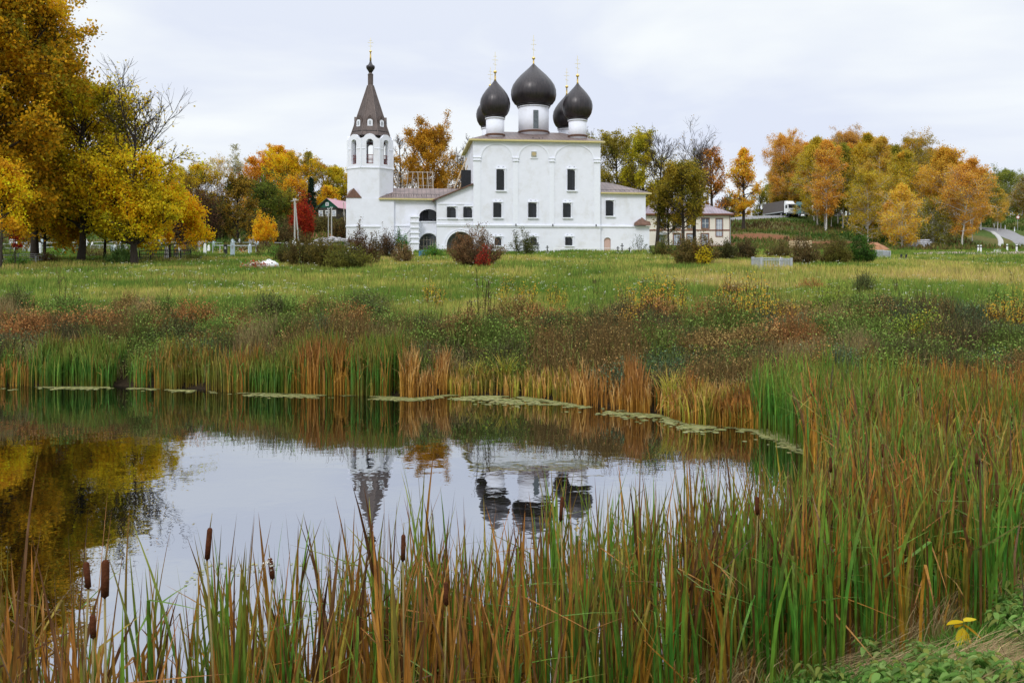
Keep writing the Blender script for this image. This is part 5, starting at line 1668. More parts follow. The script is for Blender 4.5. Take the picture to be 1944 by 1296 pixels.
def build_car():
    x, y, z = spot(1586, 258)
    root = empty('parked_car', (x, y, z + .75), math.radians(172), 'small white car glimpsed between the birch trunks', 'car')
    prof = [(-2.0, .35), (2.0, .35), (2.08, .62), (1.95, .85), (1.0, .95), (.45, 1.38), (-.9, 1.42), (-1.65, .98), (-2.05, .92), (-2.1, .6)]
    m = MB(); m.plate(prof, [], lambda a, b, w: (a, -.8 + w, b), 1.6); m.build('body', WPAINT, root)
    m = MB(); m.plate([(.88, .97), (.40, 1.31), (-.85, 1.35), (-1.45, .99)], [], lambda a, b, w: (a, -.815 + w, b), 1.63); m.build('side_window', DARKG, root)
    m = MB(); m.plate([(.97, .98), (.50, 1.33), (.46, 1.335), (.90, .975)], [], lambda a, b, w: (a + .06, -.7 + w, b + .03), 1.4); m.build('windscreen', DARKG, root)
    for xx in (-1.3, 1.3):
        for s in (-1, 1): wheel(root, xx, s * .72, .31, .2)
    for s in (-1, 1):
        m = MB(); m.box(2.02, 2.1, s * .6 - .15, s * .6 + .15, .62, .78); m.build('headlight', mat_basic('lamp_glass', (.7, .7, .66), .2), root)
build_car()

def road_sign(px, py, top, label, disc=True):
    x, y, z = ground(px, py)
    h = H - (top - HY) * mpp(y) - z
    root = empty('road_sign', (x, y, z), 0, label, 'road sign')
    m = MB(); m.bar((0, 0, -.2), (0, 0, h), .05); m.build('post', GREYP, root)
    m = MB(); m.lathe([(.36, -.015), (.36, .015)], 24); o = m.build('sign_face', WPAINT, root); o.location = (0, -.09, h - .15); o.rotation_euler = (math.radians(90), 0, 0)
    m = MB()
    if disc:
        n = 24
        for i in range(n):
            a, b = 2 * math.pi * i / n, 2 * math.pi * (i + 1) / n
            m.hexa([(.30 * math.cos(a), .30 * math.sin(a), .016), (.40 * math.cos(a), .40 * math.sin(a), .016), (.40 * math.cos(b), .40 * math.sin(b), .016), (.30 * math.cos(b), .30 * math.sin(b), .016),
                    (.30 * math.cos(a), .30 * math.sin(a), .035), (.40 * math.cos(a), .40 * math.sin(a), .035), (.40 * math.cos(b), .40 * math.sin(b), .035), (.30 * math.cos(b), .30 * math.sin(b), .035)])
    m.build('red_ring', REDP, o)
road_sign(1932, 437, 411, 'round red and white road sign nearest the right edge of the road')
road_sign(1890, 431, 408, 'round pale road sign with a thin red ring at the road bend')
def delineator(px, py, lab):
    x, y, z = ground(px, py)
    root = empty('delineator_post', (x, y, z), 0, lab, 'road post', 'white posts along the road')
    m = MB(); m.box(-.09, .09, -.06, .06, -.2, .95); m.build('post', WPAINT, root)
    m = MB(); m.box(-.094, .094, -.064, .064, .66, .8); m.build('black_band', BLACKP, root)
for px, py in ((1887, 432), (1908, 436), (1926, 440), (1857, 479), (1862, 479), (1912, 477), (1930, 478)):
    delineator(px, py, 'white road post with a black band standing by the road bend' if py < 450 else 'white road post with a black band standing along the low gravel track')

# poles
def pole(px, Y, top, lab, r=.11, strut=0, mat=GREYC, lean=0, box=False):
    x, y, z = spot(px, Y)
    h = H - (top - HY) * mpp(Y) - z
    root = empty('utility_pole', (x, y, z), 0, lab, 'pole', 'utility poles')
    m = MB(); m.bar((0, 0, -.4), (lean, 0, h), r, 8, r * .75); m.build('pole', mat, root)
    if strut:
        m = MB(); m.bar((strut, .3, -.4), (lean + .05, 0, h * .93), r * .9, 8, r * .7); m.build('strut', mat, root)
        m = MB(); m.bar((lean - .5, -.05, h - .35), (lean + .5, -.05, h - .2), .05); m.build('crossarm', mat, root)
    m = MB()
    for s in (-1, 1):
        m.bar((lean + s * .16, 0, h - .2), (lean + s * .16, 0, h + .02), .04)
    m.build('insulator', WPAINT, root)
    if box:
        m = MB(); m.box(-.22, .22, -.35, -.1, 1.0, 1.7); m.build('switch_box', WPAINT, root)
pole(559.5, 118, 377, 'concrete pole with a slanting strut before the red bush', .12, .62, box=True)
pole(623.5, 165, 395, 'slim pale post, left one of two below the green house', .1)
pole(629.5, 164, 393, 'slim pale post, right one of two below the green house', .12)
pole(655, 205, 384, 'weathered post between green house and bell tower', .11, mat=WOODG, lean=-.35)

# graves
def gpx(px, py): return ground(px, py)
def stele(px, py, hpx, wpx, mat, lab, slant=0.0, shape='slab', group=None, name='gravestone'):
    x, y, z = gpx(px, py); s = mpp(y); h = hpx * s; w = wpx * s
    root = empty(name, (x, y, z), random.uniform(-.2, .2), lab, 'gravestone' if name == 'gravestone' else 'cross', group)
    m = MB()
    if shape == 'slab':
        m.plate([(-w / 2, -.1), (w / 2, -.1), (w / 2 * .92, h * (.97 - slant)), (w / 2 * .5, h), (-w / 2 * .92, h * .97)], [], front(-.09), .18); m.build('stone', mat, root)
        m = MB(); m.plate(rect(-w * .22, w * .22, h * .55, h * .78), [], front(-.112), .02); m.build('portrait', GREYP if mat is not GREYP else WPAINT, root)
    elif shape == 'obelisk':
        m.hexa([(-w / 2, -w / 2, -.1), (w / 2, -w / 2, -.1), (w / 2, w / 2, -.1), (-w / 2, w / 2, -.1), (-w * .34, -w * .34, h * .88), (w * .34, -w * .34, h * .88), (w * .34, w * .34, h * .88), (-w * .34, w * .34, h * .88)])
        m.add([(-w * .34, -w * .34, h * .883), (w * .34, -w * .34, h * .883), (w * .34, w * .34, h * .883), (-w * .34, w * .34, h * .883), (0, 0, h)], [(0, 1, 4), (1, 2, 4), (2, 3, 4), (3, 0, 4)])
        m.build('stone', mat, root)
    else:
        m.box(-.055, .055, -.04, .04, -.1, h); m.build('upright', mat, root)
        m = MB(); m.box(-w / 2, w / 2, -.045, .035, h * .68, h * .77); m.build('crossbar', mat, root)
        m = MB(); m.box(-w * .27, w * .27, -.045, .035, h * .87, h * .92); m.hexa([(-w * .3, -.045, h * .42), (w * .3, -.045, h * .32), (w * .3, .035, h * .32), (-w * .3, .035, h * .42), (-w * .3, -.045, h * .48), (w * .3, -.045, h * .38), (w * .3, .035, h * .38), (-w * .3, .035, h * .48)]); m.build('small_crossbar', mat, root)
    m = MB(); m.box(-w * .7, w * .7, -.25, .35, -.1, .1); m.build('plinth', GREYC, root)
def gfence(pxa, pxb, py, hpx, depth, mat, lab, post=.05, pick=.22, rails=(.12, .95), group='grave fences', picket_r=.014):
    xa, ya, z = gpx((pxa + pxb) / 2, py); s = mpp(ya); w = (pxb - pxa) * s; h = hpx * s
    root = empty('grave_fence', (xa, ya, z), 0, lab, 'fence', group)
    cs = [(-w / 2, 0), (w / 2, 0), (w / 2, depth), (-w / 2, depth)]
    gz = [tz(xa + c[0], ya + c[1]) - z for c in cs]
    for c, g_ in zip(cs, gz):
        m = MB(); m.box(c[0] - post, c[0] + post, c[1] - post, c[1] + post, g_ - .2, g_ + h); m.build('post', mat, root)
    for i in range(4):
        a, b = cs[i], cs[(i + 1) % 4]; L_ = math.hypot(a[0] - b[0], a[1] - b[1])
        m = MB(); n = max(2, int(L_ / pick))
        for k in range(1, n):
            t = k / n; X_, Y_ = a[0] + (b[0] - a[0]) * t, a[1] + (b[1] - a[1]) * t; g_ = gz[i] + (gz[(i + 1) % 4] - gz[i]) * t
            m.bar((X_, Y_, g_ + h * rails[0]), (X_, Y_, g_ + h * rails[-1]), picket_r, 4)
        for f_ in rails:
            m.bar((a[0], a[1], gz[i] + h * f_), (b[0], b[1], gz[(i + 1) % 4] + h * f_), .028, 4)
        m.build('railing', mat, root)
    return root
def flowers(px, py, wpx, hpx, cols, lab, n=120):
    x, y, z = gpx(px, py); s = mpp(y)
    r = np.random.default_rng(int(px * 3 + py))
    C = np.stack([r.normal(0, wpx * s * .25, n), r.normal(0, .3, n), np.abs(r.normal(0, hpx * s * .4, n)) + .05], 1)
    P = np.array([rgb(c) for c in cols])
    V, Q, c = leaf_quads(C, np.full(n, .13), r, P[r.integers(0, len(P), n)])
    o = link('grave_flowers', np_mesh('grave_flowers', V, [Q], c, LEAF), None, (x, y, z))
    tag(o, lab, 'flowers', 'flowers laid on the graves')
def build_graves():
    gfence(265, 343, 497, 22, 3.0, BLACKP, 'black iron grave railing round two tall pale stones', rails=(.1, .62, .95))
    stele(316, 494, 28, 7, WPAINT, 'tall narrow white gravestone inside the black railing', shape='obelisk')
    stele(334, 491, 24, 9, GREYP, 'tall grey gravestone inside the black railing')
    stele(350, 485, 27, 8, BRWNT, 'dark brown wooden grave cross just right of the black railing', shape='cross', name='grave_cross')
    flowers(290, 492, 34, 12, ('#a04060', '#c06080', '#7a2a3a'), 'pink wreaths inside the black railing', 160)
    flowers(338, 491, 16, 10, ('#d8d4c0', '#e0dcd0', '#6a8a4a'), 'white flowers beside the grey stone', 60)
    stele(389, 482, 20, 6, WPAINT, 'plain white square gravestone post right of the brown cross', shape='obelisk')
    stele(428, 484, 20, 7, BLACKP, 'polished black gravestone beside the tall pale blue one')
    stele(441.5, 487, 27, 8, PALEB, 'pale blue painted gravestone, tallest by the wheel tracks', slant=.06)
    stele(474.5, 482, 19, 6, PALEB, 'pale blue grave pillar at the end of the white rail', shape='obelisk')
    gfence(404, 474, 484, 17, 3.0, SILVER, 'white tube grave rail with cream wreaths', rails=(.95,), pick=4)
    flowers(418, 482, 24, 12, ('#d8c890', '#b05a3a', '#e0d8c0'), 'cream and rust wreaths left of the black stone', 110)
    flowers(461, 481, 20, 16, ('#d8b890', '#c87a50', '#e8e0d0', '#b04a3a'), 'peach coloured wreaths under the white rail', 130)
    gfence(2, 68, 502, 17, 3.0, GREYP, 'grey grave fence nearest the pond at the far left', rails=(.5, .95), pick=.5)
    gfence(-12, 78, 482, 20, 4.0, GREYP, 'wide grey grave fence with tall thin posts', rails=(.55, .95), pick=1.2)
    stele(77, 482, 21, 5, WPAINT, 'white marker post at the corner of the wide grey fence', shape='obelisk')
    gfence(172, 262, 474, 9, 3.0, GREYP, 'low grey fence under the linden trees', rails=(.3, .95), pick=.5)
    gfence(262, 372, 470, 14, 5.0, SILVER, 'long silver fence behind the black railing', rails=(.95,), pick=.9)
    stele(136, 472, 7, 3.5, GREYC, 'little leaning grey stone among the linden trunks')
    stele(148, 473, 8, 4, GREYC, 'little pale stone next to the linden trunk')
    stele(250, 484, 14, 6, WPAINT, 'white grave pillar left of the black railing', shape='obelisk')
    r = np.random.default_rng(5)
    for i in range(64):
        px = r.uniform(20, 548); py = r.uniform(463, 480)
        k = ['cross', 'slab', 'obelisk'][i % 3]
        stele(px, py, r.uniform(9, 18), r.uniform(4, 6.5), [WPAINT, PALEB, GREYP, SILVER][i % 4], 'small pale grave marker among the far graves', shape=k, group='far grave markers', name='grave_cross' if k == 'cross' else 'gravestone')
    for px, wd in ((390, 44), (470, 40), (520, 40), (205, 50), (130, 44), (60, 40), (300, 44), (350, 40)):
        gfence(px - wd / 2, px + wd / 2, 469, 9, 3, SILVER, 'small silver tube fence among the far graves', rails=(.95,), pick=1.0, group='far grave fences')
    # white grave enclosure out in the meadow
    gfence(1445, 1502, 514, 25, 2.6, SILVER, 'silver white grave fence standing alone in the meadow', .09, .2, (.12, .78, .92), picket_r=.02)
    stele(1482, 512, 24, 5, WPAINT, 'white pillar inside the lone silver fence', shape='obelisk')
    flowers(1472, 513, 34, 9, ('#d8d4cc', '#c88a70', '#b05a48', '#e8e4dc'), 'white and rust flowers inside the lone silver fence', 150)
    # by the gallery
    gfence(796, 822, 489, 13, 2.4, BLUEP, 'small blue grave fence before the gallery arch', .05, .18, picket_r=.02)
    stele(752, 484, 16, 7, CREAM, 'short cream gravestone left of the blue fence')
    stele(740, 482, 13, 6, PALEB, 'pale blue gravestone beside the cream one', shape='obelisk')
    stele(783, 486, 14, 6, WPAINT, 'thin white cross between cream stone and blue fence', shape='cross', name='grave_cross')
    for i, px in enumerate((657, 665, 672, 681, 690, 698)):
        x, y, z = gpx(px, 488)
        m = MB(); s = mpp(y); h = (14 + (i * 5) % 7) * s
        m.plate([(-.13, -.1), (.13, -.1), (.13, h - .2), (0, h), (-.13, h - .2)], [], front(0), .04)
        o = m.build('fence_picket', WOODG); o.location = (x, y, z); o.rotation_euler = (0, random.uniform(-.06, .06), 0)
        tag(o, 'weathered grey picket left standing in the scrub below the bell tower', 'picket', 'weathered pickets')
    # along the church foot
    for i, (px, h) in enumerate(((1021, 20), (1039, 14), (1173, 12), (1181, 18), (1195, 10), (1234, 14))):
        stele(px, 480, h, 6, BLACKP, 'small black iron cross at the foot of the church wall', shape='cross', group='iron crosses by the church wall', name='grave_cross')
    gfence(1052, 1232, 480, 8, 1.2, WPAINT, 'long low white rail along the foot of the church', .04, 1.0, (.95,))
    gfence(958, 1008, 480, 8, 1.2, GREYP, 'short grey rail behind the thin green shrub', .04, .5, (.4, .95,))
    gfence(1655, 1690, 490, 14, 2.0, SILVER, 'pale boarded grave fence beyond the green bush', .06, .16, picket_r=.05)
    for px in (1711, 1720.5):
        stele(px, 492, 10, 4, BLACKP, 'small black grave pillar in the meadow before the birches', shape='obelisk', group='black grave pillars')
build_graves()

def lump_mesh(r, n, size, spread, mat, name, hh=1.0, cols=None):
    V = []; Fc = []; b = 0; Cc = []
    m = MB()
    for i in range(n):
        c = np.array([r.normal(0, spread[0]), r.normal(0, spread[1]), 0])
        c[2] = max(0, (1 - (c[0] / spread[0] / 2.2) ** 2)) * hh * r.uniform(.1, 1)
        s = size * r.uniform(.5, 1.3)
        rows = []
        base = len(m.v)
        for j, (q, rr) in enumerate(((-.5, .5), (-.2, 1), (.25, .95), (.55, .45))):
            for k in range(7):
                t = 2 * math.pi * k / 7
                u = s * rr * r.uniform(.75, 1.2)
                m.v.append((c[0] + u * math.cos(t), c[1] + u * .8 * math.sin(t), c[2] + s * q * .8 + .1))
        for j in range(3):
            for k in range(7):
                m.f.append((base + j * 7 + k, base + j * 7 + (k + 1) % 7, base + (j + 1) * 7 + (k + 1) % 7, base + (j + 1) * 7 + k))
        m.f.append(tuple(base + k for k in range(6, -1, -1))); m.f.append(tuple(base + 21 + k for k in range(7)))
    return m
def build_heaps():
    r = np.random.default_rng(3)
    x, y, z = gpx(497, 512); s = mpp(y)
    root = empty('rubbish_heap', (x, y, z), 0, 'heap of old wreaths and household rubbish beside the meadow track', 'rubbish')
    n = 420
    C = np.stack([r.normal(-.5, .65, n), r.normal(0, .45, n), np.abs(r.normal(0, .35, n))], 1)
    P = np.array([rgb(c) for c in ('#c8b09a', '#a8705a', '#d8d0c4', '#b8846a', '#5a3a30', '#8a9a5a', '#c05a40')])
    V, Q, c = leaf_quads(C, np.full(n, .2), r, P[r.integers(0, 7, n)])
    tag(link('wreaths', np_mesh('wreaths', V, [Q], c, LEAF), root), kind='stuff')
    m = lump_mesh(r, 14, .16, (.5, .35), GREYP, 'x', .5); o = m.build('scraps', mat_basic('scrap_pink', (.45, .33, .28), .8, var=.3), root); o.location = (-.5, -.1, .1)
    x2, y2, z2 = gpx(511, 511)
    m = MB(); prof = [(.25, 0), (.62, .05), (.78, .3), (.72, .6), (.45, .82), (.2, .9), (.08, 1.0)]
    m.lathe(prof, 18)
    rr = np.random.default_rng(8)
    m.v = [(p[0] * 1.15 + rr.normal(0, .04), p[1] + rr.normal(0, .04), p[2] * .9 + rr.normal(0, .03)) for p in m.v]
    o = m.build('rubbish_bag', mat_basic('white_sack', (.74, .74, .75), .5, var=.08), None, True, (x2, y2, z2 - .05))
    tag(o, 'big white plastic sack lying on the rubbish heap', 'sack')
    x, y, z = spot(632, 122); z = H - (464 - HY) * mpp(122)
    m = lump_mesh(r, 60, .42, (1.9, .7), GREYC, 'x', 1.1)
    o = m.build('rubble_heap', mat_basic('grey_rubble', (.36, .35, .36), .95, var=.3, scale=2), None, False, (x, y, z - .3))
    tag(o, 'heap of grey rubble behind the hedge left of the bell tower', 'rubble')
    x, y, z = spot(1655, 138)
    m = MB(); m.lathe([(3.0, -.6), (2.6, .0), (2.2, .35), (1.6, .7), (1.1, .95), (.6, 1.15), (.15, 1.25)], 26); rr = np.random.default_rng(4)
    m.v = [(p[0] * 1.1 + rr.normal(0, .14), p[1] * .8 + rr.normal(0, .12), p[2] + rr.normal(0, .1)) for p in m.v]
    o = m.build('soil_mound', mat_basic('orange_soil', (.34, .17, .09), 1, var=.25, scale=2), None, True, (x, y, z))
    tag(o, 'mound of bare orange soil behind the deep green bush', 'soil')
    # crate of new timber
    x, y, z = spot(1519, 140)
    z = H - (470 - HY) * mpp(140)
    root = empty('timber_frame', (x, y, z), .2, 'frame of fresh yellow timber in front of the red bank', 'timber')
    W = 14 * mpp(140)
    for k in range(4):
        m = MB(); q = k * .26
        m.bar((-W, -1.2, q), (W, -1.2, q), .12); m.bar((-W, 1.2, q), (W, 1.2, q), .12); m.build('log', WOODN, root)
        m = MB(); m.bar((-W + .15, -1.5, q + .13), (-W + .15, 1.5, q + .13), .12); m.bar((W - .15, -1.5, q + .13), (W - .15, 1.5, q + .13), .12); m.build('cross_log', WOODN, root)
    # stacked logs
    x, y, z = spot(1746, 150)
    LG = mat_basic('log_bark_pale', (.42, .42, .46), .9, var=.35, scale=3)
    k = 0
    mm = None
    for row in range(5):
        for i in range(2):
            if mm is None:
                m = MB(); m.bar((-1.7, 0, 0), (1.7, 0, 0), .15, 9); mm = m.build('log', LG).data; o = bpy.data.objects['log'] if False else None
                bpy.data.objects.remove([q for q in bpy.data.objects if q.data == mm][0])
            o = link('stacked_log', mm, None, (x + random.uniform(-.25, .25) + (i - .5) * .5, y + i * .34, z + .12 + row * .27))
            o.rotation_euler = (0, random.uniform(-.03, .03), random.uniform(-.05, .05))
            tag(o, 'pale barkless log in the low stack before the birch stand', 'log', 'logs stacked before the birches')
build_heaps()

# ------------------------------------------------------------------ grass, weeds, reeds
def blades(B, h, az, lean, w, c0, c1, c2, r, segs=3, power=1.6, brk=None, face=None, tip=0.0):
    """ribbon blades. B (N,3), h, az (lean direction), lean (angle at tip), w width; colours at base, middle, tip"""
    n = len(B)
    V = np.zeros((n, segs + 1, 2, 3)); Cc = np.zeros((n, segs + 1, 2, 3))
    p = B.copy()
    face = r.uniform(0, 2 * np.pi, n) if face is None else face
    side = np.stack([np.cos(face), np.sin(face), np.zeros(n)], 1)
    dirx = np.cos(az); diry = np.sin(az)
    for j in range(segs + 1):
        t = j / segs
        wj = w * (.72 + .5 * t if t < .5 else (.97 if t < .68 else .97 * max(tip, (1 - t) / .32) ** .75))
        V[:, j, 0] = p - side * (wj / 2)[:, None]; V[:, j, 1] = p + side * (wj / 2)[:, None]
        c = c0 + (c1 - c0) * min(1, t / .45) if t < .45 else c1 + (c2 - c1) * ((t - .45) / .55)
        Cc[:, j, 0] = c; Cc[:, j, 1] = c
        tm = (j + .5) / segs
        th = lean * tm ** power
        if brk is not None:
            th = th + np.where(tm > brk[0], brk[1], 0)
        step = h / segs
        p = p + np.stack([np.sin(th) * dirx, np.sin(th) * diry, np.cos(th)], 1) * step[:, None]
    i = np.arange(n * (segs + 1) * 2).reshape(n, segs + 1, 2)
    Q = np.stack([i[:, :-1, 0].ravel(), i[:, :-1, 1].ravel(), i[:, 1:, 1].ravel(), i[:, 1:, 0].ravel()], 1)
    return V.reshape(-1, 3), Q, Cc.reshape(-1, 3)
def cols(hexes, idx, r, jit=.2):
    P = np.array([rgb(h) for h in hexes])
    return P[idx] * np.clip(r.normal(1, jit, (len(idx), 1)), .5, 1.6)
def joinc(parts):
    V = []; Q = []; C = []; b = 0
    for v, q, c in parts:
        V.append(v); Q.append(q + b); C.append(c); b += len(v)
    return np.concatenate(V), np.concatenate(Q), np.concatenate(C)
def stuff(name, parts, mat):
    V, Q, C = joinc(parts)
    o = link(name, np_mesh(name, V, [Q], C, mat))
    return tag(o, kind='stuff')

def build_meadow():
    r = np.random.default_rng(21)
    n = 330000
    u = r.uniform(0, 1, n)
    Y = 33 * (150 / 33) ** (u ** 1.0)
    X = r.uniform(-1, 1, n) * (0.60 * Y + 3)
    sd = pond_sdf(X, Y)
    keep = (sd > 4.0)
    lowf = fbm(X, Y, 5.5, 99)
    keep &= sd > 3.2 + 6.5 * lowf * (1 + .6 * sstep(2, 14, X) * (Y < 60))
    # keep out of the church
    keep &= ~((Y > 129) & (X > -25) & (X < 18)) & ~((Y > 133) & (X < 40) & (X > -26))
    trk = (np.abs(Y - (88 + .04 * X)) < .8) & (X < -12)
    for off in (0, 2.2): trk |= (np.abs(X - (-22 + (Y - 92) * .22 + off)) < .45) & (Y > 88) & (Y < 101)
    keep &= ~(trk & (r.uniform(size=n) < .85))
    X, Y = X[keep], Y[keep]; n = len(X)
    Z = terrain(X, Y)
    n1 = fbm(X, Y, 7, 31); n2 = fbm(X, Y, 2.6, 47); n3 = fbm(X, Y, 19, 59); n4 = fbm(X, Y, 11, 77)
    # greens, yellow greens, straw
    q = n1 * 1.3 + r.normal(0, .16, n) - .3
    right = sstep(8, 24, X) * (1 - sstep(60, 85, Y))
    q = q + right * .2
    lush = sstep(98, 112, Y)
    q = q - lush * .35
    idx = np.clip((q * 6).astype(int), 0, 5)
    c1 = cols(('#4c6a1e', '#5e7824', '#748430', '#8c8c38', '#9a9048', '#a08e5c'), idx, r, .2) * np.array([1.42, 1.35, 1.38])
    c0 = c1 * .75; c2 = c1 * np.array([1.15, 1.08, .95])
    n5 = fbm(X, Y, .9, 111, 2)
    c1 = c1 * (.72 + .56 * n5)[:, None]
    brn = (fbm(X, Y, 4.2, 123) > .6)[:, None] * np.array([.12, .06, .02]) * .5
    c1 = np.minimum(c1 * .86 + c1.mean(1, keepdims=True) * .14 + brn, .7); c0 = c1 * .75; c2 = c1 * np.array([1.15, 1.08, .95])
    h = (.12 + .25 * n2 + .32 * n5 ** 1.5 + .12 * r.uniform(size=n)) * (1 - .25 * lush) * (1 + .5 * right)
    w = .018 * (Y / 36) ** .95 * r.uniform(.7, 1.4, n)
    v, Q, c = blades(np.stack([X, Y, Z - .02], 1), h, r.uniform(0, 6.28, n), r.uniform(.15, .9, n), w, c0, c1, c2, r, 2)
    parts = [(v, Q, c)]
    # tall seed stems and dead umbels
    k = 9000
    X = r.uniform(-1, 1, k); u = r.uniform(0, 1, k); Y = 36 * (100 / 36) ** u; X = X * (.6 * Y + 3)
    ok = (pond_sdf(X, Y) > 5) & (fbm(X, Y, 6, 91) > .45); X, Y = X[ok], Y[ok]; k = len(X)
    c = cols(('#6a5a34', '#7a6a40', '#5a4a2e', '#8a8048'), r.integers(0, 4, k), r)
    parts.append(blades(np.stack([X, Y, terrain(X, Y)], 1), r.uniform(.4, .95, k), r.uniform(0, 6.28, k), r.uniform(0, .4, k), .012 * (Y / 36) ** .9, c * .8, c, c, r, 2))
    stuff('meadow_grass', parts, GRASSM)
    # white umbels scattered over the meadow
    k = 2600
    u = r.uniform(0, 1, k); Y = 38 * (105 / 38) ** u; X = r.uniform(-1, 1, k) * (.58 * Y + 2)
    ok = (pond_sdf(X, Y) > 8) & (fbm(X, Y, 5, 13) + r.normal(0, .08, k) > .52); X, Y = X[ok], Y[ok]
    Z = terrain(X, Y) + r.uniform(.35, .62, len(X))
    C = np.repeat(np.stack([X, Y, Z], 1), 5, 0); C += r.normal(0, 1, C.shape) * np.array([.06, .06, .02])
    cc = cols(('#d8d8cc', '#c8cabc', '#e0dcc8'), r.integers(0, 3, len(C)), r, .1)
    v, Q, c = leaf_quads(C, .045 * (C[:, 1] / 40) ** .7, r, cc, flat=1.2, aspect=1)
    stuff('white_wildflowers', [(v, Q, c)], GRASSM)
    # rough hillside herbage
    k = 90000
    Y = r.uniform(140, 300, k); X = r.uniform(-1, 1, k) * (.6 * Y)
    ok = ~((X > -27) & (X < 40) & (Y < 190)); X, Y = X[ok], Y[ok]; k = len(X)
    red = np.exp(-((X - 48) / 9.0) ** 2 - ((Y - 181) / 7.0) ** 2) + np.exp(-((X - 60) / 10.0) ** 2 - ((Y - 169) / 4.5) ** 2) + np.exp(-((X - 36) / 6.0) ** 2 - ((Y - 168) / 5) ** 2)
    ok = red + r.normal(0, .1, k) < .5; X, Y = X[ok], Y[ok]; k = len(X)
    q = np.clip(fbm(X, Y, 14, 5) * 1.4 - .2 + r.normal(0, .15, k), 0, .99)
    c = cols(('#35501e', '#4a6026', '#5e6a30', '#6e6438', '#5a4a30'), (q * 5).astype(int), r)
    h = r.uniform(.3, 1.0, k)
    _rp = np.concatenate([[np.array(ground(a, b)[:2]) for a, b in ((1862, 432), (1882, 434), (1893, 437), (1905, 441), (1917, 446), (1930, 451), (1946, 457), (1962, 463), (1990, 471), (2020, 480))], [np.array(ground(a, b)[:2]) for a, b in ((1884, 440), (1891, 445), (1896, 449), (1899, 454), (1901, 459), (1900, 465), (1897, 470), (1892, 480))]])
    dd = np.min((X[:, None] - _rp[None, :, 0]) ** 2 + (Y[:, None] - _rp[None, :, 1]) ** 2 * .12, 1)
    ok = dd > 14; X, Y, c, h, k = X[ok], Y[ok], c[ok], h[ok], int(ok.sum())
    roadd = (np.abs(Y - 235) < 14) & (X > 45) & (X < 110)
    h = np.where(roadd, h * .35, h)
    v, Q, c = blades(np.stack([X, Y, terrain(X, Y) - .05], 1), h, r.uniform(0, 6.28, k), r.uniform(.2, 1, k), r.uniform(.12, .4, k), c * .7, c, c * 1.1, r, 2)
    stuff('hillside_grass', [(v, Q, c)], GRASSM)

KINDS_W = {   # palette of leaves, stem colour, height
    'nettle': (('#50682a', '#627a34', '#748640'), '#545c2c', .85),
    'dark':   (('#3e4628', '#4c5430', '#5a5a34'), '#4a442e', .8),
    'brown':  (('#66522e', '#785f36', '#866e40', '#907848'), '#6a5634', .9),
    'russet': (('#8a5e34', '#9a6c3c', '#7a5230', '#a47a4a'), '#7a5834', .8),
    'straw':  (('#7a6a44', '#8e7e54', '#6a5c3c'), '#857650', .8),
    'lime':   (('#6a7a28', '#7e8a34', '#58702a'), '#5a6030', .7),
    'sage':   (('#56684a', '#64785a', '#485a40'), '#4c5a40', .8),
}
def weeds(X, Y, kind, r, nst=4, nlf=12, hs=1.0, ls=.085):
    pal, sc, hh = KINDS_W[kind]
    n = len(X); Z = terrain(X, Y)
    h = hh * hs * r.uniform(.5, 1.25, n)
    parts = []
    i = np.repeat(np.arange(n), nst); m = len(i)
    az = r.uniform(0, 6.28, m); B = np.stack([X[i], Y[i], Z[i] - .05], 1); B[:, :2] += r.normal(0, .08, (m, 2))
    c = cols((sc,), np.zeros(m, int), r, .25)
    parts.append(blades(B, h[i] * r.uniform(.8, 1.2, m), az, r.uniform(.1, .8, m), np.full(m, .016), c * .8, c, c, r, 2, tip=.5))
    i = np.repeat(np.arange(n), nlf); m = len(i)
    t = r.uniform(.12, 1.08, m)
    C = np.stack([X[i], Y[i], Z[i] + h[i] * t], 1)
    C[:, :2] += r.normal(0, 1, (m, 2)) * (.09 + .15 * t)[:, None]
    cc = cols(pal, r.integers(0, len(pal), m), r, .13) * 1.6
    parts.append(leaf_quads(C, np.full(m, ls), r, cc, flat=.35, aspect=.55))
    return parts
def scatter(r, n, fn):
    X = r.uniform(-27, 30, n); Y = r.uniform(17, 62, n)
    ok = fn(X, Y, pond_sdf(X, Y)); return X[ok], Y[ok]
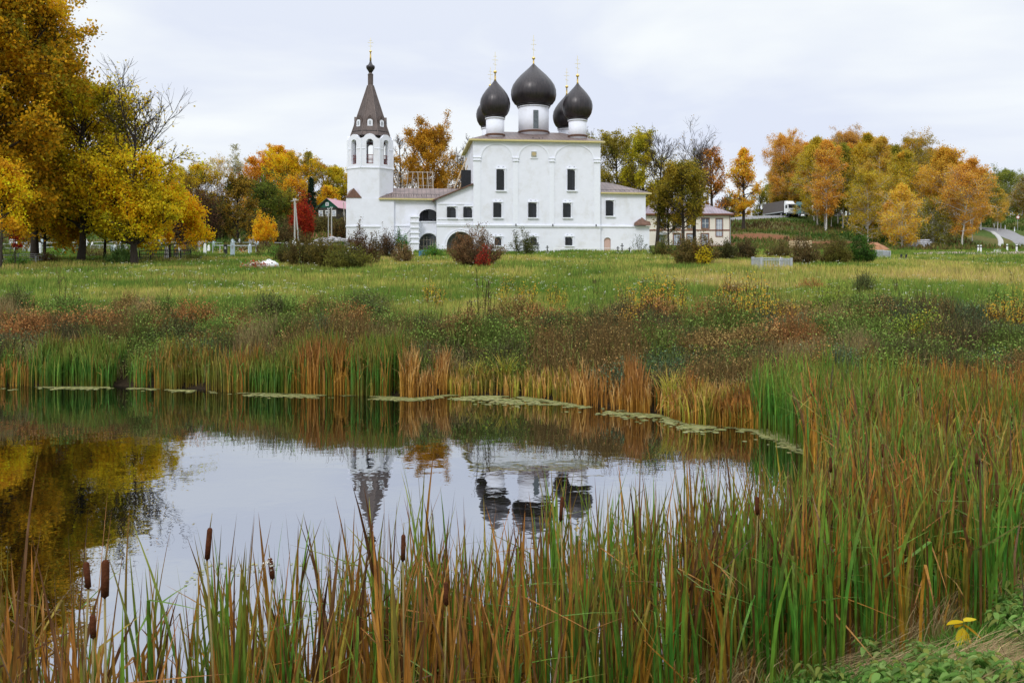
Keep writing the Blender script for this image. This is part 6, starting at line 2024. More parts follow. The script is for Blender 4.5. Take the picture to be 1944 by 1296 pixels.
def build_bank():
    r = np.random.default_rng(31)
    parts = []
    n = 150000
    X = r.uniform(-27, 30, n); Y = r.uniform(17, 62, n)
    sd = pond_sdf(X, Y)
    hi = (5.6 + 7.6 * sstep(0, 12, X)) * (.55 + .9 * fbm(X, Y, 5.5, 99))
    ok = (sd > .5) & (sd < hi + r.normal(0, .7, n)) & ((X < 9) | (Y > 20.5))
    X, Y, sd, hi = X[ok], Y[ok], sd[ok], hi[ok]
    up = sd / hi
    right = sstep(5, 13, X); left = 1 - sstep(-9, -6, X); mid = (1 - right) * (1 - left)
    bias = {'russet': -.16 + .19 * left * sstep(.2, .45, up) * (1 - sstep(.75, 1, up)) + .04 * right, 'brown': -.05 + .11 * mid * (1 - sstep(.4, .8, up)) - .03 * right,
            'dark': -.05 + .03 * mid, 'nettle': -.02 + .10 * sstep(.3, .6, up) * (1 - left * .6) + .05 * right, 'lime': -.10 + .07 * sstep(.5, .9, up),
            'sage': -.08 + .06 * right, 'straw': -.10 + .06 * sstep(.7, 1, up) + .03 * right}
    sc = np.stack([fbm(X, Y, 2.3, 600 + 13 * i, 3) + b_ + r.normal(0, .025, len(X)) for i, b_ in enumerate(bias.values())], 1)
    win = sc.argmax(1)
    mound = .3 + 1.5 * fbm(X, Y, 1.5, 640, 2) ** 1.3
    for i, kind in enumerate(bias):
        m = win == i
        # thin the crowd where the tallest mounds stand
        m &= r.uniform(size=len(X)) < .62
        if m.sum() < 5: continue
        parts += weeds(X[m], Y[m], kind, r, 7, 17, mound[m], {'nettle': .075, 'lime': .065, 'straw': .04}.get(kind, .058))
    # grass tangle between
    k = len(X); nn = fbm(X, Y, 3, 71)
    idx = np.clip((nn * 1.4 - .2 + r.normal(0, .15, k)) * 5, 0, 4).astype(int)
    for j in range(2):
        c = cols(('#7a6448', '#8c7454', '#788440', '#688038', '#968862'), idx, r, .25) * 1.45
        B = np.stack([X + r.normal(0, .2, k), Y + r.normal(0, .2, k), terrain(X, Y) - .05], 1)
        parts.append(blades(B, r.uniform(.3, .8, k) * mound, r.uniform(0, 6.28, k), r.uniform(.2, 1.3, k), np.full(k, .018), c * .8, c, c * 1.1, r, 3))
    stuff('bank_undergrowth', parts, GRASSM)
    # countable bushes and saplings on the bank
    yel = [(820, 583, .9, 1.0), (832, 592, .8, .9), (958, 590, .8, .9), (1000, 596, 1.0, 1.2), (1050, 592, 1.0, .9), (1066, 600, .9, .8), (1192, 604, .9, 1.2), (1204, 640, .9, 1.3), (1232, 618, 1.0, 1.3), (1262, 612, 1.1, 1.5), (1281, 608, 1.0, 1.4),
           (1378, 622, .9, 1.3), (1398, 634, 1.0, 1.3), (1424, 626, 1.1, 1.5), (1446, 634, 1.0, 1.4), (1470, 640, .9, 1.2), (1495, 644, .8, 1.1), (1742, 664, .7, .8), (1890, 640, 1.0, 1.1), (1918, 644, 1.1, 1.2), (1936, 636, .9, 1.1)]
    G = 'yellow willow saplings on the far bank'
    var = [shrub_meshes(500 + i, .8, 1.3, 11, 210, .05, ('#b88428', '#c49434', '#a87a2c', '#8e7a38', '#7a7838'), '#5a4430', shape='spread', sig=.07, sr=.008, bottom=.2) for i in range(3)]
    for i, (px, py, w, h) in enumerate(yel):
        x, y, z = ground(px, py)
        if px < 900: lab = 'thin yellow leaved sapling above the orange reeds, left of the tall dead stalks'
        elif px < 1110: lab = 'thin yellow leaved sapling on the bank right of the tall dead stalks'
        elif px < 1300: lab = 'yellow orange sapling above the rust coloured reeds'
        elif px < 1500: lab = 'yellow orange sapling over the dark brown thicket'
        elif px < 1800: lab = 'single small yellow sapling amid the green weeds of the bank'
        else: lab = 'yellow sapling among the weeds at the far right of the bank'
        put_shrub('willow_sapling', var[i % 3], x, y, lab, 'sapling', G, h, i * 1.3)
    br = [(60, 640, 3.2, 1.0, 'russet', 'russet dead thicket, leftmost on the far bank'), (180, 636, 3.4, 1.1, 'russet', 'russet dead thicket in the left third of the far bank'), (290, 622, 2.8, 1.0, 'brown', 'brown dead thicket next right of the russet ones'),
          (330, 655, 2.2, 1.0, 'dark', 'dark green black bush low behind the left reeds'), (420, 640, 2.0, .8, 'nettle', 'fresh green bush right of the brown thicket'), (470, 636, 1.8, .7, 'nettle', 'bright green low bush above the middle of the left reeds'),
          (640, 598, 1.6, .7, 'brown', 'small brown bush at the top of the bank'), (714, 606, 1.0, .75, 'dark', 'dark round bush at the top of the bank'), (745, 640, 1.9, .9, 'nettle', 'dark green leafy bush right of the dark round bush'),
          (800, 640, 1.9, .9, 'dark', 'dark bush behind the orange reeds'), (1005, 640, 2.2, .9, 'brown', 'brown bush in the middle of the bank'), (1075, 640, 2.0, .9, 'dark', 'nearly black hollow bush in the middle of the bank'), (1160, 645, 2.0, 1.0, 'brown', 'brown twiggy bush left of the rust reeds'),
          (1330, 690, 2.4, 1.1, 'brown', 'broad dark brown thicket behind the yellow reeds'), (1420, 690, 2.2, 1.1, 'brown', 'brown thicket under the yellow saplings'), (1480, 668, 1.8, .9, 'russet', 'reddish thicket at the right end of the brown ones'),
          (1390, 560, 1.6, .7, 'brown', 'brown weeds standing up at the meadow edge'), (1545, 560, 2.2, .8, 'russet', 'reddish dock weeds at the meadow edge'), (1640, 560, 1.2, 1.1, 'dark', 'dark upright bush at the meadow edge'),
          (1800, 640, 1.7, 1.1, 'dark', 'grey dark bush amid green weeds on the bank'), (1690, 640, 2.2, .7, 'nettle', 'low green bush amid the weeds of the right bank')]
    rb = np.random.default_rng(37)
    ext = []
    for i in range(34):
        px = [880, 930, 985, 1040, 1100, 1140, 1185, 1230, 1265, 1300, 1350, 1385, 1440, 1500, 1520, 700, 660, 600, 560, 500, 380, 240, 120, 20, 1560, 1620, 1680, 1740, 1790, 1850, 1900, 1940, 1580, 1660][i] + rb.uniform(-12, 12)
        py = rb.uniform(612, 668) if 850 < px < 1530 else (rb.uniform(590, 625) if px < 850 else rb.uniform(585, 690))
        kd = (['brown', 'dark', 'brown', 'russet'] if 850 < px < 1530 else ['russet', 'brown', 'nettle', 'dark'] if px < 850 else ['nettle', 'dark', 'lime', 'brown', 'nettle'])[i % (5 if px >= 1530 else 4)]
        ext.append((px, py, rb.uniform(1.2, 2.6), rb.uniform(.7, 1.25), kd, {'brown': 'brown twiggy weed bush in the tangle of the far bank', 'dark': 'dark green weed bush in the tangle of the far bank', 'russet': 'russet dead weed bush in the tangle of the far bank', 'nettle': 'green leafy weed bush in the tangle of the far bank', 'lime': 'yellow green weed bush in the tangle of the far bank'}[kd]))
    for i, (px, py, w, h, kd, lab) in enumerate(br + ext):
        x, y, z = ground(px, py); pal, sc, _ = KINDS_W[kd]
        put_shrub('bank_bush', shrub_meshes(540 + i, w, h * 1.2, 110, 1900, .06, pal, sc, d=1.5, shape='dome', sig=.10, sr=.008), x, y, lab, 'bush', 'bushes on the far bank' if i < len(br) else lab.replace('weed bush', 'weed bushes'))
    # tall dead stalks rising over the bank
    for i, (px, py, top) in enumerate(((885, 640, 545), (913, 630, 508), (922, 636, 520), (931, 632, 514), (120, 606, 530), (148, 604, 545), (100, 604, 548), (310, 606, 560), (1128, 566, 520), (1630, 560, 512), (1700, 562, 530), (1925, 545, 512))):
        x, y, z = ground(px, py); h = (py - top) * mpp(y)
        lab = ('tall dead umbel stalk in the middle of the far bank' if 880 < px < 940 else 'thin dead stalk in the meadow at the left' if px < 320 else 'dead brown stalk at the edge of the meadow, right of the church')
        put_shrub('dead_stalk', shrub_meshes(580 + i, .5, h, 3, 60, .06, ('#4a3c2a', '#5a4a34'), '#46382a', shape='spread', sig=.06, sr=.012), x, y, lab, 'dead stalk', 'tall dead stalks')

# ---------------------------------------------------------------- reeds
REEDC = {  # (base, mid, tip)
    'green': (('#6a7a28', '#5a7a2a', '#7a7a28'), ('#3e7a2c', '#4c8a30', '#5c8a2e'), ('#6a8a30', '#8a8a3a', '#7a6a30')),
    'olive': (('#8a7a28', '#96802c'), ('#76822c', '#8a8430', '#6c7a2c'), ('#a08a3a', '#9a6a34', '#6a4a2a')),
    'amber': (('#b0842a', '#c0902e', '#9a7426'), ('#b0842e', '#bc8c34', '#9a7a2e'), ('#94602e', '#a87038', '#6e4a2a')),
    'rust':  (('#b07c2a', '#b8862e', '#966a24'), ('#b07e34', '#9c6e2c', '#b8883a'), ('#946438', '#a47a48', '#744e30')),
    'dead':  (('#86653a', '#765430'), ('#6a4c2a', '#5a4026', '#7a5a36'), ('#5a3c28', '#3e2a20', '#7a5c40')),
    'tan':   (('#b88838', '#c4943e'), ('#c89a48', '#d2a854', '#b88e40'), ('#c8a878', '#b89462')),
    'sedge': (('#8e8e28', '#9c9a2e'), ('#9aa032', '#b0a838', '#8e9a30'), ('#b8a848', '#bca04c')),
}
def reed_blades(X, Y, Z, h, kinds, w, r, segs=4, lean=(.03, .4), brk=.15, az=None):
    n = len(X)
    kinds = np.asarray(kinds)
    c0 = np.zeros((n, 3)); c1 = np.zeros((n, 3)); c2 = np.zeros((n, 3))
    for k in np.unique(kinds):
        m = kinds == k; q = m.sum()
        for arr, pal in zip((c0, c1, c2), REEDC[str(k)]):
            arr[m] = cols(pal, r.integers(0, len(pal), q), r, .18)
    b = None
    if brk:
        has = r.uniform(size=n) < brk
        b = (np.where(has, r.uniform(.45, .85, n), 9), np.where(has, r.uniform(.7, 2.2, n), 0))
    return blades(np.stack([X, Y, Z], 1), h, r.uniform(0, 6.28, n) if az is None else az, r.uniform(lean[0], lean[1], n), w, c0, c1, c2, r, segs, 1.5, b)
FAR = [(-400, 728)] + [(0, 731), (200, 731), (470, 742), (700, 748), (790, 752), (850, 746), (1000, 750), (1100, 766), (1250, 784), (1300, 800), (1460, 812)]
def far_edge(px):
    return np.interp(px, [p[0] for p in FAR], [p[1] for p in FAR])
def build_far_reeds():
    r = np.random.default_rng(41)
    def zone(p0, p1, dens, h0, h1, mix, depth=1.2, front_=.5, clump=.5, seed=0, lean=(.03, .55), w=.036, brk=.22, hn=.5):
        n = int((p1 - p0) * dens * .5)
        px = r.uniform(p0, p1, n)
        d0 = F * H / (far_edge(px) - HY)
        Yy = d0 + r.uniform(-front_, depth, n); Xx = (px - CX) / F * d0
        cl = fbm(Xx, Yy, .9, 200 + seed, 2)
        ok = cl + r.normal(0, .06, n) > clump * .6 + .16
        Xx, Yy, cl = Xx[ok], Yy[ok], cl[ok]; n = len(Xx)
        cn = fbm(Xx, Yy, 1.1, 230 + seed, 2) + r.normal(0, .1, n)
        q = np.clip((cn - .25) / .5, 0, .999); k = np.array(mix)[(q * len(mix)).astype(int)]
        h = r.uniform(h0, h1, n) * (1 - hn + 2 * hn * fbm(Xx, Yy * 0, 1.5, 260 + seed, 2))
        Z = np.maximum(terrain(Xx, Yy), -.05)
        v, Q, c = reed_blades(Xx, Yy, Z, h, k, np.full(n, w) * r.uniform(.6, 1.3, n), r, 4, lean, brk)
        g = c.mean(1, keepdims=True)
        return v, Q, (c * .94 + g * .06) * np.array([.95, .92, .8])
    P = []
    P.append(zone(-330, 60, 9, .75, 1.15, ['green', 'olive', 'amber', 'rust', 'green'], seed=1))
    P.append(zone(55, 215, 20, .95, 1.3, ['green', 'green', 'green', 'olive'], clump=.3, seed=2))
    P.append(zone(205, 310, 8, .7, 1.15, ['olive', 'rust', 'amber', 'green'], seed=3))
    P.append(zone(300, 480, 15, 1.0, 1.4, ['olive', 'green', 'amber', 'olive', 'rust'], clump=.3, seed=4))
    P.append(zone(470, 640, 20, 1.15, 1.6, ['green', 'olive', 'green', 'amber', 'rust'], clump=.3, seed=5))
    P.append(zone(630, 765, 22, 1.25, 1.7, ['green', 'green', 'olive', 'green', 'amber'], clump=.2, seed=6))
    P.append(zone(760, 790, 12, .8, 1.2, ['tan', 'amber'], clump=.2, seed=7))
    P.append(zone(783, 850, 20, 1.0, 1.4, ['tan', 'rust', 'tan', 'rust'], clump=.45, seed=8, depth=.9))
    P.append(zone(850, 1010, 6, .5, .8, ['sedge', 'tan', 'olive'], clump=.4, seed=9, depth=.8))
    P.append(zone(1000, 1110, 10, .4, .85, ['amber', 'sedge', 'tan', 'olive'], clump=.52, seed=10))
    P.append(zone(1090, 1230, 14, .7, 1.25, ['rust', 'tan', 'rust', 'amber', 'tan'], clump=.50, seed=11))
    P.append(zone(1190, 1225, 12, 1.2, 1.7, ['rust', 'rust', 'tan'], clump=.2, seed=12, depth=.8))
    P.append(zone(1220, 1320, 12, .6, 1.1, ['amber', 'tan', 'sedge', 'rust'], clump=.48, seed=13, lean=(.1, .8), brk=.3))
    P.append(zone(1310, 1460, 24, .7, 1.15, ['amber', 'olive', 'sedge', 'tan'], clump=.40, seed=14, lean=(.05, .7), brk=.25))
    # tall green stand at the right corner, running back and right
    n = 5200
    X = r.uniform(5.9, 15, n); Y = r.uniform(17.5, 23.5, n)
    ok = (X - 6.0 > (21.3 - Y) * .16) & (pond_sdf(X, Y) < 1.3) & (Y > 18.2 - .1 * X)
    X, Y = X[ok], Y[ok]; n = len(X)
    q = np.clip(sstep(6.5, 11.5, X) * .8 + r.normal(0, .15, n) + (fbm(X, Y, 1.2, 301) - .5) * .6, 0, .999)
    k = np.array(['green', 'green', 'green', 'olive', 'olive', 'amber'])[(q * 6).astype(int)]
    P.append(reed_blades(X, Y, np.maximum(terrain(X, Y), -.05), r.uniform(1.3, 2.0, n) * (1.0 - .12 * sstep(8, 12, X)), k, r.uniform(.022, .044, n), r, 5, (.03, .5), .16))
    stuff('far_reed_bed', P, REED)
    # arching sedge tufts along the far edge
    def tuft(seed, n, h, kind):
        rr = np.random.default_rng(seed)
        v, Q, c = reed_blades(rr.normal(0, .07, n), rr.normal(0, .07, n), np.full(n, -.03), rr.uniform(.6, 1.15, n) * h, [kind] * n, rr.uniform(.012, .022, n), rr, 6, (.25, 1.3), 0)
        return np_mesh('sedge_tuft', v, [Q], c, REED)
    tm = [tuft(1, 70, 1.0, 'sedge'), tuft(2, 60, 1.0, 'sedge'), tuft(3, 80, 1.0, 'amber')]
    for i, (px, h, k, lab) in enumerate(((878, 1.0, 0, 'yellow green sedge tuft just right of the orange reeds'), (897, .75, 1, 'short sedge tuft second from the orange reeds'), (908, 1.15, 0, 'tall arching sedge tuft third from the orange reeds'), (930, .7, 1, 'small sedge tuft left of the tallest sedge'),
                                         (957, 1.35, 1, 'tallest yellow green sedge tuft on the far edge'), (978, .7, 0, 'low sedge tuft right of the tallest sedge'), (1000, .95, 1, 'wide arching sedge tuft before the tan reeds'), (1030, .6, 2, 'short amber sedge tuft among the tan reeds'), (1276, 1.35, 1, 'big fanned sedge tuft right of the rust reeds'))):
        py = far_edge(px) - 3; d = F * H / (py - HY)
        o = link('sedge_tuft', tm[k], None, ((px - CX) / F * d, d + .2, 0.0)); o.scale = (h, h, h); o.rotation_euler = (0, 0, i * 1.1)
        tag(o, lab, 'sedge', 'sedge tufts on the far edge')
    # duckweed and lily leaves floating along the far margin
    n = 30000
    px = r.uniform(-150, 1560, n)
    edge = far_edge(np.minimum(px, 1460))
    wd = np.interp(px, [-150, 0, 300, 480, 760, 830, 900, 1050, 1150, 1300, 1400, 1460, 1560], [4, 5, 3, 6, 6, 4, 15, 13, 11, 12, 18, 20, 24])
    py = edge + 3 + np.abs(r.normal(0, 1, n)) * wd * .45 + np.where(px > 1460, (px - 1460) * .3, 0)
    d = F * H / (py - HY); X = (px - CX) / F * d
    ok = (.6 * fbm(X, d * .5, 1.3, 401, 3) + .4 * fbm(X, d, .3, 405, 2) + r.normal(0, .03, n) > np.interp(px, [-150, 800, 860, 1010, 1060, 1300, 1600], [.535, .525, .475, .515, .505, .475, .46])) & (pond_sdf(X, d) < -.05)
    X, d = X[ok], d[ok]; n = len(X)
    # patches in the foreground water between the stems
    k = 5200
    X2 = r.uniform(-4, 3, k); Y2 = r.uniform(4.6, 12, k)
    ok = (fbm(X2, Y2, 1.1, 411) > .60) & (pond_sdf(X2, Y2) < -.05); X2, Y2 = X2[ok], Y2[ok]
    X = np.concatenate([X, X2]); d = np.concatenate([d, Y2]); n = len(X)
    s = np.where(d > 14, r.uniform(.05, .16, n), r.uniform(.02, .05, n))
    t = np.linspace(0, 2 * np.pi, 7)[:-1]
    V = np.stack([X[:, None] + s[:, None] * .5 * np.cos(t), d[:, None] + s[:, None] * .5 * np.sin(t), np.full((n, 6), .006) + r.uniform(0, .004, (n, 1))], 2)
    i = np.arange(n * 6).reshape(n, 6)
    Q = np.concatenate([i[:, [0, 1, 2, 3]], i[:, [0, 3, 4, 5]]])
    c = np.repeat(cols(('#8a8c58', '#9a9c6c', '#7a7e48', '#a09a68'), r.integers(0, 4, n), r, .15), 6, 0)
    o = link('floating_duckweed', np_mesh('floating_duckweed', V.reshape(-1, 3), [Q], c, GRASSM)); tag(o, kind='stuff')

SPIKE = mat_basic('cattail_spike', (.085, .03, .014), .95, var=.3, scale=60, spec=.05, bump=.4)
STALK = mat_basic('cattail_stalk', (.22, .17, .06), .7, var=.25, scale=9)
def cattail_mesh(seed, mix, n=11, h=2.0, spread=.07):
    rr = np.random.default_rng(seed)
    az = rr.uniform(0, 6.28, n)
    k = [mix[i] for i in rr.integers(0, len(mix), n)]
    hh = h * rr.uniform(.6, 1.08, n)
    v, Q, c = reed_blades(rr.normal(0, spread, n), rr.normal(0, spread, n), np.full(n, -.06), hh, k, rr.uniform(.015, .035, n), rr, 10, (.02, .42), .26, az)
    return np_mesh('cattail_clump', v, [Q], c, REED)
def build_near_reeds():
    r = np.random.default_rng(51)
    mixes = [('green', 'green', 'green', 'olive', 'dead'), ('green', 'olive', 'amber', 'green'), ('olive', 'amber', 'dead', 'green'), ('amber', 'rust', 'dead', 'dead'), ('green', 'olive', 'green', 'rust'), ('olive', 'green', 'dead', 'amber'), ('rust', 'amber', 'olive', 'dead')]
    ms = [cattail_mesh(600 + i, mixes[i % 7], 9 + i % 5) for i in range(28)]
    # positions along the near margin: left to right
    P = []
    tries = 0
    while len(P) < 292 and tries < 60000:
        tries += 1
        x = r.uniform(-3.6, 5.2); y = r.uniform(3.9, 11.5)
        px = CX + F * x / y
        if px < -140 or px > 1800: continue
        sd = float(pond_sdf([x], [y])[0])
        lim = 2.3 - .3 * sstep(-1, 3, x)
        if sd > .25 + .5 * (x < -.3) or sd < -lim: continue
        if math.hypot(x, y) < 4.5: continue
        # thinner spots that let the water through
        dens = fbm(np.array([x]), np.array([y]), .8, 501)[0]
        if dens < np.interp(px, [-100, 120, 250, 330, 650, 1000, 1300, 1500], [.33, .36, .52, .43, .43, .40, .30, .2]): continue
        if any((x - q[0]) ** 2 + (y - q[1]) ** 2 < .012 for q in P): continue
        P.append((x, y, px, sd))
    for i, (x, y, px, sd) in enumerate(P):
        warm = fbm(np.array([x * 1.3]), np.array([y * 1.3]), 1.0, 520)[0] + np.interp(px, [0, 150, 400, 900, 1400], [.20, .16, -.03, .02, -.01])
        pool = [0, 1, 4, 7, 8, 11, 14, 15, 18] if warm < .46 else ([1, 2, 5, 9, 12, 16, 19, 8] if warm < .58 else [2, 3, 6, 10, 13, 17, 20])
        o = link('cattail_clump', ms[pool[r.integers(0, len(pool))]], None, (x, y, max(tz(x, y), -.15)))
        s = r.uniform(.74, 1.06) * np.interp(px, [0, 250, 500, 1000, 1200], [1.26, 1.1, 1.15, 1.0, .95]) * (.8 if fbm(np.array([x]), np.array([y]), .5, 530)[0] < .45 else 1)
        o.scale = (s, s, s); o.rotation_euler = (r.normal(0, .05), r.normal(0, .05), r.uniform(0, 6.28))
        tag(o, 'cattail clump with upright green and brown leaves on the near margin', 'cattails', 'cattail clumps on the near margin')
    # seed heads, each a plant of its own (px of the spike, rows of its two ends, distance, lean)
    heads = [(393, 1001, 1064, 4.7, -.10, 'cattail with the most upright brown seed head, highest against the open water'),
             (168, 1066, 1118, 4.4, .10, 'cattail with a leaning brown seed head, left one of a close pair'),
             (199, 1062, 1136, 4.1, -.02, 'cattail with the thickest brown seed head, right one of a close pair'),
             (177, 1166, 1212, 4.3, .03, 'cattail whose brown seed head sits low below the close pair'),
             (518, 1058, 1100, 5.2, .16, 'cattail with a tattered brown seed head shedding white fluff'),
             (765, 1014, 1066, 5.6, -.02, 'cattail with a slim brown seed head left of the tower reflection leaves'),
             (848, 1104, 1150, 5.8, .05, 'cattail with a dark seed head low in the middle of the foreground'),
             (1064, 942, 990, 6.8, -.08, 'cattail with a rust brown seed head beside the dome reflections'),
             (1438, 942, 978, 8.2, .05, 'cattail with a reddish seed head in the dense reeds'),
             (1577, 867, 897, 10.5, .02, 'cattail with a small dark seed head at the front of the right reed bed'),
             (1676, 842, 868, 12.5, .02, 'cattail with a pale topped seed head deep in the right reed bed'),
             (1854, 860, 882, 11.5, .0, 'cattail with a dark seed head near the right edge of the reed bed'),
             (1743, 716, 733, 17.5, .1, 'cattail with a tiny dark seed head at the top of the far right reeds')]
    for i, (px, t, b, Y, ln, lab) in enumerate(heads):
        x = (px - CX) / F * Y; z1 = H - (t - HY) / F * Y; z0 = H - (b - HY) / F * Y
        zb = tz(x, Y)
        xb = x - ln * (z0 - zb) * .5
        root = empty('cattail', (xb, Y, zb), 0, lab, 'cattail', 'cattails with brown seed heads')
        dx = x - xb
        L_ = z1 - z0; sl = ln * .9
        m = MB(); m.bar((0, 0, -.1), (dx * .45, 0, (z0 - zb) * .5), .006, 6); m.bar((dx * .45, 0, (z0 - zb) * .5), (dx, 0, z0 - zb), .006, 6, .005)
        m.bar((dx + sl * L_ * -1, 0, z1 - zb), (dx - sl * L_ * 1.5, .01, z1 - zb + .07), .003, 5, .0015); m.build('stalk', STALK, root, True)
        m = MB(); R_ = .0135 if i != 2 else .017
        if Y > 8: R_ *= 1.25
        prof = [(.003, 0), (R_ * .75, .012 * L_ / .17), (R_, .07 * L_), (R_ * 1.04, .5 * L_), (R_, .93 * L_), (R_ * .7, .985 * L_), (.003, L_)]
        m.lathe(prof, 16); o = m.build('seed_head', SPIKE, root, True); o.location = (dx, 0, z0 - zb); o.rotation_euler = (0, -math.atan(sl), 0)
        n = 7; rr = np.random.default_rng(700 + i)
        v, Q, c = reed_blades(rr.normal(0, .03, n), rr.normal(0, .03, n), np.full(n, -.05), rr.uniform(.6, 1.05, n) * (z1 - zb), ['olive', 'amber', 'green', 'rust', 'olive', 'green', 'amber'], rr.uniform(.012, .024, n), rr, 9, (.02, .4), .2)
        link('leaf', np_mesh('leaf', v, [Q], c, REED), root)
        if i in (4,):
            C = rr.normal(0, .012, (60, 3)) + np.array([dx - .02, -.01, z1 - zb - .03])
            v, Q, c = leaf_quads(C, np.full(60, .012), rr, cols(('#d8d4c8',), np.zeros(60, int), rr, .1)); link('fluff', np_mesh('fluff', v, [Q], c, GRASSM), root)
    # the dense bed on the right that nobody could count
    n = 27000
    X = r.uniform(.5, 15.5, n); Y = r.uniform(7, 21, n)
    sd = pond_sdf(X, Y)
    shore = .8
    # its water-side edge runs from the near margin to the far corner
    lim = np.interp(Y, [7, 8, 9.5, 11, 13, 15, 17, 19, 21], [1.35, 1.4, 2.3, 3.35, 4.6, 5.35, 5.9, 6.1, 6.3])
    ok = (sd < shore) & (X > lim + (fbm(X, Y, 1.2, 540) - .5) * .9)
    cl = fbm(X, Y, .55, 545, 2)
    ok &= cl + r.normal(0, .06, n) > .36 + .16 * sstep(-.2, .8, sd)
    X, Y, sd = X[ok], Y[ok], sd[ok]; n = len(X)
    wn = fbm(X, Y, 1.4, 550, 2) + r.normal(0, .12, n) + .10 * sstep(9, 14, X) - .14
    q = np.clip((wn - .22) / .56, 0, .999)
    k = np.array(['green', 'green', 'green', 'olive', 'green', 'olive', 'amber', 'olive', 'amber', 'rust'])[(q * 10).astype(int)]
    k = np.where(r.uniform(size=n) < .14, 'dead', k)
    h = r.uniform(1.0, 2.0, n) * (.82 + .36 * fbm(X, Y, 1.6, 560, 2))
    P = [reed_blades(X, Y, np.maximum(terrain(X, Y), -.1), h, k, r.uniform(.016, .042, n) * (1 + .2 * sstep(11, 17, Y)), r, 7, (.03, .65), .25)]
    # the rest of the near margin, shorter shoots between the counted clumps
    m = 6000
    X = r.uniform(-4.2, 3.6, m); Y = r.uniform(4.2, 10.5, m); sd = pond_sdf(X, Y)
    pxx = CX + F * X / Y
    ok = (sd < .5) & (sd > -2.0) & (np.hypot(X, Y) > 4.3) & (fbm(X, Y, .55, 572, 2) + r.normal(0, .05, m) > np.interp(pxx, [-100, 120, 260, 400, 900, 1400], [.46, .47, .6, .52, .52, .46]))
    X, Y, sd = X[ok], Y[ok], sd[ok]; m = len(X)
    q = np.clip((fbm(X, Y, .9, 575, 2) - .25) / .5 + r.normal(0, .18, m), 0, .999)
    q = np.clip(q + np.interp(CX + F * X / Y, [0, 200, 320], [.3, .25, 0]), 0, .999)
    k = np.array(['green', 'green', 'green', 'olive', 'green', 'amber', 'dead', 'rust'])[(q * 8).astype(int)]
    P.append(reed_blades(X, Y, np.maximum(terrain(X, Y), -.1), r.uniform(.9, 1.95, m), k, r.uniform(.014, .030, m), r, 8, (.02, .5), .32))
    # broken litter at the foot of the reeds
    m = 9000
    X = r.uniform(-2, 12, m); Y = r.uniform(5, 17, m); sd = pond_sdf(X, Y)
    ok = (sd > -.5) & (sd < .5) & (Y < 17); X, Y = X[ok], Y[ok]; m = len(X)
    k = np.array(['rust', 'tan', 'amber'])[r.integers(0, 3, m)]
    P.append(reed_blades(X, Y, np.maximum(terrain(X, Y), 0) + .02, r.uniform(.2, .7, m), k, r.uniform(.01, .022, m), r, 4, (.4, 1.7), .5))
    stuff('dense_reed_bed', P, REED)

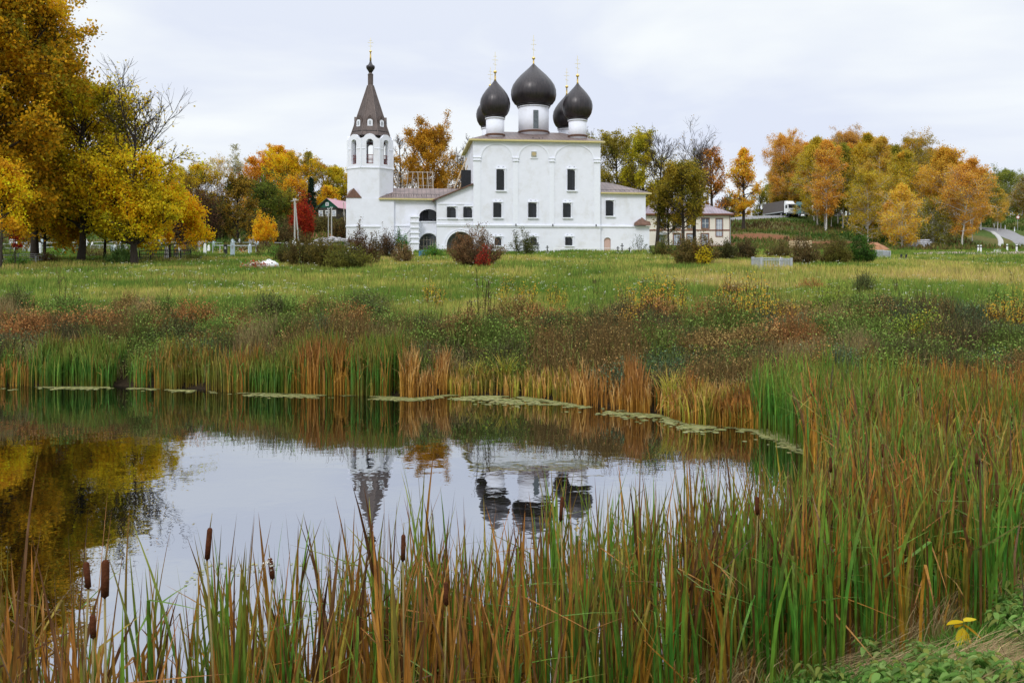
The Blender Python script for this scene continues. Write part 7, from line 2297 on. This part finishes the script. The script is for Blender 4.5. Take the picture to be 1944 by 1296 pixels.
def build_near_bank():
    r = np.random.default_rng(61)
    # grass and dry straw on the near bank
    n = 110000
    X = r.uniform(-3, 9, n); Y = r.uniform(2.6, 13, n); sd = pond_sdf(X, Y)
    ok = (sd > .12) & (np.hypot(X, Y) > 2.2) & (X > -1 + 0 * Y)
    X, Y, sd = X[ok], Y[ok], sd[ok]; n = len(X)
    nn = fbm(X, Y, .9, 601) + r.normal(0, .12, n)
    wet = 1 - sstep(.2, 1.0, sd)
    idx = np.clip((nn * 1.3 - .27 + .4 * wet) * 6, 0, 5).astype(int)
    c = cols(('#4a7a2a', '#5c8a34', '#6c8a3a', '#7e8a44', '#a8946a', '#8a6e4c'), idx, r, .2)
    dry = idx >= 4
    P = [blades(np.stack([X, Y, terrain(X, Y) - .02], 1), np.where(dry, r.uniform(.25, .6, n), r.uniform(.1, .32, n)), r.uniform(-.6, .9, n) + np.pi * (r.uniform(size=n) < .3), np.where(dry, r.uniform(.8, 1.6, n), r.uniform(.3, 1.2, n)), np.where(dry, .006, .010) * r.uniform(.7, 1.5, n), c * .7, c, c * 1.08, r, 4)]
    # fine pale straw lying over the bank
    n = 5000
    X = r.uniform(2.0, 4.4, n); Y = r.uniform(5.2, 8.4, n); ok = (fbm(X, Y, .7, 605) > .56) & (pond_sdf(X, Y) > .3); X, Y = X[ok], Y[ok]; n = len(X)
    c = cols(('#a8906a', '#b89e78', '#8e7656'), r.integers(0, 3, n), r, .15)
    P.append(blades(np.stack([X, Y, terrain(X, Y) + .05], 1), r.uniform(.4, .9, n), r.uniform(-.7, .3, n), r.uniform(1.3, 1.9, n), np.full(n, .004), c, c, c, r, 5, .4))
    stuff('near_bank_grass', P, GRASSM)
    # leafy herbs
    def herb(seed, n_st, h, pal, ls):
        rr = np.random.default_rng(seed); P = []
        for s in range(n_st):
            az = rr.uniform(0, 6.28); L_ = h * rr.uniform(.7, 1.1); sp = rr.uniform(.1, .55)
            tip = np.array([math.cos(az) * sp * L_, math.sin(az) * sp * L_, L_ * .9])
            c = cols(('#4a5a2a',), np.zeros(1, int), rr)
            P.append(blades(np.zeros((1, 3)), np.array([L_]), np.array([az]), np.array([sp * 1.6]), np.array([.006]), c, c, c, rr, 3, 1.0, tip=.6))
            for lv, kk in ((.4, 2), (.6, 3), (.8, 3), (1.0, 4)):
                for q in range(kk):
                    la = az + 2.1 * q + rr.uniform(-.4, .4) + lv * 3
                    b = tip * lv
                    l = ls * rr.uniform(.7, 1.2); wv = l * .55
                    dr = np.array([math.cos(la), math.sin(la), rr.uniform(-.35, .15)]); sd_ = np.array([-math.sin(la), math.cos(la), 0])
                    st = [0, .18, .45, .75, 1.0]; wd = [.05, .75, 1, .6, .0]
                    V = []; 
                    for t, w_ in zip(st, wd):
                        c_ = b + dr * (l * t + .03) + np.array([0, 0, -l * .5 * t * t])
                        V += [c_ - sd_ * wv * w_ / 2 + [0, 0, .012 * w_], c_ - [0, 0, .006], c_ + sd_ * wv * w_ / 2 + [0, 0, .012 * w_]]
                    V = np.array(V); Q = []
                    for j in range(4):
                        Q += [[j * 3, j * 3 + 1, j * 3 + 4, j * 3 + 3], [j * 3 + 1, j * 3 + 2, j * 3 + 5, j * 3 + 4]]
                    cc = cols(pal, rr.integers(0, len(pal), 1), rr, .18)
                    P.append((V, np.array(Q), np.repeat(cc, len(V), 0)))
        V, Q, c = joinc(P)
        return np_mesh('leafy_herb', V, [Q], c, LEAF)
    GP = ('#6a9040', '#7c9e50', '#5a8038', '#90a860', '#8a9446')
    hm = [herb(800 + i, 7 + i % 4, .30 + .05 * (i % 3), GP, .06 + .018 * (i % 3)) for i in range(9)]
    YH = ground(1832, 1258)
    k = 0; tries = 0
    while k < 150 and tries < 9000:
        tries += 1
        x = r.uniform(.6, 5.5); y = r.uniform(4.4, 9.8); px = CX + F * x / y
        if px < 1180 or px > 2050: continue
        sd = float(pond_sdf([x], [y])[0])
        if sd < .8 + .2 * (px < 1450) or fbm(np.array([x]), np.array([y]), .8, 620)[0] < .49: continue
        if (x - YH[0]) ** 2 + (y - YH[1] + .25) ** 2 < .22: continue
        o = link('leafy_herb', hm[k % 9], None, (x, y, tz(x, y))); s = r.uniform(.6, 1.15); o.scale = (s, s, s); o.rotation_euler = (0, 0, r.uniform(0, 6.28))
        tag(o, 'low leafy green herb on the near bank beside the dry straw', 'herb', 'leafy herbs on the near bank'); k += 1
    # the plant with yellow leaves
    x, y, z = YH
    root = empty('yellowing_herb', (x, y, z), 0, 'small plant with drooping bright yellow leaves on the near bank', 'herb')
    root.scale = (1.25, 1.25, 1.35)
    m = MB(); m.bar((0, 0, -.05), (-.01, 0, .27), .006, 6, .004); m.build('stem', mat_basic('green_stem', (.12, .17, .05), .7), root)
    rr = np.random.default_rng(9)
    for q, (la, dn, hh, l) in enumerate(((-1.6, -1.5, .22, .17), (-2.6, -1.3, .23, .15), (-.4, -.5, .25, .15), (3.3, .1, .27, .14), (.3, .3, .27, .12), (1.6, -.3, .25, .13), (-1.0, -1.6, .2, .14))):
        dr = np.array([math.cos(la), math.sin(la), dn]); dr /= np.linalg.norm(dr); sd_ = np.array([-math.sin(la), math.cos(la), 0]); V = []
        for t, w_ in zip((0, .2, .5, .8, 1), (.1, .8, 1, .6, 0)):
            c_ = np.array([-.01, 0, hh]) + dr * l * t + np.array([0, 0, -.03 * t * t])
            V += [c_ - sd_ * .036 * w_, c_ - [0, 0, .008], c_ + sd_ * .036 * w_]
        Q = []
        for j in range(4): Q += [[j * 3, j * 3 + 1, j * 3 + 4, j * 3 + 3], [j * 3 + 1, j * 3 + 2, j * 3 + 5, j * 3 + 4]]
        cc = np.repeat(cols(('#d8b81c', '#e0c832', '#c89a1c'), np.array([q % 3]), rr, .1), 15, 0)
        link('leaf', np_mesh('leaf', np.array(V), [np.array(Q)], cc, LEAF), root)
    # bare upright stalks of last year's herbs
    for i, (px, py, h) in enumerate(((1785, 1190, .75), (1840, 1205, .6), (1868, 1180, .9), (1920, 1195, .95), (1938, 1215, .8), (1815, 1170, .7))):
        x, y, z = ground(px, py)
        m = MB(); m.bar((0, 0, -.1), (.03, 0, h * .5), .007, 5); m.bar((.03, 0, h * .5), (.01, .02, h), .006, 5, .003); m.bar((.025, 0, h * .6), (.12, .03, h * .8), .004, 4, .002)
        o = m.build('dry_stalk', mat_basic('dry_stalk', (.07, .045, .03), .9, var=.3), None, False, (x, y, z)); tag(o, 'dark dry upright stalk among the green herbs of the near bank', 'dry stalk', 'dry stalks on the near bank')
build_meadow()
build_bank()
build_far_reeds()
build_near_reeds()
build_near_bank()
